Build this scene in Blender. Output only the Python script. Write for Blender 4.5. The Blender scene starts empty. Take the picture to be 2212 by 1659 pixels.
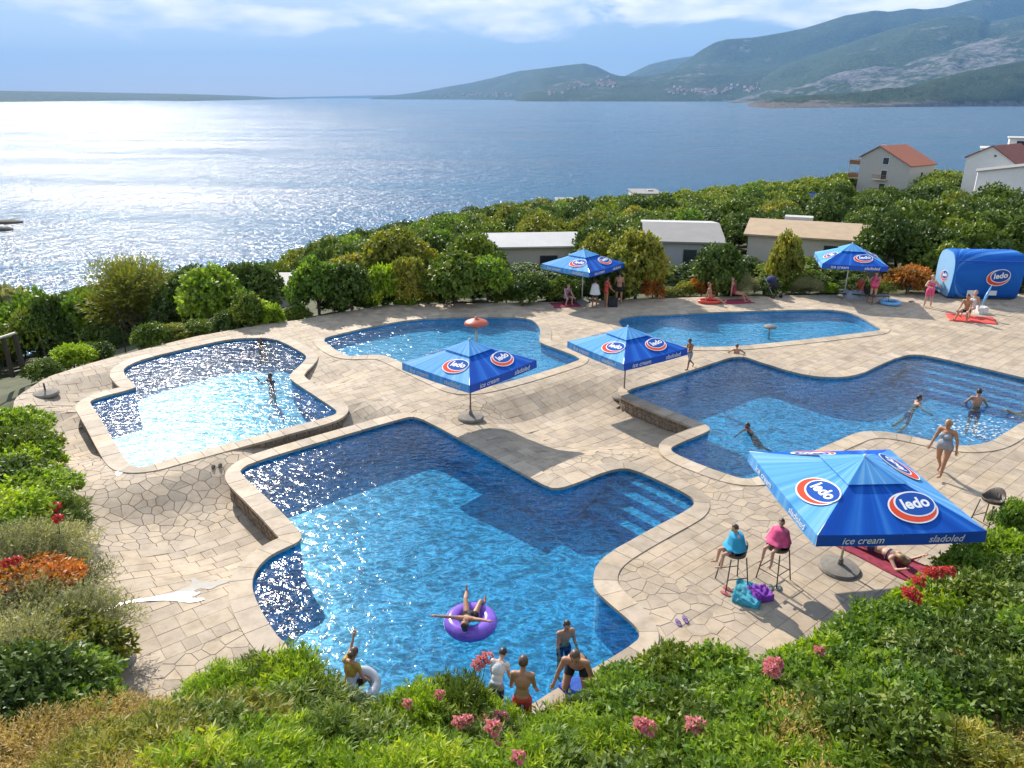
import bpy, bmesh, math, random
import numpy as np
from mathutils import Vector, Matrix, noise
from mathutils.geometry import delaunay_2d_cdt

SC = bpy.context.scene
COL = SC.collection
PI = math.pi
R = math.radians
# ------------------------------------------------------------------ camera
W_, F_, CX, CY, HZ, H = 2212, 1620.0, 1106.0, 829.5, 209.0, 9.6
PITCH = math.atan((CY - HZ) / F_)
CP, SP = math.cos(PITCH), math.sin(PITCH)
cam_d = bpy.data.cameras.new('camera'); cam = bpy.data.objects.new('camera', cam_d); COL.objects.link(cam)
cam.location = (0, 0, H); cam.rotation_euler = (PI / 2 - PITCH, 0, 0)
cam_d.sensor_width = 36; cam_d.lens = 36 * F_ / W_; cam_d.clip_start = 0.1; cam_d.clip_end = 90000
SC.camera = cam
# ------------------------------------------------------------------ light
SUN_AZ, SUN_EL = R(-28.5), R(34.5)
S = Vector((math.sin(SUN_AZ) * math.cos(SUN_EL), math.cos(SUN_AZ) * math.cos(SUN_EL), math.sin(SUN_EL)))
sd_ = bpy.data.lights.new('sun', 'SUN'); sun = bpy.data.objects.new('sun', sd_); COL.objects.link(sun)
sd_.energy = 5.0; sd_.angle = R(0.55); sd_.color = (1.0, 0.93, 0.83)
sun.rotation_euler = (-S).to_track_quat('-Z', 'Y').to_euler()
sun.location = (-60, 120, 120)
world = bpy.data.worlds.new('World'); SC.world = world; world.use_nodes = True
wt = world.node_tree; wt.nodes.clear()
def wn(t, **k):
    n = wt.nodes.new(t)
    for a, b in k.items(): setattr(n, a, b)
    return n
wl = wt.links.new
sky = wn('ShaderNodeTexSky', sky_type='NISHITA'); sky.sun_disc = False
sky.sun_elevation = SUN_EL; sky.sun_rotation = SUN_AZ; sky.altitude = 60; sky.air_density = 1.0; sky.dust_density = 0.4; sky.ozone_density = 2.0
tc = wn('ShaderNodeTexCoord'); sep = wn('ShaderNodeSeparateXYZ'); wl(tc.outputs['Generated'], sep.inputs[0])
mp = wn('ShaderNodeMapping'); mp.inputs['Scale'].default_value = (1.0, 1.0, 3.4); mp.inputs['Location'].default_value = (0.35, 0.0, 0.10)
wl(tc.outputs['Generated'], mp.inputs[0])
nz = wn('ShaderNodeTexNoise'); nz.inputs['Scale'].default_value = 5.2; nz.inputs['Detail'].default_value = 6; nz.inputs['Roughness'].default_value = 0.56; nz.inputs['Distortion'].default_value = 0.35
wl(mp.outputs[0], nz.inputs['Vector'])
# cloud cover grows with elevation above a clear band at the horizon
el = wn('ShaderNodeMapRange'); el.inputs['From Min'].default_value = 0.035; el.inputs['From Max'].default_value = 0.092
el.inputs['To Min'].default_value = -0.20; el.inputs['To Max'].default_value = 0.16; wl(sep.outputs['Z'], el.inputs['Value'])
e2 = wn('ShaderNodeMapRange'); e2.inputs['From Min'].default_value = 0.13; e2.inputs['From Max'].default_value = 0.5; e2.inputs['To Min'].default_value = 0.0; e2.inputs['To Max'].default_value = -0.14; wl(sep.outputs['Z'], e2.inputs['Value'])
ea = wn('ShaderNodeMath', operation='ADD'); wl(el.outputs[0], ea.inputs[0]); wl(e2.outputs[0], ea.inputs[1])
ad = wn('ShaderNodeMath', operation='ADD'); wl(nz.outputs['Fac'], ad.inputs[0]); wl(ea.outputs[0], ad.inputs[1])
cm = wn('ShaderNodeMapRange', interpolation_type='SMOOTHSTEP'); cm.inputs['From Min'].default_value = 0.49; cm.inputs['From Max'].default_value = 0.61; wl(ad.outputs[0], cm.inputs['Value'])
n2 = wn('ShaderNodeTexNoise'); n2.inputs['Scale'].default_value = 13; n2.inputs['Detail'].default_value = 4; wl(mp.outputs[0], n2.inputs['Vector'])
cr = wn('ShaderNodeMapRange'); cr.inputs['From Min'].default_value = 0.35; cr.inputs['From Max'].default_value = 0.62; cr.inputs['To Min'].default_value = 0; cr.inputs['To Max'].default_value = 1; wl(n2.outputs['Fac'], cr.inputs['Value'])
cc = wn('ShaderNodeMix', data_type='RGBA'); cc.inputs[6].default_value = (6.4, 7.6, 9.2, 1); cc.inputs[7].default_value = (11.5, 11.3, 11.0, 1); wl(cr.outputs[0], cc.inputs[0])
# thin high haze that whitens the blue a little everywhere
hz = wn('ShaderNodeMix', data_type='RGBA'); hz.inputs[0].default_value = 0.5; wl(sky.outputs[0], hz.inputs[6]); hz.inputs[7].default_value = (1.9, 3.6, 6.6, 1)
mx = wn('ShaderNodeMix', data_type='RGBA'); wl(cm.outputs[0], mx.inputs[0]); wl(hz.outputs[2], mx.inputs[6]); wl(cc.outputs[2], mx.inputs[7])
bg = wn('ShaderNodeBackground'); bg.inputs[1].default_value = 0.085; wl(mx.outputs[2], bg.inputs[0])
world.cycles.sampling_method = 'MANUAL'; world.cycles.sample_map_resolution = 256
wo = wn('ShaderNodeOutputWorld'); wl(bg.outputs[0], wo.inputs[0])
SC.view_settings.view_transform = 'Standard'; SC.view_settings.look = 'None'; SC.view_settings.gamma = 1.0; SC.view_settings.exposure = 0.62
SC.view_settings.use_curve_mapping = False
cy = SC.cycles
cy.use_denoising = True; cy.max_bounces = 6; cy.diffuse_bounces = 2; cy.glossy_bounces = 2; cy.transmission_bounces = 2; cy.transparent_max_bounces = 8; cy.volume_bounces = 0
cy.use_adaptive_sampling = True; cy.adaptive_threshold = 0.02; cy.sample_clamp_indirect = 6; cy.sample_clamp_direct = 30; cy.caustics_reflective = False; cy.caustics_refractive = False

# ------------------------------------------------------------------ pixel helpers (pixels of the photograph scaled to 2212 wide)
def ray(x, y):
    u = (x - CX) / F_; v = (y - CY) / F_
    return (u, CP - v * SP, -SP - v * CP)
def G(x, y, z=0.0):
    d = ray(x, y); t = (z - H) / d[2]
    return Vector((d[0] * t, d[1] * t, z))
def atY(x, y, Y):
    d = ray(x, y); t = Y / d[1]
    return Vector((d[0] * t, Y, H + d[2] * t))
def pr(p):
    dz = p[2] - H; dep = p[1] * CP - dz * SP
    return (CX + F_ * p[0] / dep, CY + F_ * (-p[1] * SP - dz * CP) / dep, dep)

# ------------------------------------------------------------------ mesh helpers
def tag(o, label=None, cat=None, group=None, kind=None):
    if label: o['label'] = label
    if cat: o['category'] = cat
    if group: o['group'] = group
    if kind: o['kind'] = kind
    return o
def link(name, me, parent=None, mat=None):
    o = bpy.data.objects.new(name, me); COL.objects.link(o)
    if parent is not None: o.parent = parent
    if mat is not None and me is not None and len(me.materials) == 0: me.materials.append(mat)
    return o
def empty(name, loc=(0, 0, 0), rz=0.0):
    o = bpy.data.objects.new(name, None); COL.objects.link(o); o.location = loc; o.rotation_euler = (0, 0, rz); o.empty_display_size = 0.2
    return o
def mesh(name, v, f, smooth=False, mat=None):
    me = bpy.data.meshes.new(name); me.from_pydata([tuple(p) for p in v], [], f); me.update()
    if smooth:
        me.polygons.foreach_set('use_smooth', [True] * len(me.polygons))
    if mat: me.materials.append(mat)
    return me
def mk(name, v, f, mat=None, parent=None, smooth=False):
    return link(name, mesh(name, v, f, smooth, mat), parent)
def copy_tree(o, parent=None):
    c = o.copy(); COL.objects.link(c); c.parent = parent
    for ch in list(o.children): copy_tree(ch, c)
    return c
class MB:
    def __init__(s): s.v = []; s.f = []; s.M = Matrix.Identity(4)
    def add(s, v, f):
        n = len(s.v); s.v += [tuple(s.M @ Vector(p)) for p in v]; s.f += [tuple(i + n for i in q) for q in f]; return s
    def box(s, c, d, rz=0.0, taper=1.0):
        x, y, z = [q / 2 for q in d]; v = []
        for k in (-1, 1):
            t = taper if k > 0 else 1.0
            for a, b in ((-1, -1), (1, -1), (1, 1), (-1, 1)):
                px, py = a * x * t, b * y * t
                v.append((c[0] + px * math.cos(rz) - py * math.sin(rz), c[1] + px * math.sin(rz) + py * math.cos(rz), c[2] + k * z))
        return s.add(v, [(3, 2, 1, 0), (4, 5, 6, 7), (0, 1, 5, 4), (1, 2, 6, 5), (2, 3, 7, 6), (3, 0, 4, 7)])
    def tube(s, pts, r, n=8, cap=True):
        pts = [Vector(p) for p in pts]
        if not isinstance(r, (list, tuple)): r = [r] * len(pts)
        v = []; f = []; ref = None
        for i, p in enumerate(pts):
            t = (pts[min(i + 1, len(pts) - 1)] - pts[max(i - 1, 0)]).normalized()
            if ref is None: ref = Vector((0, 0, 1)) if abs(t.z) < 0.9 else Vector((1, 0, 0))
            a = (ref - t * ref.dot(t)).normalized(); b = t.cross(a); ref = a
            for k in range(n):
                q = 2 * PI * k / n; v.append(p + (a * math.cos(q) + b * math.sin(q)) * r[i])
        for i in range(len(pts) - 1):
            for k in range(n):
                f.append((i * n + k, i * n + (k + 1) % n, (i + 1) * n + (k + 1) % n, (i + 1) * n + k))
        if cap:
            f.append(tuple(range(n - 1, -1, -1))); f.append(tuple(range((len(pts) - 1) * n, len(pts) * n)))
        return s.add(v, f)
    def lathe(s, prof, n=20, c=(0, 0, 0)):
        v = []; f = []; m = len(prof)
        for r, z in prof:
            for k in range(n):
                q = 2 * PI * k / n; v.append((c[0] + r * math.cos(q), c[1] + r * math.sin(q), c[2] + z))
        for i in range(m - 1):
            for k in range(n): f.append((i * n + k, i * n + (k + 1) % n, (i + 1) * n + (k + 1) % n, (i + 1) * n + k))
        f.append(tuple(range(n - 1, -1, -1))); f.append(tuple(range((m - 1) * n, m * n)))
        return s.add(v, f)
    def ell(s, c, r, n=12, m=8, rot=None):
        v = []; f = []
        for i in range(m + 1):
            t = PI * i / m
            for k in range(n):
                q = 2 * PI * k / n; p = Vector((r[0] * math.sin(t) * math.cos(q), r[1] * math.sin(t) * math.sin(q), r[2] * math.cos(t)))
                if rot is not None: p = rot @ p
                v.append(Vector(c) + p)
        for i in range(m):
            for k in range(n): f.append((i * n + k, (i + 1) * n + k, (i + 1) * n + (k + 1) % n, i * n + (k + 1) % n))
        return s.add(v, f)
    def prism(s, poly, z0, z1):
        n = len(poly); v = [(p[0], p[1], z0) for p in poly] + [(p[0], p[1], z1) for p in poly]
        return s.add(v, [tuple(range(n - 1, -1, -1)), tuple(range(n, 2 * n))] + [(i, (i + 1) % n, (i + 1) % n + n, i + n) for i in range(n)])
    def build(s, name, mat=None, parent=None, smooth=False, bevel=0):
        me = mesh(name, s.v, s.f, smooth, mat)
        bm = bmesh.new(); bm.from_mesh(me); bmesh.ops.remove_doubles(bm, verts=bm.verts, dist=1e-5)
        if bevel: bmesh.ops.bevel(bm, geom=[e for e in bm.edges], offset=bevel, segments=1, affect='EDGES', clamp_overlap=True)
        bmesh.ops.recalc_face_normals(bm, faces=bm.faces); bm.to_mesh(me); bm.free()
        return link(name, me, parent)

# ------------------------------------------------------------------ material helpers
def new_mat(name):
    m = bpy.data.materials.new(name); m.use_nodes = True; t = m.node_tree; t.nodes.clear(); return m, t
class NT:
    def __init__(s, t): s.t = t
    def n(s, ty, ins=None, **k):
        n = s.t.nodes.new(ty)
        for a, b in k.items(): setattr(n, a, b)
        for a, b in (ins or {}).items():
            if isinstance(b, bpy.types.NodeSocket): s.t.links.new(b, n.inputs[a])
            else: n.inputs[a].default_value = b
        return n
    def l(s, a, b): s.t.links.new(a, b)
    def ramp(s, fac, stops):
        r = s.t.nodes.new('ShaderNodeValToRGB'); e = r.color_ramp.elements
        while len(e) < len(stops): e.new(0.5)
        for q, (p, c) in zip(e, stops): q.position = p; q.color = (c[0], c[1], c[2], 1)
        s.l(fac, r.inputs[0]); return r.outputs[0]
    def noise(s, scale, detail=4, rough=0.55, vec=None, dist=0.0):
        n = s.n('ShaderNodeTexNoise', {'Scale': scale, 'Detail': detail, 'Roughness': rough, 'Distortion': dist})
        if vec is not None: s.l(vec, n.inputs['Vector'])
        return n.outputs['Fac']
    def out(s, sh, vol=None):
        o = s.n('ShaderNodeOutputMaterial')
        if sh is not None: s.l(sh, o.inputs[0])
        if vol is not None: s.l(vol, o.inputs[1])
def mul(c, k): return tuple(max(0, q * k) for q in c[:3])
def pmat(name, col, rough=0.6, var=0.18, scale=4.0, bump=0.0, bscale=None, metallic=0.0, spec=0.5, tintattr=False, detail=5):
    m, t = new_mat(name); N = NT(t)
    obj = N.n('ShaderNodeTexCoord').outputs['Object']
    f = N.noise(scale, detail, 0.6, obj)
    c = N.ramp(f, [(0.25, mul(col, 1 - var)), (0.75, mul(col, 1 + var))])
    if tintattr:
        a = N.n('ShaderNodeAttribute', attribute_name='tint').outputs['Color']
        c = N.n('ShaderNodeMix', {0: 1.0, 6: c, 7: a}, data_type='RGBA', blend_type='MULTIPLY').outputs[2]
    b = N.n('ShaderNodeBsdfPrincipled', {'Base Color': c, 'Roughness': rough, 'Metallic': metallic, 'Specular IOR Level': spec})
    if bump:
        h = N.noise(bscale or scale * 6, 5, 0.6, obj)
        bn = N.n('ShaderNodeBump', {'Strength': bump, 'Distance': 0.02, 'Height': h}); N.l(bn.outputs[0], b.inputs['Normal'])
    N.out(b.outputs[0]); return m
def leafmat(name, stops, trans=0.35, rough=0.5):
    m, t = new_mat(name); N = NT(t)
    a = N.n('ShaderNodeAttribute', attribute_name='tint').outputs['Fac']
    rnd = N.n('ShaderNodeObjectInfo').outputs['Random']
    k = N.n('ShaderNodeMath', {0: rnd, 1: 0.22}, operation='MULTIPLY').outputs[0]
    k = N.n('ShaderNodeMath', {0: a, 1: k}, operation='ADD').outputs[0]
    k = N.n('ShaderNodeMath', {0: k, 1: 0.11}, operation='SUBTRACT').outputs[0]
    c = N.ramp(k, stops)
    d = N.n('ShaderNodeBsdfPrincipled', {'Base Color': c, 'Roughness': rough, 'Specular IOR Level': 0.35})
    tcol = N.n('ShaderNodeMix', {0: 1.0, 6: c, 7: (1.25, 1.35, 0.5, 1)}, data_type='RGBA', blend_type='MULTIPLY').outputs[2]
    tr = N.n('ShaderNodeBsdfTranslucent', {'Color': tcol})
    N.out(N.n('ShaderNodeMixShader', {0: trans, 1: d.outputs[0], 2: tr.outputs[0]}).outputs[0]); return m

# ------------------------------------------------------------------ materials
rng = random.Random(7); NR = np.random.default_rng(11)
M = {}
def hillmat(name, green, rock, cover, rockscale, cliff=0.0, nscale=1 / 170):
    m, t = new_mat(name); N = NT(t)
    o = N.n('ShaderNodeTexCoord').outputs['Object']
    a = N.noise(nscale, 9, 0.62, o); b = N.noise(nscale * 0.22, 5, 0.6, o)
    s = N.n('ShaderNodeMath', {0: a, 1: b}, operation='ADD').outputs[0]
    z = N.n('ShaderNodeSeparateXYZ', {0: o}).outputs['Z']
    if cliff:
        cz = N.n('ShaderNodeMapRange', {'Value': z, 'From Min': SEA, 'From Max': SEA + cliff, 'To Min': -0.55, 'To Max': 0.0}).outputs[0]
        s = N.n('ShaderNodeMath', {0: s, 1: cz}, operation='ADD').outputs[0]
    f = N.n('ShaderNodeMapRange', {'Value': s, 'From Min': cover - 0.10, 'From Max': cover + 0.10}).outputs[0]
    g = N.ramp(N.noise(nscale * 5, 4, 0.6, o), [(0.32, mul(green, 0.35)), (0.66, mul(green, 1.7))])
    r = N.ramp(N.noise(nscale * 2.6, 6, 0.65, o), [(0.32, mul(rock, 0.45)), (0.68, mul(rock, 1.4))])
    c = N.n('ShaderNodeMix', {0: f, 6: r, 7: g}, data_type='RGBA').outputs[2]
    bs = N.n('ShaderNodeBsdfPrincipled', {'Base Color': c, 'Roughness': 0.9, 'Specular IOR Level': 0.1})
    bn = N.n('ShaderNodeBump', {'Strength': 1.0, 'Distance': 30.0, 'Height': N.noise(nscale * 3, 7, 0.65, o)}); N.l(bn.outputs[0], bs.inputs['Normal'])
    N.out(bs.outputs[0]); return m
SEA = -34.0
def sea_material():
    m, t = new_mat('sea_water'); N = NT(t)
    o = N.n('ShaderNodeTexCoord').outputs['Object']
    st = N.n('ShaderNodeMapping', {'Vector': o, 'Rotation': (0, 0, R(8)), 'Scale': (0.0028, 0.013, 1)}).outputs[0]
    streak = N.noise(1.0, 6, 0.6, st, 0.6)
    c = N.ramp(streak, [(0.35, (0.004, 0.062, 0.140)), (0.62, (0.008, 0.105, 0.205))])
    rg = N.n('ShaderNodeMapRange', {'Value': streak, 'From Min': 0.35, 'From Max': 0.68, 'To Min': 0.21, 'To Max': 0.12}).outputs[0]
    h1 = N.noise(0.16, 3, 0.65, o); h2 = N.noise(0.9, 2, 0.6, o)
    h = N.n('ShaderNodeMath', {0: h2, 1: 0.35}, operation='MULTIPLY').outputs[0]
    h = N.n('ShaderNodeMath', {0: h1, 1: h}, operation='ADD').outputs[0]
    b = N.n('ShaderNodeBsdfPrincipled', {'Base Color': c, 'Roughness': rg, 'IOR': 1.33})
    bn = N.n('ShaderNodeBump', {'Strength': 1.0, 'Distance': 2.0, 'Height': h}); N.l(bn.outputs[0], b.inputs['Normal'])
    N.out(b.outputs[0]); return m
M['sea'] = sea_material()
M['ground'] = pmat('scrub_ground', (0.075, 0.08, 0.035), 0.95, 0.45, 1.2, 0.6, 9)
# ------------------------------------------------------------------ numpy geometry helpers
def poly_dist(P, poly):
    P = np.asarray(P, float); A = np.asarray(poly, float); B = np.roll(A, -1, 0)
    if len(P) * len(A) < 200000:
        D = B - A; L = (D * D).sum(1) + 1e-12; Q = P[:, None, :] - A[None]; t = np.clip((Q * D[None]).sum(2) / L, 0, 1); Q = Q - t[..., None] * D[None]
        return np.sqrt((Q * Q).sum(2).min(1))
    best = np.full(len(P), 1e18)
    for a, b in zip(A, B):
        d = b - a; L = d.dot(d) + 1e-12; t = np.clip(((P - a) @ d) / L, 0, 1)
        q = P - a - t[:, None] * d; best = np.minimum(best, (q * q).sum(1))
    return np.sqrt(best)
def inside(P, poly):
    P = np.asarray(P, float); A = np.asarray(poly, float); B = np.roll(A, -1, 0); r = np.zeros(len(P), bool)
    x, y = P[:, 0], P[:, 1]
    if len(P) * len(A) < 200000:
        X, Y = x[:, None], y[:, None]; dy = B[:, 1] - A[:, 1]; dy = np.where(dy == 0, 1e-12, dy)
        c = ((A[:, 1] > Y) != (B[:, 1] > Y)) & (X < (B[:, 0] - A[:, 0]) * (Y - A[:, 1]) / dy + A[:, 0]); return (c.sum(1) % 2) == 1
    for a, b in zip(A, B):
        if a[1] == b[1]: continue
        c = ((a[1] > y) != (b[1] > y)) & (x < (b[0] - a[0]) * (y - a[1]) / (b[1] - a[1]) + a[0]); r ^= c
    return r
def poly_sd(P, poly):
    d = poly_dist(P, poly); return np.where(inside(P, poly), -d, d)
def ss(a, b, x):
    t = np.clip((x - a) / (b - a), 0, 1); return t * t * (3 - 2 * t)

def g2(l): return [tuple(G(x, y)[:2]) for x, y in l]
DECK = g2([(222, 1490), (232, 1430), (218, 1340), (190, 1260), (150, 1190), (110, 1110), (60, 1020), (38, 940), (28, 880), (34, 858), (100, 815), (200, 783), (300, 757), (420, 727), (560, 702), (650, 690), (750, 672), (850, 658), (1000, 655), (1200, 652), (1330, 648), (1500, 642), (1800, 636), (2000, 634), (2250, 634)]) \
    + [(31.5, 37.0), (30, 24), (22, 19.5)] \
    + g2([(2400, 1060), (2212, 1150), (2050, 1250), (1900, 1330), (1700, 1440), (1500, 1490), (1300, 1560), (1170, 1680), (1000, 1660), (800, 1600), (600, 1540), (320, 1570)])
SIL = [(-400, 610, 65), (0, 605, 70), (110, 585, 74), (200, 560, 80), (350, 552, 88), (480, 546, 95), (600, 532, 104), (690, 480, 112), (800, 468, 120), (860, 458, 126), (950, 432, 134), (1050, 418, 142), (1150, 408, 150), (1300, 400, 160), (1500, 388, 178), (1700, 371, 200), (1840, 356, 218), (2050, 352, 235), (2212, 346, 245), (2600, 338, 255)]
_az = []; _zc = []; _rc = []
for x, y, rc in SIL:
    d = ray(x, y); hh = math.hypot(d[0], d[1]); _az.append(math.atan2(d[0], d[1])); _rc.append(rc); _zc.append(H + d[2] / hh * rc - 6.3)
def land_z(P):
    P = np.asarray(P, float); x, y = P[:, 0], P[:, 1]
    sd = poly_sd(P, DECK); r = np.hypot(x, y); az = np.arctan2(x, np.maximum(y, 1e-3))
    rc = np.interp(az, _az, _rc); zc = np.interp(az, _az, _zc)
    so = np.maximum(sd, 0)
    t = so / np.maximum(so + (rc - r), 1.0)
    zf = np.where(r < rc, zc * np.clip(t, 0, 1) ** 0.9, zc - 0.7 * (r - rc)); zf = np.maximum(zf, SEA - 3)
    wn_ = 1 - np.where(x < 0, ss(13, 24, y), ss(17, 27, y))
    zn = np.minimum(0.52 * so, 6.2)
    zo = zn * wn_ + zf * (1 - wn_)
    bump = 0.12 * np.sin(x * 1.3 + 1) * np.sin(y * 1.1) * np.clip(so, 0, 1)
    zi = -3.2 + 3.1 * ss(-0.9, -0.1, sd)
    return np.where(sd > 0, zo - 0.06 + bump, zi)
def lz(x, y): return float(land_z(np.array([[x, y]]))[0])

# ------------------------------------------------------------------ sea, land, hills
def build_setting():
    xs = np.concatenate([np.linspace(-30000, -2000, 8), np.linspace(-1500, 1500, 16), np.linspace(2000, 30000, 8)])
    ys = np.concatenate([np.linspace(-300, 1200, 12), np.linspace(1600, 32000, 14)])
    v = [(x, y, SEA) for y in ys for x in xs]; n = len(xs)
    f = [(j * n + i, j * n + i + 1, (j + 1) * n + i + 1, (j + 1) * n + i) for j in range(len(ys) - 1) for i in range(n - 1)]
    tag(mk('sea', v, f, M['sea']), kind='structure')
    xs = np.concatenate([np.arange(-230, -41, 6), np.arange(-40, 45, 0.8), np.arange(46, 330, 6)])
    ys = np.concatenate([np.arange(-8, 60, 0.8), np.arange(61, 320, 5)])
    P = np.array([(x, y) for y in ys for x in xs]); z = land_z(P); n = len(xs)
    f = [(j * n + i, j * n + i + 1, (j + 1) * n + i + 1, (j + 1) * n + i) for j in range(len(ys) - 1) for i in range(n - 1)]
    tag(mk('ground', [(a[0], a[1], b) for a, b in zip(P, z)], f, M['ground'], smooth=True), kind='structure')
build_setting()
def hill(name, rows, depth, mat, amp, nl, seed, prof=0.85, ncol=150, nrow=34, label=None):
    xs = np.linspace(rows[0][0], rows[-1][0], ncol); X = [r[0] for r in rows]
    sh = np.interp(xs, X, [r[1] for r in rows]); rd = np.interp(xs, X, [r[2] for r in rows])
    v = []
    nr = nrow + 6
    for i in range(ncol):
        d0 = ray(xs[i], HZ); hh = math.hypot(d0[0], d0[1]); ux, uy = d0[0] / hh, d0[1] / hh
        ds = ray(xs[i], sh[i]); Rs = (SEA - H) / (ds[2] / math.hypot(ds[0], ds[1]))
        dr = ray(xs[i], rd[i]); Rr = Rs + depth; zr = H + dr[2] / math.hypot(dr[0], dr[1]) * Rr
        edge = min(1.0, max(0.0, (zr - SEA) / 60.0))
        for j in range(nr):
            t = j / (nrow - 1)
            Rj = Rs + depth * t; px, py = ux * Rj, uy * Rj
            q = noise.fractal((px / nl + seed, py / nl, seed * 3.1), 1.0, 2.1, 6)
            q2 = noise.ridged_multi_fractal((px / nl * 0.6 + seed, py / nl * 0.6, 1.7), 1.0, 2.0, 4, 1.0, 2.0) - 1.0
            if t <= 1: z = SEA + (zr - SEA) * t ** prof + amp * edge * (q + 0.5 * q2) * math.sin(PI * min(t, 1)) ** 0.8 + amp * 0.10 * edge * q * t
            else: z = zr - (zr - SEA + 20) * (t - 1) * 4.2 + amp * 0.10 * edge * q
            if j == 0: z = SEA - 2
            v.append((px, py, max(z, SEA - 4)))
    f = [(i * nr + j, (i + 1) * nr + j, (i + 1) * nr + j + 1, i * nr + j + 1) for i in range(ncol - 1) for j in range(nr - 1)]
    return tag(mk(name, v, f, mat, smooth=True), kind='structure')
GR = (0.040, 0.064, 0.022); RK = (0.25, 0.225, 0.195)
M['hill_far'] = hillmat('far_hillside', (0.045, 0.07, 0.035), RK, 0.66, 1, nscale=1 / 300)
M['hill_mid'] = hillmat('wooded_hillside', GR, RK, 0.78, 1, nscale=1 / 130)
M['hill_rock'] = hillmat('rocky_hillside', GR, (0.25, 0.235, 0.22), 0.98, 1, nscale=1 / 70)
M['hill_near'] = hillmat('scrub_headland', GR, (0.21, 0.18, 0.16), 0.72, 1, cliff=38, nscale=1 / 48)
hill('island_hills', [(-500, 222, 182), (0, 220.2, 196), (150, 218.6, 198), (300, 217, 201), (400, 218.5, 203), (520, 216, 206.5), (600, 214.5, 210.5), (660, 214, 213)], 2200, M['hill_far'], 16, 900, 1.3, 0.7)
hill('far_coast', [(560, 213, 211.5), (640, 212.6, 209.5), (740, 212.4, 207.5), (830, 212.4, 205.5), (960, 212.4, 206)], 3000, M['hill_far'], 20, 900, 5.3)
hill('peninsula_hills', [(800, 214.6, 213.5), (807, 214.6, 210), (896, 214.8, 200), (965, 215, 187.5), (1017, 215.2, 179), (1069, 215.6, 167), (1121, 216, 153), (1173, 217, 147.6), (1225, 217, 140.6), (1260, 217, 137), (1288, 217, 144), (1316, 217, 158), (1347, 217, 167), (1450, 217, 190)], 3200, M['hill_mid'], 70, 1500, 2.1)
hill('pale_mountain', [(1300, 216, 196), (1350, 216, 163), (1399, 216, 139), (1444, 216, 128), (1490, 216, 121), (1560, 216, 118), (1700, 216, 110)], 4500, M['hill_far'], 120, 2500, 3.7)
hill('mountain_range', [(1380, 217.2, 200), (1420, 217.2, 170), (1444, 217.2, 152), (1479, 217.2, 128.5), (1506, 217.2, 107.6), (1534, 217.2, 91), (1558, 217.2, 85), (1611, 217.2, 81.6), (1666, 217.2, 73), (1715, 217.2, 63), (1756, 217.2, 50), (1801, 217.2, 34.7), (1861, 217.2, 23.6), (1892, 217.2, 26), (1937, 217.2, 19), (1965, 217.2, 21.5), (2006, 217.2, 17.4), (2034, 217.2, 8.7), (2062, 217.2, 2), (2086, 217.2, -7), (2138, 217.2, -8), (2212, 217.2, -9), (2450, 217.2, -10)], 2300, M['hill_mid'], 100, 1300, 4.4)
hill('town_hill', [(1112, 219, 218.5), (1118, 219, 214), (1156, 219, 196), (1225, 219, 174), (1312, 219, 163), (1382, 219, 166), (1416, 219, 161), (1451, 219, 152), (1496, 219, 144), (1548, 219, 140), (1600, 219, 140.6), (1687, 219.5, 142), (1780, 220, 141), (1854, 220, 136), (1990, 220, 132), (2100, 220, 140)], 2600, M['hill_mid'], 60, 900, 6.2)
hill('green_hill', [(1640, 221, 170), (1687, 221, 141), (1756, 221, 114.6), (1826, 221, 90), (1895, 221, 66), (1947, 221, 50), (2000, 221, 38), (2052, 221, 34), (2086, 221, 37), (2104, 221, 47), (2138, 221, 43), (2173, 221, 35), (2212, 221, 34), (2450, 221, 28)], 3000, M['hill_mid'], 90, 900, 7.7)
hill('rocky_slope', [(1560, 222, 221), (1640, 222.5, 208), (1760, 223, 176), (1826, 223, 155), (1930, 223, 139), (2034, 223, 108), (2104, 223, 83), (2173, 223, 69), (2212, 223, 62), (2450, 223, 30)], 2200, M['hill_rock'], 75, 520, 8.8)
hill('headland', [(1608, 229.5, 229), (1614, 229.5, 226), (1638, 232, 217), (1673, 234.5, 213), (1722, 233.5, 208), (1791, 232.5, 203), (1861, 232, 201), (1930, 231.3, 193), (2000, 230.5, 174), (2069, 230, 156), (2138, 229.5, 142), (2212, 229, 128), (2450, 228, 95)], 1100, M['hill_near'], 34, 260, 9.1, 0.62, 240, 46)

# air between the camera and the far shore
hm, ht = new_mat('sea_air'); N_ = NT(ht)
N_.out(None, N_.n('ShaderNodeVolumePrincipled', {'Color': (0.26, 0.54, 1.0, 1), 'Density': 4.5e-5, 'Anisotropy': 0.0}).outputs[0])
hb = MB().box((0, 16000, 900), (64000, 34000, 2000 - 125)).build('haze', hm); tag(hb, kind='stuff')
for i_, v_ in enumerate(hb.data.vertices): v_.co.z = 1650 if v_.co.z > 500 else SEA - 5

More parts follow.
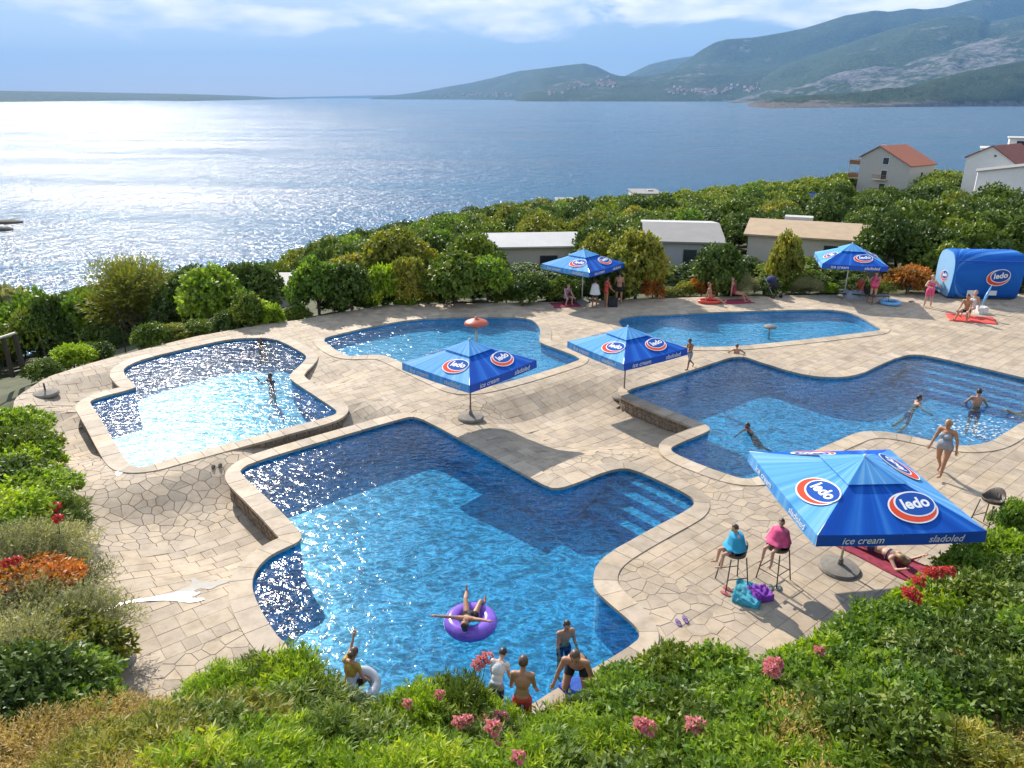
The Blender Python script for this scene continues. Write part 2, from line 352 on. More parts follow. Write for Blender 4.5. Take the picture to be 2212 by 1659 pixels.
# ------------------------------------------------------------------ pools and paved deck
def chaikin(p, it=2):
    for _ in range(it):
        q = []
        for i in range(len(p)):
            a, b = np.array(p[i]), np.array(p[(i + 1) % len(p)]); q += [a * 0.75 + b * 0.25, a * 0.25 + b * 0.75]
        p = q
    return p
def resample(p, step):
    p = np.array(p); q = np.vstack([p, p[:1]]); L = np.r_[0, np.cumsum(np.linalg.norm(np.diff(q, axis=0), axis=1))]
    n = int(L[-1] / step); s = np.linspace(0, L[-1], n, endpoint=False)
    return np.c_[np.interp(s, L, q[:, 0]), np.interp(s, L, q[:, 1])]
def ccw(p):
    p = np.array(p); a = np.sum(p[:, 0] * np.roll(p[:, 1], -1) - np.roll(p[:, 0], -1) * p[:, 1]); return p if a > 0 else p[::-1]
def offset(p, d):
    t = np.roll(p, -1, 0) - np.roll(p, 1, 0); t /= np.linalg.norm(t, axis=1)[:, None] + 1e-9
    return p + np.c_[t[:, 1], -t[:, 0]] * d          # outward for a ccw outline
POOL_PX = {
 'main': [(515, 1016), (540, 1000), (700, 952), (868, 904), (892, 899), (925, 910), (1050, 978), (1170, 1045), (1200, 1057), (1240, 1045), (1310, 1017), (1350, 1010), (1385, 1020), (1440, 1045), (1490, 1070), (1506, 1085), (1494, 1101), (1400, 1150), (1315, 1198), (1290, 1225), (1284, 1250), (1290, 1277), (1320, 1305), (1372, 1348), (1388, 1370), (1378, 1391), (1290, 1445), (1205, 1491), (1130, 1540), (1080, 1568), (1030, 1575), (900, 1555), (790, 1515), (690, 1455), (605, 1390), (570, 1340), (545, 1290), (540, 1260), (550, 1230), (580, 1200), (618, 1182), (645, 1170), (650, 1158), (634, 1138), (580, 1083), (520, 1028)],
 'left': [(191, 868), (208, 860), (288, 840), (292, 834), (274, 819), (265, 806), (266, 796), (295, 780), (347, 766), (451, 741.5), (503, 732), (556, 729.5), (583, 731), (611, 738), (655, 762), (665, 771), (660, 781), (630, 808), (627, 816), (636, 825), (680, 854), (726, 884), (731, 891), (724, 899), (590, 934), (469, 967), (382, 990), (312, 1011), (292, 1012.5), (271, 1000), (243, 955), (215, 906), (196, 878)],
 'paddling': [(693, 733), (722, 724), (800, 706), (895, 689), (1000, 685), (1104, 685), (1146, 689), (1163, 700), (1170, 715), (1166, 736), (1170, 742), (1210, 756), (1256, 774), (1250, 781), (1138, 816), (1069, 834), (1021, 844), (1000, 846), (979, 839), (930, 816), (871, 787), (837, 771), (816, 767), (764, 770), (752, 771), (735, 764), (715, 752)],
 'long': [(1333, 695), (1343, 686), (1382, 680.5), (1444, 680), (1490, 677), (1583, 673), (1756, 668.5), (1802, 669.5), (1836, 675.5), (1864, 686), (1895, 705), (1906, 712), (1899, 715.5), (1756, 733), (1640, 745), (1583, 750), (1503, 751), (1440, 745), (1380, 728), (1345, 710)],
 'right': [(1350, 847), (1360, 841), (1444, 816), (1558, 778), (1583, 771), (1611, 771), (1638, 781), (1722, 807), (1774, 814.5), (1819, 815.5), (1861, 807), (1895, 790), (1940, 771), (1968, 765.8), (2000, 767), (2100, 790), (2212, 816), (2310, 840), (2340, 856), (2320, 874), (2212, 912), (2173, 937.7), (2145, 955), (2104, 965), (2055, 964), (2000, 951.6), (1930, 936), (1888, 932.5), (1854, 935), (1819, 951), (1790, 963), (1740, 985), (1680, 1015), (1638, 1033), (1611, 1038), (1583, 1031), (1513, 1007), (1454, 981), (1445, 970.7), (1454, 962), (1524, 934), (1533, 927), (1524, 918.6), (1444, 887.4), (1364, 855)],
}
POOL = {k: resample(ccw(chaikin(g2(v), 1)), 0.14) for k, v in POOL_PX.items()}
COPW = 0.46
def relax(p, it):
    for _ in range(it): p = 0.5 * p + 0.25 * (np.roll(p, 1, 0) + np.roll(p, -1, 0))
    return p
OUTER = {k: relax(offset(p, COPW), 8) for k, p in POOL.items()}
ALLP = np.vstack(list(POOL.values()))
ALLN = np.vstack([offset(p, 1.0) - p for p in POOL.values()])
# places where the paving ramps down and bares the pool wall: (pixel from, pixel to, depth, radius)
DIPS = [((682, 797), (698, 806), 0.24, 1.05), ((775, 925), (660, 955), 0.42, 1.1), ((450, 1062), (485, 1105), 0.58, 1.9), ((1225, 890), (1350, 896), 0.50, 2.1), ((165, 915), (172, 925), 0.48, 1.5), ((225, 838), (240, 846), 0.42, 1.3)]
FLUSH = [('main', 'paddling', 'long', 'right'), ('paddling', 'long'), ('left', 'paddling'), ('paddling', 'long', 'main'), ('main',), ('main',)]
DIPW = [(np.array(G(*a)[:2]), np.array(G(*b)[:2]), d, r) for a, b, d, r in DIPS]
def deck_z_exact(P):
    P = np.asarray(P, float); z = np.zeros(len(P))
    for (a, b, d, r), fl in zip(DIPW, FLUSH):
        ab = b - a; t = np.clip(((P - a) @ ab) / (ab @ ab + 1e-9), 0, 1); q = np.linalg.norm(P - a - t[:, None] * ab, axis=1)
        w = d * (1 - ss(0.25, 1.0, q / (2.0 * r))); k = w > 0
        if k.any():
            for f in fl: w[k] *= ss(0.0, 2.2, poly_sd(P[k], POOL[f][::4]) - COPW)
        z = np.minimum(z, -w)
    return z
DGX, DGY, DGS = -24.0, 4.0, 0.15
_gx, _gy = np.meshgrid(np.arange(DGX, 36, DGS), np.arange(DGY, 46, DGS)); DGRID = deck_z_exact(np.c_[_gx.ravel(), _gy.ravel()]).reshape(_gx.shape)
def deck_z(P):
    P = np.asarray(P, float); u = np.clip((P[:, 0] - DGX) / DGS, 0, DGRID.shape[1] - 1.001); v = np.clip((P[:, 1] - DGY) / DGS, 0, DGRID.shape[0] - 1.001)
    i, j = u.astype(int), v.astype(int); a, b = u - i, v - j
    return (DGRID[j, i] * (1 - a) + DGRID[j, i + 1] * a) * (1 - b) + (DGRID[j + 1, i] * (1 - a) + DGRID[j + 1, i + 1] * a) * b
def stone_mat(name, col, rough=0.75, bump=0.35):
    m, t = new_mat(name); N = NT(t); o = N.n('ShaderNodeTexCoord').outputs['Object']
    a = N.n('ShaderNodeAttribute', attribute_name='tint').outputs['Fac']
    c0 = N.ramp(a, [(0.0, mul(col, 0.80)), (0.45, mul(col, 0.98)), (0.8, mul((col[0] * 1.02, col[1] * 0.99, col[2] * 0.93), 1.06)), (1.0, mul(col, 1.16))])
    f = N.ramp(N.noise(2.2, 7, 0.68, o), [(0.3, (0.72, 0.70, 0.66)), (0.55, (1, 1, 1)), (0.75, (1.1, 1.08, 1.04))])
    c = N.n('ShaderNodeMix', {0: 1.0, 6: c0, 7: f}, data_type='RGBA', blend_type='MULTIPLY').outputs[2]
    f2 = N.ramp(N.noise(0.35, 4, 0.6, o), [(0.35, (0.86, 0.85, 0.82)), (0.65, (1.05, 1.05, 1.05))])
    c = N.n('ShaderNodeMix', {0: 1.0, 6: c, 7: f2}, data_type='RGBA', blend_type='MULTIPLY').outputs[2]
    b = N.n('ShaderNodeBsdfPrincipled', {'Base Color': c, 'Roughness': rough, 'Specular IOR Level': 0.3})
    bn = N.n('ShaderNodeBump', {'Strength': bump, 'Distance': 0.01, 'Height': N.noise(22, 5, 0.6, o)}); N.l(bn.outputs[0], b.inputs['Normal'])
    N.out(b.outputs[0]); return m
M['paving'] = stone_mat('paving_stone', (0.46, 0.375, 0.285))
M['coping'] = stone_mat('coping_stone', (0.48, 0.395, 0.305), 0.7, 0.2)
M['mortar'] = pmat('joint_mortar', (0.33, 0.265, 0.195), 0.9, 0.25, 6)
M['rubble'] = stone_mat('wall_rubble', (0.27, 0.205, 0.15), 0.85, 0.8)
M['wallmortar'] = pmat('wall_mortar', (0.33, 0.28, 0.215), 0.9, 0.2, 9, 0.4)
def pool_mat():
    m, t = new_mat('pool_mosaic'); N = NT(t); o = N.n('ShaderNodeTexCoord').outputs['Object']
    v = N.n('ShaderNodeTexVoronoi', {'Vector': o, 'Scale': 18.0}, distance='CHEBYCHEV').outputs['Color']
    k = N.n('ShaderNodeSeparateColor', {0: v}).outputs[0]
    c = N.ramp(k, [(0.0, (0.020, 0.27, 0.56)), (0.5, (0.040, 0.36, 0.65)), (1.0, (0.085, 0.46, 0.73))])
    b = N.n('ShaderNodeBsdfPrincipled', {'Base Color': c, 'Roughness': 0.35}); N.out(b.outputs[0]); return m
M['mosaic'] = pool_mat()
def water_mat(name, tint, amp=1.0, bump=0.55, rough=0.15):
    m, t = new_mat(name); N = NT(t); o = N.n('ShaderNodeTexCoord').outputs['Object']
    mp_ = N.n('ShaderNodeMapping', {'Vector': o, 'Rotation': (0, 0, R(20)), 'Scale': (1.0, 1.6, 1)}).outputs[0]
    # ripple noise varies the see-through tint, painting in caustic bands of light
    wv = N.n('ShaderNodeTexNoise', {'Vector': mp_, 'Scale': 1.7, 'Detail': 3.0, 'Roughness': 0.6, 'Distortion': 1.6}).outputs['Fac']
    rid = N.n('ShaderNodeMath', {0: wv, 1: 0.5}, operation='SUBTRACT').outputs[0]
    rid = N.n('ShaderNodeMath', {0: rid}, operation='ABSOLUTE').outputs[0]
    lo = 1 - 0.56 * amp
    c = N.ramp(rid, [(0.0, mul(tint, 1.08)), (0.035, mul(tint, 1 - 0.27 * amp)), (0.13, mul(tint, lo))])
    h = N.n('ShaderNodeMath', {0: N.noise(3.1, 3, 0.55, mp_, 0.8), 1: N.noise(0.8, 2, 0.5, mp_, 0.5)}, operation='ADD').outputs[0]
    bn = N.n('ShaderNodeBump', {'Strength': bump, 'Distance': 0.16, 'Height': h}).outputs[0]
    tr = N.n('ShaderNodeBsdfTransparent', {'Color': c})
    gl = N.n('ShaderNodeBsdfGlossy', {'Color': (1, 1, 1, 1), 'Roughness': rough, 'Normal': bn})
    fc = N.n('ShaderNodeLayerWeight', {'Blend': 0.5, 'Normal': bn}).outputs['Facing']      # same from above and below the surface
    fr = N.n('ShaderNodeMath', {0: fc, 1: 5.0}, operation='POWER').outputs[0]
    fr = N.n('ShaderNodeMath', {0: fr, 1: 0.96, 2: 0.025}, operation='MULTIPLY_ADD').outputs[0]
    N.out(N.n('ShaderNodeMixShader', {0: fr, 1: tr.outputs[0], 2: gl.outputs[0]}).outputs[0]); return m
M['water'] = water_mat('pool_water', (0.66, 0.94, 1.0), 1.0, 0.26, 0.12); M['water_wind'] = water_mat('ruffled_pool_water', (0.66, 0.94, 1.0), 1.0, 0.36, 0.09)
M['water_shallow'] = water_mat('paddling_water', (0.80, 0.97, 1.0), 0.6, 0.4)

def cdt_fill(outlines, keep, extra=()):
    v = []; e = []
    for p in outlines:
        n0 = len(v); v += [Vector((float(a), float(b))) for a, b in p]; e += [(n0 + i, n0 + (i + 1) % len(p)) for i in range(len(p))]
    v += [Vector((float(a), float(b))) for a, b in extra]
    r = delaunay_2d_cdt(v, e, [], 0, 1e-4)
    V = np.array([(q[0], q[1]) for q in r[0]]); F = [f for f in r[2]]
    C = np.array([V[list(f)].mean(0) for f in F]); k = keep(C)
    return V, [f for f, z in zip(F, k) if z]

POOL_DEPTH = {'main': 1.12, 'left': 1.0, 'paddling': 0.42, 'long': 0.42, 'right': 1.12}
POOL_NAME = {'main': 'large foreground', 'left': 'glittering left', 'paddling': 'centre paddling', 'long': 'long shallow back', 'right': 'large right'}
def tint_mesh(me, vals):
    a = me.attributes.new('tint', 'FLOAT', 'FACE'); a.data.foreach_set('value', np.asarray(vals, dtype=np.float32))
BASIN = {}
def build_pools():
    for key, p in POOL.items():
        n = len(p); dep = POOL_DEPTH[key]
        root = tag(empty('pool_basin', (float(p[:, 0].mean()), float(p[:, 1].mean()), 0)), kind='structure'); BASIN[key] = root
        inv = Matrix.Translation(-root.location)
        pin = offset(p, 0.0)
        V, F = cdt_fill([pin], lambda C: inside(C, pin))
        mk('pool_floor', [(a, b, -dep) for a, b in V], [tuple(f) for f in F], M['mosaic'], root).matrix_parent_inverse = inv
        v = [(a, b, 0.0) for a, b in pin] + [(a, b, -dep - 0.02) for a, b in pin]
        mk('pool_wall', v, [(i, (i + 1) % n, (i + 1) % n + n, i + n) for i in range(n)], M['mosaic'], root).matrix_parent_inverse = inv
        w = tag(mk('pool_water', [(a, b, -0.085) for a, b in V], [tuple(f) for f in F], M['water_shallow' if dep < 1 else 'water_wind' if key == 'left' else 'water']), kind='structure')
        # coping stones, each one its own piece
        o = OUTER[key]; q = offset(p, -0.035); i = 0
        while i < n:
            m = rng.choice((3, 4, 4, 5)); j = min(i + m, n)
            if n - j < 2: j = n
            idx = [k % n for k in range(i, j + 1)]
            A = [q[k] for k in idx]; B = [o[k] for k in idx]
            def sh(P):   # pull the two ends together for the joint
                P = [np.array(c) for c in P]; d0 = P[1] - P[0]; d1 = P[-2] - P[-1]
                P[0] = P[0] + d0 / (np.linalg.norm(d0) + 1e-9) * 0.006; P[-1] = P[-1] + d1 / (np.linalg.norm(d1) + 1e-9) * 0.006; return P
            A, B = sh(A), sh(B); z = 0.022 + rng.uniform(-0.003, 0.003)
            ring = A + B[::-1]; k = len(ring)
            v = [(c[0], c[1], z) for c in ring] + [(c[0], c[1], z - 0.075) for c in ring]
            h = len(A)
            f = [(a, a + 1, k - 2 - a, k - 1 - a) for a in range(h - 1)]
            f = [tuple(reversed(t)) for t in f] + [(a, (a + 1) % k, (a + 1) % k + k, a + k) for a in range(k)]
            me = mesh('coping_stone', v, f, mat=M['coping']); tint_mesh(me, [rng.random()] * len(f))
            link('coping_stone', me, root).matrix_parent_inverse = inv
            i = j
build_pools()
def add_steps(key, a, b, n, run, rise, ext=0.6):
    root = BASIN[key]; A, B = G(*a), G(*b); d = (B - A).normalized(); nn = Vector((-d.y, d.x, 0))
    c = Vector((POOL[key][:, 0].mean(), POOL[key][:, 1].mean(), 0))
    if (c - A).dot(nn) < 0: nn = -nn
    ang = math.atan2(d.y, d.x)
    for i in range(n):
        top = -0.22 - rise * i; w = run; mid = (A + B) / 2 + nn * (run * (i + 0.5) - 0.02)
        o = MB().box((mid.x, mid.y, (top - POOL_DEPTH[key]) / 2), ((B - A).length + 2 * ext, w + (0.002 * i), top + POOL_DEPTH[key] - 0.004), ang).build('pool_step', M['mosaic'], root)
        o.matrix_parent_inverse = Matrix.Translation(-root.location)
add_steps('main', (1385, 1020), (1490, 1070), 4, 0.36, 0.2)
add_steps('right', (2010, 769), (2212, 816), 4, 0.4, 0.2, 0.5)

# paved deck: mortar bed, ashlar slabs and crazy paving
def convex_clip(poly, nx, ny, d):        # keep n.p <= d
    out = []; n = len(poly)
    for i in range(n):
        a, b = poly[i], poly[(i + 1) % n]; fa = nx * a[0] + ny * a[1] - d; fb = nx * b[0] + ny * b[1] - d
        if fa <= 0: out.append(a)
        if (fa < 0 < fb) or (fb < 0 < fa):
            t = fa / (fa - fb); out.append((a[0] + (b[0] - a[0]) * t, a[1] + (b[1] - a[1]) * t))
    return out
def area(p): return 0.5 * abs(sum(p[i][0] * p[(i + 1) % len(p)][1] - p[(i + 1) % len(p)][0] * p[i][1] for i in range(len(p))))
def build_deck():
    deck = resample(ccw(DECK), 0.6)
    hole = {k: offset(p, 0.1) for k, p in POOL.items()}
    gx, gy = np.meshgrid(np.arange(-20, 34, 0.7), np.arange(6, 44, 0.7)); ex = np.c_[gx.ravel(), gy.ravel()] + NR.normal(0, 0.03, (gx.size, 2))
    k = inside(ex, deck) & (poly_dist(ex, deck) > 0.3)
    for h in hole.values(): k &= ~(inside(ex, h)) & (poly_dist(ex, h) > 0.2)
    ex = ex[k]
    def keep(C):
        k = inside(C, deck)
        for h in hole.values(): k &= ~inside(C, h)
        return k
    V, F = cdt_fill([deck] + list(hole.values()), keep, ex)
    z = deck_z(V); z = z - 0.007 - 0.05 * ss(0.0, 0.06, -z)
    root = tag(mk('pool_deck', [(a, b, c) for (a, b), c in zip(V, z)], [tuple(f) for f in F], M['mortar'], smooth=True), kind='structure')
    # edging down the outer side of the deck
    n = len(deck); dz = deck_z(deck) - 0.016
    v = [(a, b, c) for (a, b), c in zip(deck, dz)] + [(a, b, -0.9) for a, b in deck]
    mk('deck_edge', v, [(i, (i + 1) % n, (i + 1) % n + n, i + n) for i in range(n)], M['wallmortar'], root)
    th = R(39.5); ct, st = math.cos(th), math.sin(th)
    uv = lambda x, y: (x * ct + y * st, -x * st + y * ct)
    xy = lambda u, v: (u * ct - v * st, u * st + v * ct)
    # crazy paving fields given as pixel quads' centres and half sizes in metres
    crazy = []
    for px, py, hu, hv in [(245, 1050, 4.3, 3.0), (1385, 1290, 1.0, 1.3), (1440, 1370, 1.7, 0.9), (1300, 985, 2.6, 0.6), (450, 1450, 1.9, 0.8), (1560, 1075, 0.9, 2.0), (960, 905, 2.0, 0.7), (1700, 1000, 0.9, 1.0)]:
        g = G(px, py); u, v = uv(g.x, g.y); crazy.append([u - hu, u + hu, v - hv, v + hv])
    vr = [-30.0]
    while vr[-1] < 40: vr.append(vr[-1] + rng.choice((0.2, 0.30, 0.36, 0.36, 0.42)))
    vr = np.array(vr)
    for c in crazy: c[2] = vr[np.argmin(abs(vr - c[2]))]; c[3] = vr[np.argmin(abs(vr - c[3]))]
    tiles = []
    J = 0.004
    for a, b in zip(vr[:-1], vr[1:]):
        mid = (a + b) / 2; spans = [(-10.0, 45.0)]
        for c in crazy:
            if c[2] < mid < c[3]:
                ns = []
                for s0, s1 in spans:
                    if s1 <= c[0] or s0 >= c[1]: ns.append((s0, s1))
                    else:
                        if s0 < c[0]: ns.append((s0, c[0]))
                        if s1 > c[1]: ns.append((c[1], s1))
                spans = ns
        for s0, s1 in spans:
            u = s0
            while u < s1 - 0.05:
                L = rng.choice((0.28, 0.36, 0.45, 0.56, 0.75)); e = min(u + L, s1)
                if s1 - e < 0.2: e = s1
                if e - u > 0.05: tiles.append([(u + J, a + J), (e - J, a + J), (e - J, b - J), (u + J, b - J)])
                u = e
    done = []
    for c in crazy:
        st_ = 0.30; pts = []
        for iu in np.arange(c[0] + st_ / 2, c[1] + 0.2, st_):
            for iv in np.arange(c[2] + st_ / 2, c[3] + 0.2, st_): pts.append((iu + rng.uniform(-0.14, 0.14), iv + rng.uniform(-0.14, 0.14)))
        A = np.array(pts)
        for i, s in enumerate(A):
            if any(d[0] < s[0] < d[1] and d[2] < s[1] < d[3] for d in done): continue
            poly = [(c[0] + J, c[2] + J), (c[1] - J, c[2] + J), (c[1] - J, c[3] - J), (c[0] + J, c[3] - J)]
            dd = np.linalg.norm(A - s, axis=1)
            for k in np.argsort(dd)[1:18]:
                w = A[k] - s; L = np.linalg.norm(w)
                if L < 1e-6: continue
                w /= L; poly = convex_clip(poly, w[0], w[1], w @ (s + A[k]) / 2 - 0.006)
                if len(poly) < 3: break
            if len(poly) < 3 or area(poly) < 0.015: continue
            for d in done:     # keep clear of a field laid before
                cx = np.mean([q[0] for q in poly]); 
                if d[0] < cx < d[1]:
                    if s[1] >= d[3]: poly = convex_clip(poly, 0, -1, -d[3])
                    elif s[1] <= d[2]: poly = convex_clip(poly, 0, 1, d[2])
                elif s[0] >= d[1] and any(d[2] < q[1] < d[3] for q in poly): poly = convex_clip(poly, -1, 0, -d[1])
                elif s[0] <= d[0] and any(d[2] < q[1] < d[3] for q in poly): poly = convex_clip(poly, 1, 0, d[0])
                if len(poly) < 3: break
            if len(poly) >= 3: tiles.append(poly)
        done.append(c)
    world_t = [[xy(*q) for q in t] for t in tiles]
    C = np.array([np.mean(t, axis=0) for t in world_t])
    k = inside(C, deck) | (poly_dist(C, deck) < 0.3)
    world_t = [t for t, b in zip(world_t, k) if b]; C = C[k]
    out = []
    dk = poly_sd(C, deck)
    ins = np.zeros(len(C), bool)
    for p in POOL.values(): ins |= inside(C, offset(p, 0.16))
    for t, c, s, iw in zip(world_t, C, dk, ins):
        if iw: continue
        d = np.linalg.norm(ALLP - c, axis=1); i = int(np.argmin(d))
        if d[i] < 1.6:
            nn = ALLN[i]; nn = nn / (np.linalg.norm(nn) + 1e-9); t = convex_clip(t, -nn[0], -nn[1], -(nn @ (ALLP[i] + nn * 0.16)))
            # a second clip where the outline bends
            if len(t) >= 3:
                for q in list(t):
                    dq = np.linalg.norm(ALLP - np.array(q), axis=1); iq = int(np.argmin(dq)); n2_ = ALLN[iq]; n2_ = n2_ / (np.linalg.norm(n2_) + 1e-9)
                    if (np.array(q) - ALLP[iq]) @ n2_ < 0.1:
                        t = convex_clip(t, -n2_[0], -n2_[1], -(n2_ @ (ALLP[iq] + n2_ * 0.12)))
                        if len(t) < 3: break
        if len(t) < 3 or area(t) < 0.006: continue
        if s > -0.6:
            for q in list(t):
                if len(t) < 3: break
                if inside([q], deck)[0]: continue
                dq = np.linalg.norm(deck - np.array(q), axis=1); iq = int(np.argmin(dq)); tg = deck[(iq + 1) % len(deck)] - deck[iq - 1]; n3 = np.array([tg[1], -tg[0]]) / np.linalg.norm(tg)
                t = convex_clip(t, n3[0], n3[1], n3 @ deck[iq])
            if len(t) < 3 or area(t) < 0.006: continue
        out.append(t)
    return root, out
deck_root, TILES = build_deck()
def place_tiles():
    cen = np.array([np.mean(t, axis=0) for t in TILES]); scr = [pr((c[0], c[1], 0)) for c in cen]
    vis = [i for i, s in enumerate(scr) if -30 < s[0] < 2240 and s[1] < 1500]
    # hidden behind the front shrubs: not worth a piece
    sil = [(0, 860), (60, 1020), (180, 1230), (225, 1450), (400, 1460), (600, 1395), (700, 1420), (1000, 1490), (1180, 1530), (1330, 1400), (1500, 1370), (1700, 1320), (1900, 1220), (2130, 1100), (2212, 1050)]
    sx = [a for a, b in sil]; sy = [b for a, b in sil]
    vis = [i for i in vis if scr[i][1] < np.interp(scr[i][0], sx, sy)]
    size = {i: area(TILES[i]) / scr[i][2] ** 2 * max(0.1, (H / scr[i][2])) for i in vis}
    big = set(sorted(vis, key=lambda i: -size[i])[:300])
    def geo(t):
        P = np.array(t); z = deck_z(P) + rng.uniform(-0.002, 0.003); k = len(t); c = P.mean(0); sh = 0.004
        top = P + (c - P) / (np.linalg.norm(c - P, axis=1)[:, None] + 1e-9) * sh
        v = [(a[0], a[1], b) for a, b in zip(top, z)] + [(a[0], a[1], b - 0.004) for a, b in zip(P, z)] + [(a[0], a[1], b - 0.03) for a, b in zip(P, z)]
        f = [tuple(range(k))] + [(i + k, (i + 1) % k + k, (i + 1) % k, i) for i in range(k)] + [(i + 2 * k, (i + 1) % k + 2 * k, (i + 1) % k + k, i + k) for i in range(k)]
        return v, f
    V = []; F = []; T = []
    for i, t in enumerate(TILES):
        if sum(t[a][0] * t[(a + 1) % len(t)][1] - t[(a + 1) % len(t)][0] * t[a][1] for a in range(len(t))) < 0: t = t[::-1]
        v, f = geo(t); tv = min(1, max(0, rng.gauss(0.5, 0.22)))
        if i in big:
            me = mesh('paving_slab', v, f, mat=M['paving']); tint_mesh(me, [tv] * len(f)); link('paving_slab', me, deck_root)
        else:
            n = len(V); V += v; F += [tuple(a + n for a in q) for q in f]; T += [tv] * len(f)
    me = mesh('paving_slabs', V, F, mat=M['paving']); tint_mesh(me, T); tag(link('paving_slabs', me, deck_root), kind='stuff')
place_tiles()

# rubble walls bared where the paving ramps down
def build_walls():
    spots = [('left', 0, 'beside the ramp at the right notch of the glittering left pool'), ('left', 1, 'between the glittering left pool and the large foreground pool'), ('main', 2, 'along the left end of the large foreground pool'), ('right', 3, 'at the left corner of the large right pool'), ('left', 4, 'at the leftmost corner of the left pool'), ('left', 5, 'at the small upper notch of the left pool')]
    for key, di, where in spots:
        a, b, d, r = DIPW[di]; p = relax(offset(POOL[key], COPW - 0.09), 10); n = len(p)
        ab = b - a; t = np.clip(((p - a) @ ab) / (ab @ ab), 0, 1); q = np.linalg.norm(p - a - t[:, None] * ab, axis=1)
        nd = -deck_z(offset(POOL[key], COPW + 0.12))
        on = (q < 2.0 * r + 0.3) & (nd > 0.10)
        if not on.any(): continue
        # longest run round the outline
        best = []; i = 0; ext = list(range(n)) * 2; run = []
        for k in ext:
            if on[k]:
                run.append(k)
                if len(run) > len(best) and len(run) <= n: best = list(run)
            else: run = []
        idx = best
        if len(idx) < 3: continue
        P = p[idx]; root = empty('stone_wall', (float(P[:, 0].mean()), float(P[:, 1].mean()), 0)); inv = Matrix.Translation(-root.location)
        tag(root, 'low rubble stone wall ' + where, 'wall', 'bared pool walls')
        m = len(P)
        v = [(x, y, -0.05) for x, y in P] + [(x, y, -0.85) for x, y in P]
        mk('wall_core', v, [(i, i + 1, i + 1 + m, i + m) for i in range(m - 1)], M['wallmortar'], root).matrix_parent_inverse = inv
        L = np.r_[0, np.cumsum(np.linalg.norm(np.diff(P, axis=0), axis=1))]
        def at(s): return np.array([np.interp(s, L, P[:, 0]), np.interp(s, L, P[:, 1])])
        z = -0.055
        while z > -0.75:
            hh = rng.uniform(0.10, 0.17); s = -rng.uniform(0, 0.1)
            while s < L[-1]:
                w = rng.uniform(0.12, 0.3); s0, s1 = max(s, 0), min(s + w, L[-1]); s += w
                if s1 - s0 < 0.06: continue
                A, B = at(s0 + 0.008), at(s1 - 0.008); t = B - A; l = np.linalg.norm(t); t /= l + 1e-9; nn = np.array([t[1], -t[0]])
                if np.max(-deck_z(np.array([A + nn * 0.2, B + nn * 0.2]))) < -z - 0.03: continue
                pr_ = rng.uniform(0.02, 0.045); jz = [rng.uniform(-0.014, 0.014) for _ in range(4)]; jj = rng.uniform(0.1, 0.3)
                z0, z1 = z - hh + 0.014, z
                ring = [(0, z0 + jz[0]), (l, z0 + jz[1]), (l, z1 + jz[2] - 0.006), (l * (0.5 + jj - 0.2), z1), (0, z1 + jz[3] - 0.006)]
                v = [(A[0] + t[0] * u - nn[0] * 0.02, A[1] + t[1] * u - nn[1] * 0.02, zz) for u, zz in ring]
                cu, cz = l / 2, (z0 + z1) / 2
                v += [(A[0] + t[0] * (cu + (u - cu) * 0.86) + nn[0] * pr_, A[1] + t[1] * (cu + (u - cu) * 0.86) + nn[1] * pr_, cz + (zz - cz) * 0.84) for u, zz in ring]
                k = 5; f = [tuple(range(k, 2 * k))] + [(i, (i + 1) % k, (i + 1) % k + k, i + k) for i in range(k)]
                me = mesh('stone', v, f, mat=M['rubble']); tint_mesh(me, [rng.random()] * len(f)); link('stone', me, root).matrix_parent_inverse = inv
            z -= hh
build_walls()
print('TILES', len(TILES))

# ------------------------------------------------------------------ buildings beyond the deck
M['render_grey'] = pmat('grey_render', (0.47, 0.45, 0.41), 0.85, 0.06, 1.5, 0.1)
M['render_cream'] = pmat('cream_render', (0.56, 0.51, 0.42), 0.85, 0.08, 1.5, 0.1)
M['render_white'] = pmat('white_render', (0.72, 0.71, 0.69), 0.8, 0.05, 1.2, 0.1)
M['roof_tile'] = pmat('red_roof_tile', (0.36, 0.115, 0.06), 0.8, 0.25, 3, 0.6, 12)
M['roof_dark'] = pmat('dark_red_roof', (0.24, 0.075, 0.05), 0.8, 0.25, 3, 0.6, 12)
M['wood_brown'] = pmat('brown_wood', (0.27, 0.13, 0.055), 0.7, 0.3, 6, 0.2)
M['glass_dark'] = pmat('dark_window', (0.035, 0.045, 0.055), 0.12, 0.1, 3)
M['roof_tan'] = pmat('tan_felt_roof', (0.42, 0.31, 0.20), 0.9, 0.12, 1.4, 0.3)
M['roof_white'] = pmat('pale_sheet_roof', (0.50, 0.49, 0.47), 0.6, 0.08, 1.0)
M['roof_grey'] = pmat('grey_sheet_roof', (0.24, 0.23, 0.22), 0.7, 0.1, 1.0)
M['clad'] = pmat('grey_cladding', (0.40, 0.41, 0.42), 0.7, 0.07, 2.0)
M['white_paint'] = pmat('white_paint', (0.75, 0.75, 0.74), 0.5, 0.05, 3)
M['dark_metal'] = pmat('dark_metal', (0.05, 0.047, 0.045), 0.45, 0.2, 8)
FOOT = [(45.0, 102.0, 1.6, None, 1.0), (47.6, 119.0, 1.6, None, 1.6)]
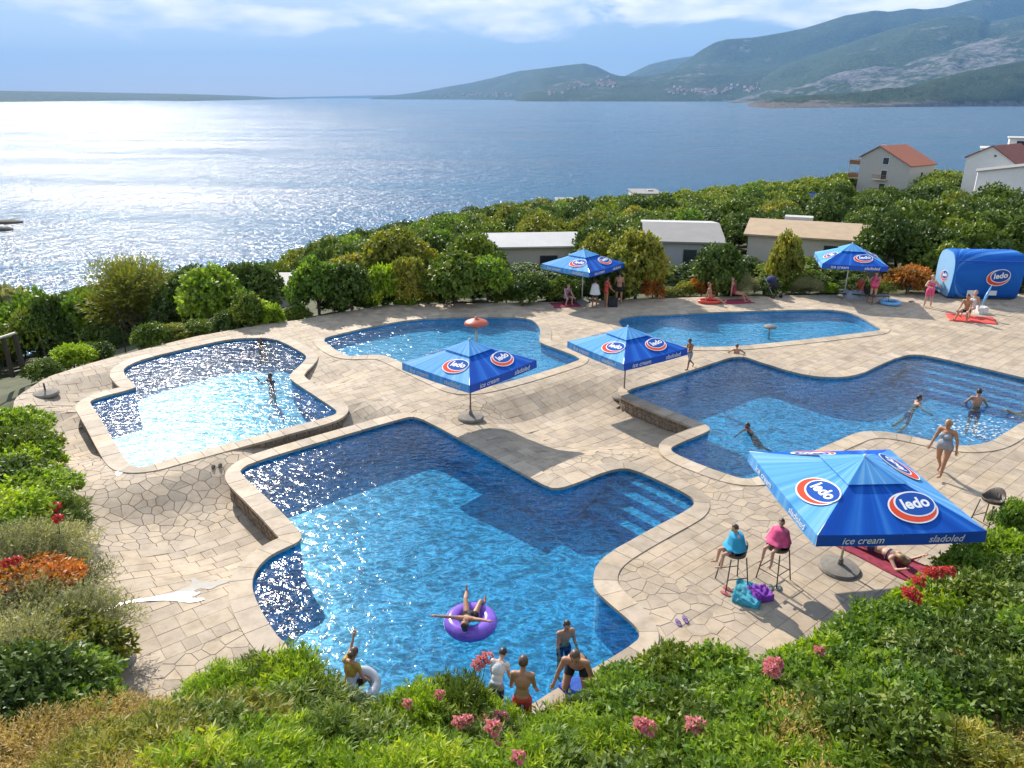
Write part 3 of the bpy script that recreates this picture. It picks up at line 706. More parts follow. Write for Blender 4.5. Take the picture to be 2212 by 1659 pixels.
def house(name, label, loc, rz, w, l, eave, ridge, peak, wall, roofm, windows=(), balconies=(), chimney=None):
    t = tag(empty(name, loc, rz), label, 'house'); FOOT.append((loc[0], loc[1], max(w, l) * 0.62))
    x0, x1 = -w / 2, w / 2; xp = x0 + w * peak
    prof = [(x0, -1.5), (x1, -1.5), (x1, eave), (xp, ridge), (x0, eave + (ridge - eave) * 0.35)]
    v = [(a, 0, b) for a, b in prof] + [(a, l, b) for a, b in prof]; k = 5
    mk('wall', v, [tuple(range(k)), tuple(range(2 * k - 1, k - 1, -1))] + [(i, i + k, (i + 1) % k + k, (i + 1) % k) for i in range(k)], wall, t)
    rb = MB(); oh = 0.35; th = 0.16
    for (xa, za), (xb, zb) in ((prof[3], prof[2]), (prof[4], prof[3])):
        dx, dz = xb - xa, zb - za; L = math.hypot(dx, dz); dx /= L; dz /= L
        if xb == prof[2][0]: xb += dx * oh; zb += dz * oh
        else: xa -= dx * oh; za -= dz * oh
        nx, nz_ = -dz * th, dx * th
        v = [(xa, -oh, za + 0.01), (xb, -oh, zb + 0.01), (xb + nx, -oh, zb + nz_), (xa + nx, -oh, za + nz_)]; v += [(a, l + oh, c) for a, b, c in v]
        rb.add(v, [(0, 1, 2, 3), (7, 6, 5, 4), (0, 4, 5, 1), (1, 5, 6, 2), (2, 6, 7, 3), (3, 7, 4, 0)])
    rf = rb.build('roof', roofm, t)
    if chimney: MB().box((chimney[0], chimney[1], chimney[2]), (0.5, 0.5, 1.2)).build('chimney', wall, rf)
    for side, a, z, ww, hh in windows:      # side f = gable front, r = right side
        if side == 'f': c, d = (a, -0.02, z), (ww, 0.10, hh)
        else: c, d = (x1 + 0.02, a, z), (0.10, ww, hh)
        fr = MB().box(c, d).build('window', M['white_paint'], t)
        e = 0.06
        MB().box((c[0] + (0.05 if side == 'r' else 0), c[1] - (0.05 if side == 'f' else 0), c[2]), ((d[0] - 0.16) if side == 'f' else e, (d[1] - 0.16) if side == 'r' else e, hh - 0.16)).build('pane', M['glass_dark'], fr)
    for side, a, z, ww, dd in balconies:
        s = MB()
        if side == 'f':
            s.box((a, -dd / 2, z), (ww, dd, 0.16)); b = s.build('balcony', M['render_cream'], t)
            q = MB()
            for i in range(int(ww / 0.22) + 1): q.box((a - ww / 2 + i * 0.22, -dd + 0.04, z + 0.55), (0.05, 0.05, 0.9))
            q.box((a, -dd + 0.04, z + 1.0), (ww, 0.08, 0.07)); q.build('railing', M['wood_brown'], b)
        else:
            s.box((x0 - dd / 2, a, z), (dd, ww, 0.16)); b = s.build('balcony', M['render_cream'], t)
            q = MB()
            for i in range(int(ww / 0.25) + 1): q.box((x0 - dd + 0.04, a - ww / 2 + i * 0.25, z + 0.5), (0.05, 0.06, 0.9))
            q.box((x0 - dd + 0.04, a, z + 1.0), (0.08, ww, 0.07)); q.box((x0 - dd / 2, a - ww / 2 + 0.03, z + 0.55), (dd, 0.05, 0.9)); q.build('railing', M['wood_brown'], b)
            MB().box((x0 - dd + 0.1, a - ww / 2 + 0.1, z - 1.3), (0.18, 0.18, 2.5)).build('post', M['render_cream'], t)
    return t
house('gable_house', 'three-storey grey and cream house with red tiled gable roof and wooden balconies', (80.4, 168, -10.6), R(-55), 11.4, 10, 6.6, 10.2, 0.36, M['render_grey'], M['roof_tile'],
      windows=[('f', 0.2, 7.3, 1.4, 1.5), ('f', 0.2, 4.4, 1.4, 2.0), ('f', 0.2, 1.6, 1.4, 2.0), ('r', 5.0, 4.6, 1.0, 1.2), ('r', 5.0, 1.9, 1.0, 1.2)],
      balconies=[('f', -0.3, 3.4, 3.0, 1.1), ('f', -0.3, 0.6, 3.0, 1.1), ('l', 2.2, 6.0, 4.2, 2.6), ('l', 2.2, 3.2, 4.2, 2.6), ('l', 2.2, 0.4, 4.2, 2.6)], chimney=(-2.4, 2.5, 9.9))
MB().box((83.6 - 5.2, 167.2, -0.2), (0.9, 0.9, 0.1))
house('white_house', 'white gabled house with dark red roof at the right edge behind the shrubs', (87.5, 142, -7.6), R(-52), 9.0, 12, 5.6, 8.8, 0.45, M['render_white'], M['roof_dark'],
      windows=[('f', -0.8, 4.5, 0.9, 1.1), ('f', 2.4, 4.3, 0.9, 1.1), ('f', 0.3, 7.2, 0.5, 0.5), ('r', 5, 3.6, 1, 1.2)])
def flat_house(name, label, loc, rz, boxes, win=(), mat=None, roofm=None, cat='house'):
    t = tag(empty(name, loc, rz), label, cat)
    for c, d in boxes:
        MB().box((c[0], c[1], c[2]), d).build('wall', mat, t)
        MB().box((c[0], c[1], c[2] + d[2] / 2 + 0.11), (d[0] + 0.6, d[1] + 0.6, 0.2)).build('roof', roofm, t)
    for c, d in win: 
        fr = MB().box(c, d).build('window', M['white_paint'], t); MB().box((c[0], c[1] - 0.04, c[2]), (d[0] - 0.14, d[1], d[2] - 0.14)).build('pane', M['glass_dark'], fr)
    FOOT.append((loc[0], loc[1], max(max(d[0], d[1]) for c, d in boxes) * 0.6)); return t
flat_house('modern_house', 'pale flat-roofed modern house behind the white gabled house', (101, 160, -7.2), R(-30), [((0, 0, 3.2), (9, 8, 7.4)), ((4, 0, 8.0), (8, 6, 2.0))], [((-2, -4.0, 5.4), (2.6, 0.12, 1.4)), ((3.2, -3.0, 8.1), (4, 0.12, 1.1))], M['render_white'], M['roof_white'])
def shed():
    t = tag(empty('plain_shed', (84.8, 131.5, -7.2), R(-30)), 'tall plain pale grey shed wall at the right edge', 'shed'); FOOT.append((88, 133, 6))
    prof = [(-5, 0.0), (7, 0.0), (7, 7.2), (-5, 5.2)]
    v = [(a, 0, b - 0.5) for a, b in prof] + [(a, 5, b - 0.5) for a, b in prof]
    mk('wall', v, [(0, 1, 2, 3), (7, 6, 5, 4), (0, 4, 5, 1), (1, 5, 6, 2), (2, 6, 7, 3), (3, 7, 4, 0)], M['render_white'], t)
    v = [(-5.3, -0.3, 4.66), (7.2, -0.3, 6.76), (7.2, 5.3, 6.76), (-5.3, 5.3, 4.66)]; v += [(a, b, c + 0.16) for a, b, c in v]
    mk('roof', v, [(3, 2, 1, 0), (4, 5, 6, 7), (0, 1, 5, 4), (1, 2, 6, 5), (2, 3, 7, 6), (3, 0, 4, 7)], M['roof_grey'], t)
    MB().box((0, -2.2, 0.4), (13, 4.2, 0.18)).build('canopy', M['roof_white'], t)
    MB().box((-2, -3, -0.3), (0.15, 0.15, 1.3)).build('post', M['dark_metal'], t); MB().box((-5.5, -3, -0.3), (0.15, 0.15, 1.3)).build('post', M['dark_metal'], t)
shed()
def mobile_home(label, loc, rz, w, l, h, roofm, roofm2, wall, wins, ac=False):
    t = tag(empty('mobile_home', loc, rz), label, 'mobile home', 'mobile homes below the deck'); FOOT.append((loc[0] + 0.0, loc[1] + l * 0.4, max(w, l) * 0.5, loc[2] + 2.0, 0))
    MB().box((0, l / 2, h / 2), (w, l, h)).build('wall', wall, t)
    for nm, y0, y1, z0, z1, m in (('roof', -0.3, l / 2, h + 0.02, h + 0.55, roofm2), ('roof', l / 2, l + 0.3, h + 0.55, h + 0.02, roofm)):
        v = [(-w / 2 - 0.3, y0, z0), (w / 2 + 0.3, y0, z0), (w / 2 + 0.3, y1, z1), (-w / 2 - 0.3, y1, z1)]; v += [(a, b, c + 0.1) for a, b, c in v]
        mk(nm, v, [(3, 2, 1, 0), (4, 5, 6, 7), (0, 1, 5, 4), (1, 2, 6, 5), (2, 3, 7, 6), (3, 0, 4, 7)], m, t)
    for x, ww, z, hh in wins:
        fr = MB().box((x, -0.02, z), (ww, 0.08, hh)).build('window', M['dark_metal'], t); MB().box((x, -0.05, z), (ww - 0.14, 0.06, hh - 0.14)).build('pane', M['glass_dark'], fr)
    if ac: MB().box((-1.2, l * 0.7, h + 0.62), (1.8, 0.9, 0.24)).build('roof_unit', M['roof_white'], t)
    return t
mobile_home('grey mobile home with pale pitched roof beside the fig tree', (10.6, 46.2, -1.3), R(-8), 4.4, 8.0, 2.5, M['roof_white'], M['roof_grey'], M['clad'], [(-1.5, 0.5, 1.5, 1.4), (0.4, 0.8, 1.1, 2.0)])
mobile_home('long cabin with tan felt roof behind the right-hand umbrella', (19.0, 47.2, -1.2), R(-22), 8.0, 6.5, 2.45, M['roof_tan'], M['roof_tan'], M['render_cream'], [(-1.6, 1.0, 1.5, 1.0), (1.0, 0.8, 1.1, 2.0), (2.6, 1.0, 1.5, 1.0)], True)
mobile_home('low mobile home with cream roof behind the left-hand back umbrella', (1.0, 50.5, -2.4), R(5), 7.0, 4.5, 2.5, M['roof_tan'], M['roof_white'], M['render_cream'], [(-2, 1.2, 1.5, 0.9), (1.5, 1.2, 1.5, 0.9)])
FLAT = {}
def flat_roof(px, py, Y, w, l, label):
    
    for Y in np.arange(60, 230, 1.0):
        p = atY(px, py, Y); g = lz(p.x, p.y)
        if p.z - g < 3.0: break
    FLAT[px] = Y
    FOOT.append((p.x, p.y, w * 0.7, p.z - 0.45, 0))
    t = tag(empty('flat_roofed_block', (p.x, p.y, g)), label, 'building', 'flat roofs in the wood'); h = p.z - g; FOOT.append((p.x, p.y + l / 2, max(w, l) * 0.55, p.z, 0))
    MB().box((0, l / 2, h / 2 - 0.5), (w, l, h + 1)).build('wall', M['render_cream'], t); MB().box((0, l / 2, h + 0.09), (w + 0.8, l + 0.8, 0.16)).build('roof', M['roof_grey'], t)
    MB().box((w * 0.2, l * 0.5, h + 0.4), (1.6, 1.2, 0.5)).build('roof_hatch', M['roof_white'], t)
flat_roof(1222, 436, 112, 5.0, 9, 'low grey flat roof among the trees left of the larger one')
flat_roof(1400, 419, 128, 8.0, 12, 'wide grey flat roof with a hatch near the top of the wood')
flat_roof(615, 624, 66, 3.2, 5, 'small pale flat roof low in the wood on the left')
# far houses on the hillsides across the bay
def far_houses():
    pal = [pmat('far_wall_a', (0.62, 0.58, 0.52), 0.9), pmat('far_wall_b', (0.70, 0.68, 0.64), 0.9), pmat('far_wall_c', (0.50, 0.40, 0.32), 0.9)]
    hr = [(o, o.data) for o in SC.objects if o.name in ('town_hill', 'rocky_slope', 'peninsula_hills')]
    dg = bpy.context.evaluated_depsgraph_get()
    meshes = []
    for i in range(6):
        w, l, h = rng.uniform(14, 22), rng.uniform(12, 18), rng.uniform(9, 15)
        b = MB().box((0, 0, h / 2 - 4), (w, l, h + 8)); rh = rng.uniform(3, 5)
        me = mesh('hillside_house', b.v, b.f, mat=pal[i % 3]); me.materials.append(M['roof_tile'])
        v = list(b.v) + [(-w / 2 - 1, -l / 2 - 1, h), (w / 2 + 1, -l / 2 - 1, h), (w / 2 + 1, l / 2 + 1, h), (-w / 2 - 1, l / 2 + 1, h), (-w / 2 - 1, 0, h + rh), (w / 2 + 1, 0, h + rh)]
        f = list(b.f) + [(8, 9, 13, 12), (10, 11, 12, 13), (8, 12, 11), (9, 10, 13)]
        me = mesh('hillside_house', v, f, mat=pal[i % 3]); me.materials.append(M['roof_tile'])
        for q in list(me.polygons)[-4:]: q.material_index = 1
        meshes.append(me)
    zones = [(1230, 1330, 165, 192, 34, 'town_hill', 'tiny pale house in the far village below the rounded hill'), (1180, 1230, 190, 206, 10, 'town_hill', 'tiny house at the left foot of the far village'), (1440, 1560, 186, 206, 36, 'town_hill', 'tiny pale house in the shoreline village across the bay'), (1560, 1680, 178, 202, 30, 'town_hill', 'tiny house in the middle of the village across the bay'), (1640, 1830, 152, 176, 26, 'town_hill', 'tiny white house scattered on the slope above the headland'), (940, 1120, 200, 212, 26, 'peninsula_hills', 'tiny house low on the far peninsula')]
    HB = {o.name: o for o, d in hr}
    from mathutils.bvhtree import BVHTree
    T = {k: BVHTree.FromObject(o, dg) for k, o in HB.items()}
    for x0, x1, y0, y1, n, hn, lab in zones:
        for i in range(n):
            x = rng.uniform(x0, x1); y = rng.triangular(y0, y1, y1 - (y1 - y0) * 0.3); d = Vector(ray(x, y)).normalized()
            hit = T[hn].ray_cast(Vector((0, 0, H)), d, 30000)
            if hit[0] is None: continue
            o = link('hillside_house', rng.choice(meshes)); o.location = hit[0]; o.rotation_euler = (0, 0, rng.uniform(-0.6, 0.6))
            k = max(0.8, hit[3] / 7000); o.scale = (k, k, k); tag(o, lab, 'house', lab.replace('tiny ', '').replace('house', 'houses'))
bpy.context.view_layer.update()
far_houses()

# ------------------------------------------------------------------ vegetation
def foliage(name, lobes, ns, k, L, Wd, sl, th0, th1, up, seed, inner=0.3, zmin=-0.35, lobevar=0.25, fold=0.0):
    g = np.random.default_rng(seed); lobes = np.array(lobes, float); nl = len(lobes)
    ar = (lobes[:, 3] * lobes[:, 4] + lobes[:, 3] * lobes[:, 5] + lobes[:, 4] * lobes[:, 5]); li = g.choice(nl, ns, p=ar / ar.sum())
    d = g.normal(size=(ns * 3, 3)); d /= np.linalg.norm(d, axis=1)[:, None]; d = d[d[:, 2] > zmin][:ns]; li = li[:len(d)]; ns = len(d)
    rr = 1 - inner * g.random(ns) ** 1.6
    pos = lobes[li, :3] + d * lobes[li, 3:6] * rr[:, None]
    ax = d + np.array([0, 0, up]) + g.normal(0, 0.28, (ns, 3)); ax /= np.linalg.norm(ax, axis=1)[:, None]
    tl = g.normal(0, lobevar * 0.5, nl)[li] + g.normal(0, 0.08, ns)
    n = ns * k
    P = np.repeat(pos, k, 0); A = np.repeat(ax, k, 0); T = np.repeat(tl, k)
    r = g.normal(size=(n, 3)); e = np.cross(A, r); e /= np.linalg.norm(e, axis=1)[:, None] + 1e-9
    th = g.uniform(th0, th1, n); s = g.random(n) * sl
    D = A * np.cos(th)[:, None] + e * np.sin(th)[:, None]; D[:, 2] -= 0.12; D /= np.linalg.norm(D, axis=1)[:, None]
    base = P + A * (s - sl * 0.5)[:, None]
    side = np.cross(D, A); side /= np.linalg.norm(side, axis=1)[:, None] + 1e-9
    ro = g.normal(0, 0.5, n); nrm = np.cross(side, D); side = side * np.cos(ro)[:, None] + nrm * np.sin(ro)[:, None]
    l = (L * g.uniform(0.65, 1.25, n))[:, None]; w = (Wd * g.uniform(0.7, 1.2, n))[:, None] * 0.5
    V = np.stack([base, base + D * l * 0.45 + side * w, base + D * l, base + D * l * 0.45 - side * w], 1).reshape(-1, 3)
    me = bpy.data.meshes.new(name); me.vertices.add(4 * n); me.vertices.foreach_set('co', V.astype(np.float32).ravel())
    me.loops.add(4 * n); me.loops.foreach_set('vertex_index', np.arange(4 * n, dtype=np.int32)); me.polygons.add(n)
    me.polygons.foreach_set('loop_start', np.arange(0, 4 * n, 4, dtype=np.int32)); me.update(calc_edges=True)
    tint_mesh(me, np.clip(0.5 + T + g.normal(0, 0.13, n), 0, 1)); return me
def dome_lobes(g, n, rx, rz, zc, lr0, lr1):
    o = []
    for i in range(n):
        a = 2 * PI * (i + g.random()) / n * 2.4; t = math.sqrt((i + 0.5) / n); x, y = rx * t * math.cos(a), rx * t * math.sin(a)
        z = zc + rz * math.sqrt(max(0, 1 - t * t * 0.92)) * g.uniform(0.75, 1.05); r = g.uniform(lr0, lr1); o.append((x, y, z, r, r, r * g.uniform(0.75, 0.95)))
    return o
M['bark'] = pmat('bark', (0.13, 0.095, 0.065), 0.95, 0.3, 7, 0.6)
M['lf_dark'] = leafmat('leaf_dark_green', [(0.0, (0.041, 0.076, 0.013)), (0.5, (0.090, 0.144, 0.021)), (1.0, (0.181, 0.235, 0.030))], 0.20)
M['lf_mid'] = leafmat('leaf_mid_green', [(0.0, (0.067, 0.114, 0.015)), (0.5, (0.142, 0.204, 0.023)), (1.0, (0.276, 0.309, 0.032))], 0.24)
M['lf_yel'] = leafmat('leaf_olive_yellow', [(0.0, (0.106, 0.131, 0.021)), (0.5, (0.243, 0.254, 0.033)), (1.0, (0.457, 0.370, 0.049))], 0.36)
M['lf_lime'] = leafmat('leaf_bright_lime', [(0.0, (0.127, 0.214, 0.016)), (0.5, (0.282, 0.403, 0.026)), (1.0, (0.525, 0.559, 0.041))], 0.42)
M['lf_grey'] = leafmat('leaf_silver_grey', [(0.0, (0.146, 0.156, 0.077)), (0.5, (0.311, 0.304, 0.147)), (1.0, (0.584, 0.526, 0.276))], 0.3)
M['lf_dry'] = leafmat('leaf_dry_tan', [(0.0, (0.272, 0.197, 0.065)), (0.5, (0.525, 0.370, 0.136)), (1.0, (0.856, 0.608, 0.236))], 0.3)
M['lf_red'] = leafmat('leaf_russet', [(0.0, (0.195, 0.116, 0.024)), (0.5, (0.505, 0.189, 0.038)), (1.0, (0.816, 0.280, 0.059))], 0.35)
M['lf_fig'] = leafmat('leaf_fig', [(0.0, (0.068, 0.140, 0.019)), (0.5, (0.166, 0.271, 0.030)), (1.0, (0.360, 0.452, 0.049))], 0.38)
def trunk_mesh(name, h, r, nb, spread, seed, lean=0.1, start=0.35):
    g = random.Random(seed); b = MB()
    top = Vector((g.uniform(-lean, lean) * h, g.uniform(-lean, lean) * h, h * 0.62)); midp = top * 0.5 + Vector((g.uniform(-0.1, 0.1), g.uniform(-0.1, 0.1), 0))
    b.tube([(0, 0, -0.4), midp, top], [r * 1.25, r * 0.9, r * 0.6], 8)
    for i in range(nb):
        a = 2 * PI * (i + g.random() * 0.7) / nb; f = g.uniform(start, 0.95); s = top * f; e = Vector((math.cos(a) * spread * g.uniform(0.6, 1), math.sin(a) * spread * g.uniform(0.6, 1), h * g.uniform(0.68, 0.95)))
        m = s.lerp(e, 0.5) + Vector((0, 0, -0.08 * h)); b.tube([s, m, e], [r * 0.5, r * 0.33, r * 0.12], 6)
    me = mesh(name, b.v, b.f, True); me.materials.append(M['bark']); return me
g0 = random.Random(3)
CROWN = {}; TRUNK = {}
for i in range(5):
    lb = dome_lobes(g0, 14 + i % 3, 2.1, 2.9, 1.0, 0.95, 1.5)
    CROWN['wood%d' % i] = foliage('crown', lb, 1500, 6, 0.30, 0.19, 0.25, 0.5, 1.3, 0.35, 20 + i, 0.35, -0.45, 0.35)
    TRUNK['wood%d' % i] = trunk_mesh('trunk', 4.2, 0.16, 5, 1.5, 40 + i)
for i in range(3):   # larger leaved trees next to the deck
    lb = dome_lobes(g0, 19, 1.35, 2.2, 0.5, 0.5, 0.85)
    CROWN['fig%d' % i] = foliage('crown', lb, 1500, 6, 0.24, 0.17, 0.3, 0.6, 1.4, 0.25, 60 + i, 0.5, -0.7, 0.35)
    TRUNK['fig%d' % i] = trunk_mesh('trunk', 3.0, 0.09, 7, 1.2, 70 + i, 0.12, 0.15)
lb = [(g0.uniform(-1.1, 1.1), g0.uniform(-1.0, 1.0), g0.uniform(1.6, 3.4), 0.75, 0.75, 0.95) for _ in range(14)]
CROWN['willow'] = foliage('crown', lb, 2600, 7, 0.20, 0.04, 0.5, 0.2, 0.8, 0.5, 81, 0.6, -0.8, 0.3); TRUNK['willow'] = trunk_mesh('trunk', 3.4, 0.09, 9, 1.1, 82, 0.1, 0.1)
for i in range(3):
    lb = dome_lobes(g0, 13, 0.75, 0.75, 0.2, 0.32, 0.5)
    CROWN['shrub%d' % i] = foliage('crown', lb, 1300, 7, 0.13, 0.066, 0.18, 0.45, 1.25, 0.45, 90 + i, 0.45, -0.6, 0.3); TRUNK['shrub%d' % i] = trunk_mesh('stems', 0.95, 0.03, 8, 0.6, 95 + i, 0.05, 0.05)
for i in range(3):   # oleander: upright shoots with whorls of long narrow leaves
    lb = dome_lobes(g0, 12, 0.75, 0.75, 0.4, 0.3, 0.48)
    CROWN['oleander%d' % i] = foliage('crown', lb, 560, 17, 0.17, 0.034, 0.36, 0.35, 1.05, 1.3, 100 + i, 0.55, -0.5, 0.3); TRUNK['oleander%d' % i] = trunk_mesh('stems', 1.15, 0.025, 10, 0.6, 105 + i, 0.05, 0.05)
for i in range(2):   # fine leaved silver shrub
    lb = dome_lobes(g0, 11, 0.75, 0.6, 0.3, 0.3, 0.5)
    CROWN['fine%d' % i] = foliage('crown', lb, 2000, 8, 0.075, 0.016, 0.3, 0.25, 0.9, 0.7, 110 + i, 0.6, -0.5, 0.3); TRUNK['fine%d' % i] = trunk_mesh('stems', 0.9, 0.022, 10, 0.6, 115 + i, 0.05, 0.05)
def crown_obj(key, mat, parent):
    me = CROWN[key]
    if not me.materials: me.materials.append(mat)
    o = link('crown', me, parent); o.material_slots[0].link = 'OBJECT'; o.material_slots[0].material = M[mat] if isinstance(mat, str) else mat; return o
for me in CROWN.values(): me.materials.append(M['lf_mid'])
def plant(name, label, cat, loc, key, mat, sc, rz, group=None):
    t = tag(empty(name, loc, rz), label, cat, group); t.scale = sc if isinstance(sc, tuple) else (sc, sc, sc)
    crown_obj(key, mat, t); link('stems' if 'stems' in TRUNK[key].name else 'trunk', TRUNK[key], t); return t
def nearp(x, y):     # ground point below a deck-level pixel
    g = G(x, y); return g
# -- trees and shrubs along the far side of the deck: px x, px y of foot, crown top y, crown width px, kind, material, name, label
BACK = [
 (40, 705, 603, 150, 'shrub0', 'lf_grey', 'olive_bush', 'hazy grey-green bush at the left edge against the sea glare'),
 (120, 748, 632, 120, 'fig0', 'lf_dark', 'small_tree', 'small dark leafy tree just right of the wooden gate posts'),
 (190, 735, 622, 110, 'fig1', 'lf_fig', 'small_tree', 'small leafy tree left of the pale willow-like tree'),
 (292, 722, 556, 190, 'willow', 'lf_yel', 'willow_like_tree', 'tall pale green feathery tree above the left pool'),
 (250, 735, 700, 60, 'shrub1', 'lf_dark', 'round_shrub', 'low dark round shrub under the feathery tree'),
 (390, 712, 600, 110, 'fig2', 'lf_dark', 'fig_tree', 'dark leafy tree right of the feathery tree'),
 (468, 708, 572, 160, 'fig0', 'lf_fig', 'fig_tree', 'broad green fig tree with thin trunks behind the left pool'),
 (540, 705, 625, 80, 'fig1', 'lf_mid', 'slim_tree', 'slim tree on a bare thin trunk right of the broad fig'),
 (590, 700, 652, 62, 'shrub2', 'lf_lime', 'pale_shrub', 'pale flowering shrub left of the twin leafy trees'),
 (690, 678, 545, 120, 'fig2', 'lf_fig', 'leafy_tree', 'leafy tree, left one of the twin trees above the paddling pool'),
 (760, 674, 560, 110, 'fig0', 'lf_dark', 'leafy_tree', 'darker leafy tree, right one of the twin trees above the paddling pool'),
 (830, 666, 562, 110, 'shrub0', 'lf_lime', 'bright_bush', 'bright lime green bush behind the paddling pool'),
 (880, 662, 636, 60, 'shrub1', 'lf_lime', 'low_bush', 'low yellow-green bush at the left foot of the big round bush'),
 (890, 664, 545, 90, 'fig1', 'lf_yel', 'yellowish_tree', 'yellowish tree left of the big round bush'),
 (985, 660, 537, 150, 'fig2', 'lf_mid', 'round_bush', 'big round green bush behind the paddling pool'),
 (1055, 660, 545, 110, 'fig1', 'lf_fig', 'round_bush', 'leafy bush joined to the right of the big round bush'),
 (1145, 655, 585, 110, 'shrub2', 'lf_dark', 'hedge_shrub', 'dark green shrub left of the left-hand back umbrella'),
 (1215, 652, 592, 80, 'shrub0', 'lf_mid', 'hedge_shrub', 'green shrub behind the pole of the left-hand back umbrella'),
 (1300, 648, 560, 90, 'shrub1', 'lf_dark', 'hedge_shrub', 'dark shrub behind the three standing people'),
 (1372, 645, 490, 140, 'fig0', 'lf_yel', 'tall_tree', 'tall yellow-green tree right of the left-hand back umbrella'),
 (1345, 648, 540, 80, 'fig2', 'lf_mid', 'leafy_tree', 'green tree tucked behind the left-hand back umbrella'),
 (1408, 645, 595, 60, 'shrub2', 'lf_red', 'russet_shrub', 'russet shrub in front of the grey mobile home'),
 (1450, 640, 618, 60, 'shrub0', 'lf_yel', 'low_bush', 'low yellowish bush below the mobile home wall'),
 (1545, 640, 515, 120, 'fig1', 'lf_dark', 'fig_tree', 'dark big-leaved fig tree between the mobile home and tan cabin'),
 (1515, 640, 592, 60, 'shrub1', 'lf_red', 'oleander', 'reddish oleander at the left foot of the fig tree'),
 (1600, 640, 588, 80, 'fine0', 'lf_grey', 'silver_shrub', 'blue-grey shrub right of the fig tree'),
 (1690, 632, 490, 78, 'fig2', 'lf_yel', 'young_tree', 'slim yellow-leaved young tree in front of the tan cabin'),
 (1660, 640, 596, 70, 'shrub2', 'lf_dark', 'dark_shrub', 'dark shrub behind the stroller'),
 (1745, 640, 592, 70, 'fine1', 'lf_grey', 'silver_shrub', 'blue-grey shrub left of the right-hand back umbrella'),
 (1790, 640, 606, 50, 'shrub0', 'lf_lime', 'bright_bush', 'small bright green bush left of the umbrella pole'),
 (1850, 636, 590, 90, 'shrub1', 'lf_dark', 'dark_shrub', 'dark shrub behind the right-hand back umbrella'),
 (1920, 638, 600, 70, 'fine0', 'lf_mid', 'green_shrub', 'green shrub right of the standing woman in pink'),
 (1960, 636, 568, 110, 'shrub2', 'lf_red', 'orange_shrub', 'orange and russet shrub left of the blue kiosk'),
 (2040, 618, 520, 110, 'fig0', 'lf_mid', 'leafy_tree', 'leafy tree behind the left end of the blue kiosk'),
 (2130, 612, 500, 130, 'fig1', 'lf_dark', 'leafy_tree', 'dark leafy tree above the blue kiosk roof'),
 (2205, 630, 535, 90, 'fig2', 'lf_dark', 'leafy_tree', 'dark tree at the right edge beside the kiosk'),
]
for i, (x, yf, yt, w, key, mat, nm, lab) in enumerate(BACK):
    p = G(x, yf); 
    for _ in range(3): z = lz(p.x, p.y); p = G(x, yf, z) if poly_sd([(p.x, p.y)], DECK)[0] > 0 else p
    z = lz(p.x, p.y) if poly_sd([(p.x, p.y)], DECK)[0] > 0 else 0.0
    if poly_sd([(p.x, p.y)], DECK)[0] < 0.35:     # stand just outside the paving
        dd = np.array([p.x, p.y]); st = dd / np.linalg.norm(dd)
        for s_ in np.arange(0, 3.5, 0.2):
            q = dd + st * s_
            if poly_sd([q], DECK)[0] > 0.35: break
        p = Vector((q[0], q[1], 0)); z = lz(p.x, p.y)
    dep = pr((p.x, p.y, z))[2]; top = atY(x, yt, p.y).z; ht = top - z; wd = w / F_ * dep
    base_h = {'w': 4.9, 'f': 3.3, 's': 1.35, 'o': 1.5}[key[0]]; base_w = {'w': 6.0, 'f': 3.9, 's': 2.3, 'o': 2.2}[key[0]]
    if key == 'willow': base_h, base_w = 4.3, 3.6
    if key.startswith('fine'): base_h, base_w = 1.3, 2.2
    plant(nm, lab, 'tree' if 'tree' in nm else 'shrub', (p.x, p.y, z - 0.05), key, mat, (wd / base_w, wd / base_w, ht / base_h), rng.uniform(0, 6))
HEDGE = [(x, key, mt) for x, key, mt in [(100, 'shrub0', 'lf_mid'), (160, 'shrub1', 'lf_lime'), (215, 'shrub2', 'lf_dark'), (330, 'shrub0', 'lf_mid'), (360, 'shrub1', 'lf_yel'), (425, 'shrub2', 'lf_mid'), (500, 'shrub0', 'lf_dark'), (560, 'shrub1', 'lf_lime'), (640, 'shrub2', 'lf_mid'), (725, 'shrub0', 'lf_dark'), (795, 'shrub1', 'lf_dark'), (855, 'shrub2', 'lf_mid'), (925, 'shrub0', 'lf_yel'), (960, 'shrub1', 'lf_mid'), (1020, 'shrub2', 'lf_dark'), (1095, 'shrub0', 'lf_mid'), (1180, 'shrub1', 'lf_fig'), (1250, 'shrub2', 'lf_dark'), (1270, 'shrub0', 'lf_fig'), (1330, 'shrub1', 'lf_mid'), (1480, 'shrub2', 'lf_yel'), (1570, 'shrub0', 'lf_dark'), (1630, 'fine0', 'lf_grey'), (1710, 'shrub1', 'lf_mid'), (1770, 'shrub2', 'lf_dark'), (1885, 'shrub0', 'lf_mid'), (2005, 'fine1', 'lf_mid'), (2190, 'shrub2', 'lf_mid')]]
T_ = ['twenty', 'twenty-']; U_ = ['', 'first', 'second', 'third', 'fourth', 'fifth', 'sixth', 'seventh', 'eighth', 'ninth', 'tenth', 'eleventh', 'twelfth', 'thirteenth', 'fourteenth', 'fifteenth', 'sixteenth', 'seventeenth', 'eighteenth', 'nineteenth', 'twentieth'] + ['twenty-' + w for w in ('first', 'second', 'third', 'fourth', 'fifth', 'sixth', 'seventh', 'eighth', 'ninth')]
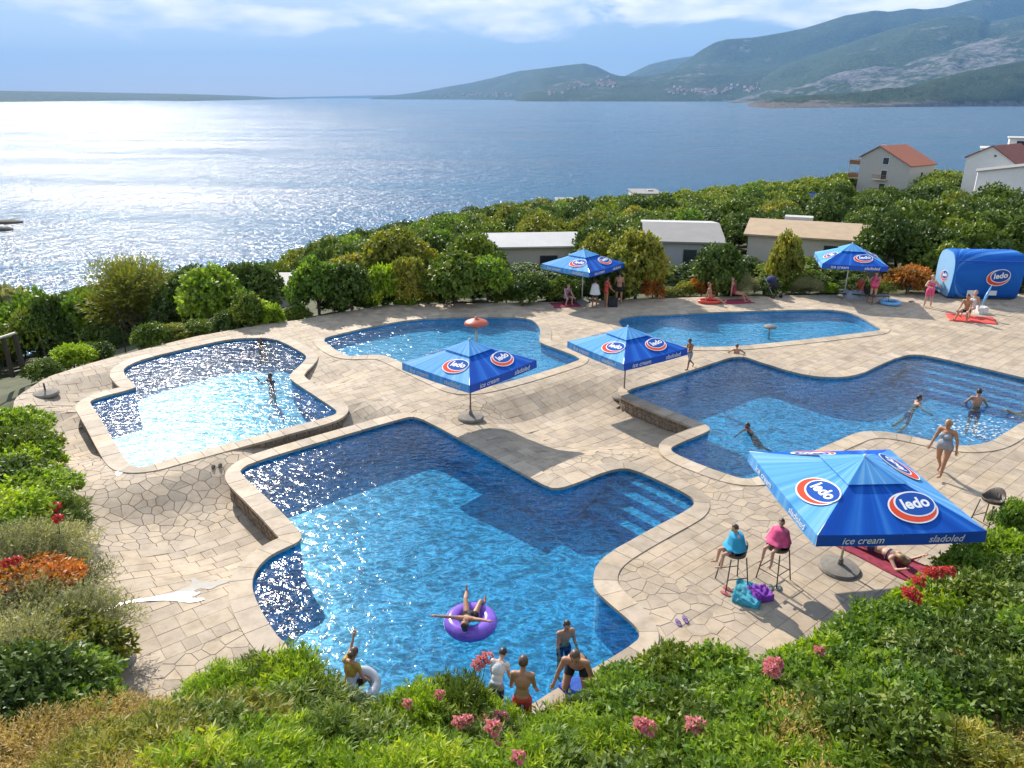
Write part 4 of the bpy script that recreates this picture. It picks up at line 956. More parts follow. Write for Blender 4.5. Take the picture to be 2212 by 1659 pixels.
for hi_, (x, key, mt) in enumerate(HEDGE):
    yy = float(np.interp(x, [28, 100, 200, 300, 420, 560, 650, 750, 850, 1000, 1200, 1330, 1500, 1800, 2000, 2250], [860, 815, 783, 757, 727, 702, 690, 672, 658, 655, 652, 648, 642, 636, 634, 634]))
    p = G(x, yy); dd = np.array([p.x, p.y]); q = dd + dd / np.linalg.norm(dd) * rng.uniform(0.9, 1.7); k = rng.uniform(0.65, 0.95)
    plant('hedge_shrub', 'low %s shrub, %s from the left in the hedge behind the deck' % ({'lf_mid': 'green', 'lf_lime': 'bright green', 'lf_dark': 'dark green', 'lf_yel': 'yellowish', 'lf_fig': 'glossy', 'lf_grey': 'silver-grey'}[mt], U_[hi_ + 1]), 'shrub', (q[0], q[1], lz(q[0], q[1]) - 0.05), key, mt, (k, k, k * rng.uniform(0.8, 1.1)), rng.uniform(0, 6), 'low hedge at the back of the deck')
# -- the wood between the deck and the sea
WORDW = {'lf_dark': 'dark green', 'lf_mid': 'mid green', 'lf_yel': 'yellow-green', 'lf_fig': 'fresh green'}
def wood():
    pts = []; tries = 0; sdp = []
    cand = []
    for _ in range(9000):
        az = rng.uniform(R(-40), R(40)); rc = float(np.interp(az, _az, _rc)); r = rng.uniform(44, rc + 3) ; cand.append((r * math.sin(az), r * math.cos(az), r, rc))
    P = np.array([(c[0], c[1]) for c in cand]); sd = poly_sd(P, DECK); Z = land_z(P)
    for c, s, z in zip(cand, sd, Z):
        if s < 4.0: continue
        px = pr((c[0], c[1], z + 3))
        if not (-90 < px[0] < 2300): continue
        rad = (1.75 + 0.0095 * c[2]) * rng.uniform(0.75, 1.15)
        if any((c[0] - f[0]) ** 2 + (c[1] - f[1]) ** 2 < (f[2] + rad * 0.55) ** 2 for f in FOOT): continue
        if any((c[0] - q[0]) ** 2 + (c[1] - q[1]) ** 2 < (rad * 1.30) ** 2 for q in pts): continue
        pts.append((c[0], c[1], z, rad, c[2] > c[3] - 9, px[0]))
    pts.sort(key=lambda q: q[0] ** 2 + q[1] ** 2); hor = np.full(320, 9999.0); keep_ = []
    for q in pts:       # leave out trees that nearer ones hide altogether
        cpx = pr((q[0], q[1], q[2] + 4.2 * (q[3] / 3.0) ** 0.5)); hw = q[3] / cpx[2] * F_; a, b = int(max(0, (cpx[0] - hw + 150) / 8)), int(min(319, (cpx[0] + hw + 150) / 8)); seg = hor[a:b + 1]
        if len(seg) == 0 or (cpx[1] > seg + 3).all(): continue
        keep_.append(q); m_ = slice(a + (b - a) // 4, b - (b - a) // 4 + 1); hor[m_] = np.minimum(hor[m_], cpx[1] + 6)
    pts = keep_; print('wood kept', len(pts)); 
    big_ = sorted(pts, key=lambda q: -q[3] / math.hypot(q[0], q[1]))[:300]; ids = {id(q) for q in big_}; rest = [q for q in pts if id(q) not in ids]; pts = big_
    base = foliage('far_crowns', dome_lobes(random.Random(8), 14, 2.1, 2.9, 1.0, 0.95, 1.5), 330, 4, 0.55, 0.36, 0.25, 0.5, 1.3, 0.35, 77, 0.3, -0.3, 0.4); bv = np.zeros(len(base.vertices) * 3, np.float32); base.vertices.foreach_get('co', bv); bv = bv.reshape(-1, 3); bt = np.zeros(len(base.polygons), np.float32); base.attributes['tint'].data.foreach_get('value', bt)
    VV = []; TT = []
    for q in rest:
        a = rng.uniform(0, 6.28); k = q[3] / 3.0; rot = np.array([[math.cos(a), -math.sin(a), 0], [math.sin(a), math.cos(a), 0], [0, 0, 1]]); hh = 0.95 * (0.55 + 0.4 * k); r = math.hypot(q[0], q[1])
        for f in FOOT:
            fr = math.hypot(f[0], f[1]); da = abs(math.atan2(q[0], q[1]) - math.atan2(f[0], f[1]))
            if r < fr + 2 and fr - r < 75 and da < f[2] / fr * 1.0:
                zt = f[3] if len(f) > 3 and f[3] is not None else lz(f[0], f[1]) + (f[4] if len(f) > 3 else 0.9); al = H + (zt - H) * (r / fr) - q[2]; hh = min(hh, al / 6.0)
        if hh < 0.3: continue
        VV.append((bv @ rot.T) * np.array([k, k, hh]) + np.array([q[0], q[1], q[2] - 0.2])); TT.append(np.clip(bt + rng.uniform(-0.2, 0.2), 0, 1))
    if VV:
        VV = np.vstack(VV).astype(np.float32); n4 = len(VV); me = bpy.data.meshes.new('distant_wood'); me.vertices.add(n4); me.vertices.foreach_set('co', VV.ravel()); me.loops.add(n4); me.loops.foreach_set('vertex_index', np.arange(n4, dtype=np.int32)); me.polygons.add(n4 // 4); me.polygons.foreach_set('loop_start', np.arange(0, n4, 4, dtype=np.int32)); me.update(calc_edges=True)
        tint_mesh(me, np.concatenate(TT)); me.materials.append(M['lf_mid']); tag(link('distant_wood', me), 'far trees of the wood that read as one mass', 'wood', kind='stuff')
    def zone(px, edge, r, cw):
        s = 'far left' if px < 480 else 'left' if px < 850 else 'middle' if px < 1300 else 'right' if px < 1750 else 'far right'
        if edge: return 'tree with %s rounded crown at the %s of the wood, against the sea' % (cw, s)
        return 'rounded %s tree in the %s of the %s wood below the deck' % (cw, s, 'front' if r < 80 else 'rear')
    for x, y, z, rad, edge, px in pts:
        # lower trees where buildings and the sight line to them must stay open
        h = rng.uniform(0.85, 1.12); r = math.hypot(x, y)
        for f in FOOT:
            fr = math.hypot(f[0], f[1]); da = abs(math.atan2(x, y) - math.atan2(f[0], f[1]))
            if r < fr + 2 and fr - r < 75 and da < f[2] / fr * 1.0:
                zt = f[3] if len(f) > 3 and f[3] is not None else lz(f[0], f[1]) + (f[4] if len(f) > 3 else 0.9); al = H + (zt - H) * (r / fr) - z; h = min(h, al / 6.0)
        if h < 0.35: continue
        mt = rng.choices(['lf_dark', 'lf_mid', 'lf_yel', 'lf_fig'], [0.46, 0.36, 0.13, 0.05] if not edge else [0.75, 0.25, 0, 0])[0]
        k = rad / 3.0; lab = zone(px, edge, r, WORDW[mt])
        plant('wood_tree', lab, 'tree', (x, y, z - 0.2), 'wood%d' % rng.randrange(5), mt, (k * rng.uniform(0.9, 1.15), k, 1.0 * h * (0.55 + 0.4 * k)), rng.uniform(0, 6), lab.replace('tree', 'trees', 1))
    return len(pts)
print('WOOD', wood())
for px_, py_, Y_, n_, lab_ in [(1222, 436, 112, 3, 'tree in front of the low grey flat roof'), (1400, 419, 128, 4, 'tree in front of the wide grey flat roof')]:
    for i_ in range(n_):
        Y_ = FLAT[px_]; p = atY(px_ + (i_ - (n_ - 1) / 2) * 38, py_ + 5 + 3 * (i_ % 2), Y_ - 4.5); z = lz(p.x, p.y); hh = p.z - z
        plant('wood_tree', 'dark green ' + lab_ + ', %s from left' % ['first', 'second', 'third', 'fourth'][i_], 'tree', (p.x, p.y, z - 0.2), 'wood%d' % (i_ % 5), 'lf_dark' if i_ % 2 else 'lf_mid', (0.95, 0.9, hh / 5.9), 1.3 * i_, 'trees hiding the flat roofs')
# -- shrubs round the near and left sides of the deck, given by the pixel of their top
def front_shrub(x, y, hb, k, key, mat, nm, lab, group=None):
    z = hb; p = None
    for _ in range(14):
        p = G(x, y, z); z = 0.6 * z + 0.4 * (max(lz(p.x, p.y), 0) + hb)
    base = {'shrub': 1.42, 'olean': 1.75, 'fine0': 1.4, 'fine1': 1.4}[key[:5]]
    return plant(nm, lab, 'shrub', (p.x, p.y, max(lz(p.x, p.y), -0.02) - 0.03), key, mat, (k, k, hb / base), rng.uniform(0, 6), group)
FRONT = [(22, 872, 1.2, 1.0, 'shrub0', 'lf_lime'), (5, 905, 1.5, 1.1, 'shrub1', 'lf_mid'), (28, 950, 1.3, 1.0, 'shrub2', 'lf_lime'), (0, 985, 1.2, 1.1, 'shrub0', 'lf_mid'), (52, 1005, 1.2, 1.1, 'shrub1', 'lf_lime'), (20, 1060, 1.1, 1.0, 'shrub2', 'lf_lime'), (88, 1060, 1.1, 0.9, 'oleander0', 'lf_mid'),
 (20, 1130, 1.2, 1.0, 'fine0', 'lf_grey'), (95, 1130, 1.15, 1.0, 'fine1', 'lf_grey'), (140, 1185, 1.0, 0.9, 'fine0', 'lf_grey'), (30, 1205, 1.0, 0.9, 'shrub1', 'lf_red'), (60, 1255, 1.3, 1.15, 'fine1', 'lf_grey'), (130, 1280, 1.25, 1.05, 'fine0', 'lf_grey'), (105, 1330, 1.2, 1.0, 'shrub2', 'lf_yel'), (150, 1345, 0.9, 0.7, 'shrub0', 'lf_yel'), (10, 1330, 1.2, 1.0, 'fine1', 'lf_grey'), (20, 1420, 1.3, 1.0, 'shrub1', 'lf_dark'), (105, 1430, 1.0, 0.9, 'shrub2', 'lf_fig'), (90, 1490, 1.0, 0.9, 'shrub0', 'lf_fig'), (150, 1500, 0.7, 0.7, 'shrub1', 'lf_mid'),
 (30, 1550, 1.0, 0.9, 'fine0', 'lf_dry'), (140, 1545, 0.9, 0.9, 'fine1', 'lf_dry'), (235, 1520, 0.8, 0.8, 'fine0', 'lf_dry'), (60, 1630, 0.8, 0.8, 'fine1', 'lf_dry'), (200, 1600, 0.8, 0.8, 'oleander1', 'lf_yel'), (310, 1540, 0.9, 0.7, 'fine1', 'lf_dry'), (130, 1650, 0.8, 0.8, 'fine0', 'lf_yel'),
 (390, 1490, 1.1, 0.75, 'oleander0', 'lf_lime'), (470, 1450, 1.2, 0.8, 'oleander1', 'lf_lime'), (545, 1425, 1.25, 0.8, 'oleander2', 'lf_mid'), (610, 1402, 1.4, 0.8, 'oleander0', 'lf_lime'), (672, 1448, 1.15, 0.6, 'oleander1', 'lf_mid'), (765, 1545, 1.0, 0.65, 'oleander2', 'lf_lime'), (840, 1520, 1.05, 0.7, 'oleander0', 'lf_mid'), (915, 1475, 1.25, 0.7, 'oleander1', 'lf_lime'), (985, 1455, 1.3, 0.65, 'oleander2', 'lf_mid'), (1060, 1500, 1.1, 0.65, 'oleander0', 'lf_lime'), (1110, 1545, 1.0, 0.6, 'shrub0', 'lf_lime'), (1205, 1510, 1.1, 0.4, 'fine0', 'lf_yel'), (1215, 1570, 0.9, 0.5, 'shrub2', 'lf_yel'),
 (1345, 1450, 1.2, 0.65, 'oleander1', 'lf_fig'), (1312, 1530, 0.9, 0.55, 'shrub1', 'lf_fig'), (1400, 1430, 1.2, 0.85, 'shrub0', 'lf_fig'), (1480, 1385, 1.25, 0.85, 'shrub1', 'lf_mid'), (1560, 1385, 1.2, 0.85, 'shrub2', 'lf_fig'), (1640, 1375, 1.2, 0.9, 'shrub0', 'lf_fig'), (1720, 1335, 1.2, 0.85, 'shrub1', 'lf_fig'), (1800, 1295, 1.25, 0.9, 'shrub2', 'lf_lime'), (1880, 1240, 1.3, 0.9, 'shrub0', 'lf_fig'), (1960, 1200, 1.25, 0.9, 'shrub1', 'lf_fig'), (2040, 1160, 1.25, 0.9, 'shrub2', 'lf_lime'), (2120, 1115, 1.3, 0.9, 'shrub0', 'lf_fig'), (2195, 1070, 1.3, 0.9, 'shrub1', 'lf_lime'), (2215, 1010, 1.2, 0.6, 'shrub2', 'lf_fig')]
r2 = random.Random(5)
def species(x, y):
    if x < 300: return r2.choice([('fine0', 'lf_dry'), ('fine1', 'lf_dry'), ('oleander0', 'lf_yel')])
    if x < 1120: return r2.choice([('oleander0', 'lf_lime'), ('oleander1', 'lf_mid'), ('oleander2', 'lf_lime'), ('shrub0', 'lf_lime'), ('oleander1', 'lf_yel')])
    if x > 1750 and y > 1430: return r2.choice([('oleander2', 'lf_yel'), ('fine0', 'lf_dry'), ('oleander0', 'lf_lime'), ('fine1', 'lf_dry'), ('fine0', 'lf_yel')])
    if y > 1540: return r2.choice([('oleander0', 'lf_lime'), ('oleander2', 'lf_fig'), ('shrub2', 'lf_mid')])
    return r2.choice([('shrub0', 'lf_fig'), ('shrub1', 'lf_dark'), ('shrub2', 'lf_fig'), ('shrub0', 'lf_mid')])
SILP = [(0, 1300), (200, 1560), (400, 1490), (600, 1415), (700, 1480), (800, 1525), (1000, 1470), (1180, 1560), (1330, 1430), (1500, 1385), (1700, 1340), (1900, 1235), (2130, 1110), (2300, 1030)]
for row, dy in enumerate((75, 150, 235, 320, 410)):
    x = 250 + 30 * (row % 2)
    while x < 2290:
        y = float(np.interp(x, [a for a, b in SILP], [b for a, b in SILP])) + dy + r2.uniform(-18, 18)
        if y < 1690:
            key, mt = species(x, y); FRONT.append((x, y, r2.uniform(0.95, 1.25) if not (x > 1800 and y > 1450) else r2.uniform(0.6, 0.9), r2.uniform(0.75, 0.95), key, mt))
        x += r2.uniform(62, 88)
WORD = {'lf_lime': 'bright green', 'lf_mid': 'green', 'lf_fig': 'glossy green', 'lf_dark': 'dark green', 'lf_grey': 'silver-grey', 'lf_dry': 'dry tan', 'lf_yel': 'yellow-green', 'lf_red': 'russet'}
def near_what(x, y):
    for a, b, c, d, t in [(0, 130, 0, 1010, 'at the left edge by the gate'), (0, 200, 1010, 1240, 'on the left bank beside the crazy paving'), (0, 230, 1240, 1460, 'on the left bank by the umbrella base'), (0, 330, 1400, 1700, 'in the bottom left corner'), (330, 560, 0, 1700, 'below the ashlar paving at lower left'), (560, 730, 0, 1700, 'below the round bay of the large pool'), (730, 880, 0, 1700, 'below the child with the grey ring'), (880, 1100, 0, 1700, 'below the purple swim ring'), (1100, 1270, 0, 1700, 'below the people at the near pool edge'), (1270, 1480, 0, 1700, 'below the leaning man'), (1480, 1640, 0, 1700, 'below the purple sandals'), (1640, 1820, 0, 1700, 'below the bar stools'), (1820, 2000, 0, 1700, 'below the sunbathing woman'), (2000, 2130, 0, 1700, 'below the big umbrella'), (2130, 2400, 0, 1700, 'at the right edge below the big umbrella')]:
        if a <= x < b and c <= y < d: return t
    return 'in the foreground'
from collections import defaultdict
cnt = defaultdict(list)
FRONT = [(a, b + (62 if a > 2080 else 92 if a > 1700 else 70 if a > 1560 else 25 if a > 1420 else 0), c, d * (0.9 if a > 1420 else 1), e, f) for a, b, c, d, e, f in FRONT]
for q in FRONT: cnt[(q[4][:4], q[5], near_what(q[0], q[1]))].append(q)
ORD = ['first', 'second', 'third', 'fourth', 'fifth', 'sixth', 'seventh', 'eighth', 'ninth', 'tenth']
FRONT_OBJ = []
for (kk, mt, wh), lst in cnt.items():
    lst.sort(key=lambda q: q[1])
    nm = {'shru': 'leafy_shrub', 'olea': 'oleander_shrub', 'fine': 'feathery_shrub'}[kk]
    for i, q in enumerate(lst):
        lab = '%s %s %s' % (WORD[mt], nm.replace('_', ' '), wh)
        if len(lst) > 1: lab += ', %s from top' % ORD[min(i, 9)]
        FRONT_OBJ.append((q, front_shrub(q[0], q[1], q[2], q[3], q[4], q[5], nm, lab, 'shrubs round the deck')))
# oleander blossoms
M['pink'] = leafmat('petal_pink', [(0.0, (0.50, 0.10, 0.16)), (0.5, (0.66, 0.20, 0.27)), (1.0, (0.80, 0.42, 0.45))], 0.35)
M['red'] = leafmat('petal_red', [(0.0, (0.40, 0.02, 0.03)), (0.5, (0.55, 0.04, 0.05)), (1.0, (0.68, 0.12, 0.10))], 0.3)
M['orange'] = leafmat('petal_orange', [(0.0, (0.55, 0.15, 0.02)), (0.5, (0.75, 0.25, 0.03)), (1.0, (0.85, 0.40, 0.08))], 0.3)
BL = foliage('blossom', [(0, 0, 0, 0.09, 0.09, 0.07)], 38, 5, 0.045, 0.035, 0.02, 0.7, 1.4, 0.4, 300, 0.6, -0.6); BL.materials.append(M['pink'])
def blossom(x, y, mat, s=1.0):
    # sits on the outside of the shrub whose crown the pixel shows
    best = None
    for q, o in FRONT_OBJ:
        p = o.location; c = Vector((p.x, p.y, p.z + q[2] * 0.8)); sc_ = pr(c); d = math.hypot(sc_[0] - x, sc_[1] - y)
        if best is None or d < best[0]: best = (d, o, c, q)
    d, o, c, q = best; dep = pr(c)[2]; dr = Vector(ray(x, y)); t = (c - Vector((0, 0, H))).dot(dr) / dr.length_squared; pt = Vector((0, 0, H)) + dr * (t - 0.45 * q[3] / dr.length)
    b = link('blossom', BL, o); b.material_slots[0].link = 'OBJECT'; b.material_slots[0].material = M[mat]
    bpy_m = Matrix.LocRotScale(o.location, o.rotation_euler, o.scale); b.matrix_local = bpy_m.inverted() @ Matrix.LocRotScale(pt, None, Vector((s, s, s)))
    if (pt - c).length > 0.3:      # a flowering shoot that rises out of the crown
        iv = bpy_m.inverted(); a0 = Vector((pt.x * 0.5 + c.x * 0.5, pt.y * 0.5 + c.y * 0.5, min(pt.z, c.z) - 0.35)); mb = MB(); mb.tube([iv @ a0, iv @ (a0.lerp(pt, 0.6) + Vector((0.03, 0, 0))), iv @ pt], [0.012, 0.009, 0.006], 6)
        for k_ in range(12):
            f_ = 0.15 + 0.07 * k_; o_ = a0.lerp(pt, f_); an_ = k_ * 2.1; d_ = Vector((math.cos(an_) * 0.11, math.sin(an_) * 0.11, 0.09)); sd_2 = Vector((-math.sin(an_), math.cos(an_), 0)) * 0.012
            mb.add([iv @ o_, iv @ (o_ + d_ * 0.5 + sd_2), iv @ (o_ + d_), iv @ (o_ + d_ * 0.5 - sd_2)], [(0, 1, 2, 3)])
        mb.build('flower_shoot', M['lf_mid'], o)
for x, y, m_, s in [(120, 1095, 'red', 1.3), (115, 1112, 'red', 1.3), (125, 1120, 'red', 1.1), (1040, 1428, 'pink', 1.0), (1052, 1420, 'pink', 1.0), (1030, 1436, 'pink', 0.9), (1060, 1560, 'pink', 1.3), (1080, 1552, 'pink', 1.3), (1045, 1568, 'pink', 1.2), (1065, 1572, 'pink', 1.2), (1100, 1590, 'pink', 1.0), (990, 1560, 'pink', 1.0), (1010, 1555, 'pink', 0.9), (1000, 1575, 'pink', 0.9), (1075, 1615, 'pink', 0.9), (1120, 1635, 'pink', 0.9), (880, 1520, 'pink', 0.8), (950, 1500, 'pink', 0.8), (1385, 1565, 'pink', 1.1), (1400, 1572, 'pink', 1.1), (1500, 1566, 'pink', 1.2), (1515, 1570, 'pink', 1.0), (1670, 1365, 'pink', 1.3), (1665, 1372, 'pink', 1.1), (1675, 1357, 'pink', 1.0), (2010, 1162, 'red', 1.2), (2025, 1160, 'red', 1.1), (1985, 1180, 'red', 1.1), (1965, 1205, 'red', 1.2), (1975, 1215, 'red', 1.2), (2050, 1158, 'red', 1.0), (2090, 1160, 'red', 1.0), (2070, 1420, 'orange', 1.1), (2074, 1428, 'orange', 1.0), (15, 1215, 'red', 1.0), (35, 1210, 'red', 1.0), (1770, 1150 + 180, 'pink', 0.8)]:
    blossom(x, y + (75 if x > 1560 and y < 1400 else 0), m_, s)
# dry grass on the slope below the camera
def grass():
    g = np.random.default_rng(9); n = 26000
    P = np.c_[g.uniform(-9, 11, n), g.uniform(2.5, 16, n)]; sd = poly_sd(P, DECK); P = P[(sd > 0.25) & (sd < 8)]; n = len(P); z = land_z(P)
    a = g.uniform(0, 2 * PI, n); h = g.uniform(0.12, 0.42, n); ln = g.normal(0, 0.12, (n, 2)); w = 0.008
    V = np.zeros((n, 3, 3)); V[:, 0] = np.c_[P[:, 0] - np.cos(a) * w, P[:, 1] - np.sin(a) * w, z - 0.02]; V[:, 1] = np.c_[P[:, 0] + np.cos(a) * w, P[:, 1] + np.sin(a) * w, z - 0.02]; V[:, 2] = np.c_[P + ln, z + h]
    me = bpy.data.meshes.new('dry_grass'); me.vertices.add(3 * n); me.vertices.foreach_set('co', V.astype(np.float32).ravel()); me.loops.add(3 * n); me.loops.foreach_set('vertex_index', np.arange(3 * n, dtype=np.int32)); me.polygons.add(n); me.polygons.foreach_set('loop_start', np.arange(0, 3 * n, 3, dtype=np.int32)); me.update(calc_edges=True)
    tint_mesh(me, np.clip(g.normal(0.5, 0.25, n), 0, 1)); me.materials.append(M['lf_dry']); tag(link('dry_grass', me), 'dry yellow grass on the slope under the shrubs', 'grass', kind='stuff')
grass()

# ------------------------------------------------------------------ props
M['concrete'] = pmat('concrete', (0.24, 0.215, 0.18), 0.9, 0.25, 9, 0.5)
M['grey_metal'] = pmat('grey_metal', (0.42, 0.42, 0.42), 0.4, 0.1, 6, metallic=0.6)
M['cream_pole'] = pmat('cream_pole', (0.55, 0.50, 0.40), 0.5, 0.08, 6)
def canopy_mat(name, a, b, c):
    m, t = new_mat(name); N = NT(t); o = N.n('ShaderNodeTexCoord').outputs['Object']
    sp = N.n('ShaderNodeSeparateXYZ', {0: o}); an = N.n('ShaderNodeMath', {0: sp.outputs['Y'], 1: sp.outputs['X']}, operation='ARCTAN2').outputs[0]
    cb = N.n('ShaderNodeCombineXYZ', {0: an, 1: 0.0, 2: 0.0}).outputs[0]
    w = N.noise(5.5, 2, 0.5, cb); col = N.ramp(w, [(0.30, a), (0.52, b), (0.72, c)])
    d = N.n('ShaderNodeBsdfPrincipled', {'Base Color': col, 'Roughness': 0.7, 'Specular IOR Level': 0.15}); tr = N.n('ShaderNodeBsdfTranslucent', {'Color': col})
    bn = N.n('ShaderNodeBump', {'Strength': 0.25, 'Distance': 0.03, 'Height': N.noise(2.2, 3, 0.5, o)}); N.l(bn.outputs[0], d.inputs['Normal'])
    N.out(N.n('ShaderNodeMixShader', {0: 0.22, 1: d.outputs[0], 2: tr.outputs[0]}).outputs[0]); return m
M['can_deep'] = canopy_mat('canopy_deep_blue', (0.006, 0.070, 0.42), (0.010, 0.115, 0.56), (0.05, 0.26, 0.72))
M['can_light'] = canopy_mat('canopy_light_blue', (0.05, 0.27, 0.72), (0.13, 0.42, 0.82), (0.38, 0.64, 0.90))
M['val_deep'] = pmat('valance_blue', (0.005, 0.075, 0.44), 0.6, 0.12, 3)
M['logo_white'] = pmat('logo_white', (0.78, 0.78, 0.78), 0.85, 0.02, 3, spec=0.1)
M['logo_red'] = pmat('logo_red', (0.72, 0.075, 0.04), 0.85, 0.08, 3, spec=0.1)
M['logo_blue'] = pmat('logo_blue', (0.020, 0.085, 0.36), 0.85, 0.08, 3, spec=0.1)
TXT = {}
def text_mesh(body, size, shear=0.15, off=0.0):
    k = (body, round(size, 3), off)
    if k not in TXT:
        cu = bpy.data.curves.new('lettering', 'FONT'); cu.body = body; cu.size = size; cu.shear = shear; cu.offset = off; cu.align_x = 'CENTER'; cu.align_y = 'CENTER'; cu.resolution_u = 3
        ob = bpy.data.objects.new('lettering', cu); COL.objects.link(ob); bpy.context.view_layer.update()
        me = bpy.data.meshes.new_from_object(ob.evaluated_get(bpy.context.evaluated_depsgraph_get())); bpy.data.objects.remove(ob); me.name = 'lettering'
        me.materials.clear(); me.materials.append(M['logo_white']); TXT[k] = me
    return TXT[k]
def ellipse_mesh(name, a, b, mat, n=36):
    return mesh(name, [(a * math.cos(2 * PI * i / n), b * math.sin(2 * PI * i / n), 0) for i in range(n)], [tuple(range(n))], mat=mat)
LOGO = None
def logo(parent, mtx, s):
    global LOGO
    if LOGO is None:
        LOGO = [('emblem_rim', ellipse_mesh('emblem_rim', 0.54, 0.40, M['logo_white']), (-0.05, -0.04)), ('emblem_swoosh', ellipse_mesh('emblem_swoosh', 0.505, 0.365, M['logo_red']), (-0.05, -0.04)),
                ('emblem_ring', ellipse_mesh('emblem_ring', 0.455, 0.325, M['logo_white']), (0.035, 0.035)), ('emblem_disc', ellipse_mesh('emblem_disc', 0.42, 0.29, M['logo_blue']), (0.04, 0.035)), ('emblem_lettering', text_mesh('ledo', 0.36, 0.1, 0.012), (0.04, 0.04))]
    for i, (n, me, o) in enumerate(LOGO):
        ob = link(n, me, parent); ob.matrix_local = mtx @ Matrix.Rotation(R(8), 4, 'Z') @ Matrix.Scale(s, 4) @ Matrix.Translation((o[0], o[1], (0.004 + 0.0035 * i) / s))
def umbrella(loc, rz, side, ze, za, label, polemat='cream_pole', basr=0.42, tilt=(0, 0)):
    root = tag(empty('parasol', loc, rz), label, 'parasol', 'blue square parasols'); a = side / 2; c = 0.30 * a; slope = (za - 0.1 - ze) / a; zm = ze + slope * (a - c)
    MB().lathe([(basr, 0.0), (basr, 0.035), (basr * 0.93, 0.075), (basr * 0.45, 0.115), (0.07, 0.13), (0.05, 0.26), (0.035, 0.26)], 28).build('base', M['concrete'], root)
    MB().tube([(0, 0, 0.05), (0, 0, za - 0.02)], 0.026, 10).build('pole', M[polemat], root, True)
    sag = 0.04
    panels = []
    for k in range(4):
        Rk = Matrix.Rotation(k * PI / 2, 4, 'Z'); v = []; f = []; nu, nv = 8, 5
        for j in range(nv + 1):
            t = j / nv; y = -a + (a - c * 0.9) * t; z = ze + slope * (y + a)
            for i in range(nu + 1):
                u = -1 + 2 * i / nu; v.append(Rk @ Vector((u * -y, y, z - sag * (1 - u * u) * (1 - t) * 0.6)))
        f = [(j * (nu + 1) + i, j * (nu + 1) + i + 1, (j + 1) * (nu + 1) + i + 1, (j + 1) * (nu + 1) + i) for j in range(nv) for i in range(nu)]
        pn = mk('canopy_panel', v, f, M['can_deep' if k % 2 == 0 else 'can_light'], root, True); panels.append(pn)
        # valance with lettering
        hv = 0.24; v = []
        for i in range(9):
            u = -1 + 2 * i / 8; zz = ze - sag * (1 - u * u) * 0.6; wob = 0.008 * math.sin(i * 2.1 + k)
            v += [Rk @ Vector((u * a, -a, zz)), Rk @ Vector((u * a, -a - 0.012 + wob, zz - hv))]
        va = mk('valance', v, [(2 * i + 1, 2 * i + 3, 2 * i + 2, 2 * i) for i in range(8)], M['val_deep' if k % 2 == 0 else 'can_light'], root)
        for body, x in (('ice cream', -0.46 * a), ('sladoled', 0.52 * a)):
            ob = link('lettering', text_mesh(body, 0.21, 0.2, 0.002), va); ob.matrix_local = Rk @ Matrix.Translation((x, -a - 0.026, ze - hv * 0.5 - 0.014)) @ Matrix.Rotation(PI / 2, 4, 'X')
        ang = math.atan(slope); s0 = 0.52 * (a - c) / math.cos(ang)
        lm = Rk @ Matrix.Translation((0.30 * a, -a, ze)) @ Matrix.Rotation(ang, 4, 'X') @ Matrix.Translation((0, s0 * 0.95, 0.012))
        logo(pn, lm, 0.92 * side / 3.3)
        cv = []; cz0 = ze + slope * (a - c * 1.25) + 0.05; 
        cap = mk('vent_cap', [Rk @ Vector(q) for q in [(-c * 1.25, -c * 1.25, cz0), (c * 1.25, -c * 1.25, cz0), (0, 0, za)]], [(0, 1, 2)], M['can_light'], root)
        cr_ = MB().tube([Rk @ Vector((a, -a, ze - 0.005)), Rk @ Vector((0.06, -0.06, za - 0.16))], 0.011, 6); cr_.build('rib', M['grey_metal'], root)
        MB().tube([Rk @ Vector((0, -a, ze - 0.04)), Rk @ Vector((0, -0.06, za - 0.16))], 0.010, 6).build('rib', M['grey_metal'], root)
        MB().tube([Rk @ Vector((a * 0.5, -a * 0.5, ze + slope * a * 0.5 - 0.02)), Rk @ Vector((0.03, -0.03, ze - 0.1))], 0.009, 6).build('strut', M['grey_metal'], root)
    MB().lathe([(0.05, za - 0.16), (0.06, za - 0.1), (0.04, za - 0.03)], 10).build('hub', M['grey_metal'], root); MB().ell((0, 0, za + 0.015), (0.03, 0.03, 0.045)).build('finial', M['logo_white'], root, True)
    root.rotation_euler = (tilt[0], tilt[1], rz); return root
umbrella(tuple(G(1812, 1228)), R(5), 3.35, 2.02, 2.75, 'largest blue ice cream parasol shading the sunbather in the right foreground', tilt=(R(1.5), R(1.5)), basr=0.44)
umbrella(tuple(G(1017, 903)), R(48), 2.95, 1.92, 2.62, 'blue parasol standing on the paving above the large foreground pool', 'concrete')
umbrella((3.95, 24.6, float(deck_z([(3.95, 24.6)])[0])), R(34), 2.9, 1.95, 2.6, 'blue parasol beside the left corner of the large right pool', 'concrete')
umbrella(tuple(G(1257, 652)), R(48), 2.9, 1.95, 2.65, 'blue parasol at the back edge over the three standing people', 'logo_white', 0.4)
umbrella(tuple(G(1823, 641)), R(-14), 3.0, 1.95, 2.75, 'blue parasol at the back edge nearest the kiosk', 'logo_white', 0.4)
def bare_base(x, y, r, lab):
    g = G(x, y); t = tag(empty('bare_parasol_foot', (g.x, g.y, float(deck_z([(g.x, g.y)])[0]))), lab, 'parasol base')
    MB().lathe([(r, 0), (r, 0.04), (r * 0.92, 0.09), (r * 0.4, 0.14), (0.06, 0.16)], 28).build('disc', M['concrete'], t); MB().tube([(0, 0, 0.1), (0, 0, 0.42)], 0.03, 10).build('socket', M['dark_metal'], t, True)
bare_base(98, 845, 0.42, 'bare concrete parasol base at the far left of the deck')
bare_base(240, 1432, 0.42, 'bare concrete parasol base half hidden by the lower left shrubs')
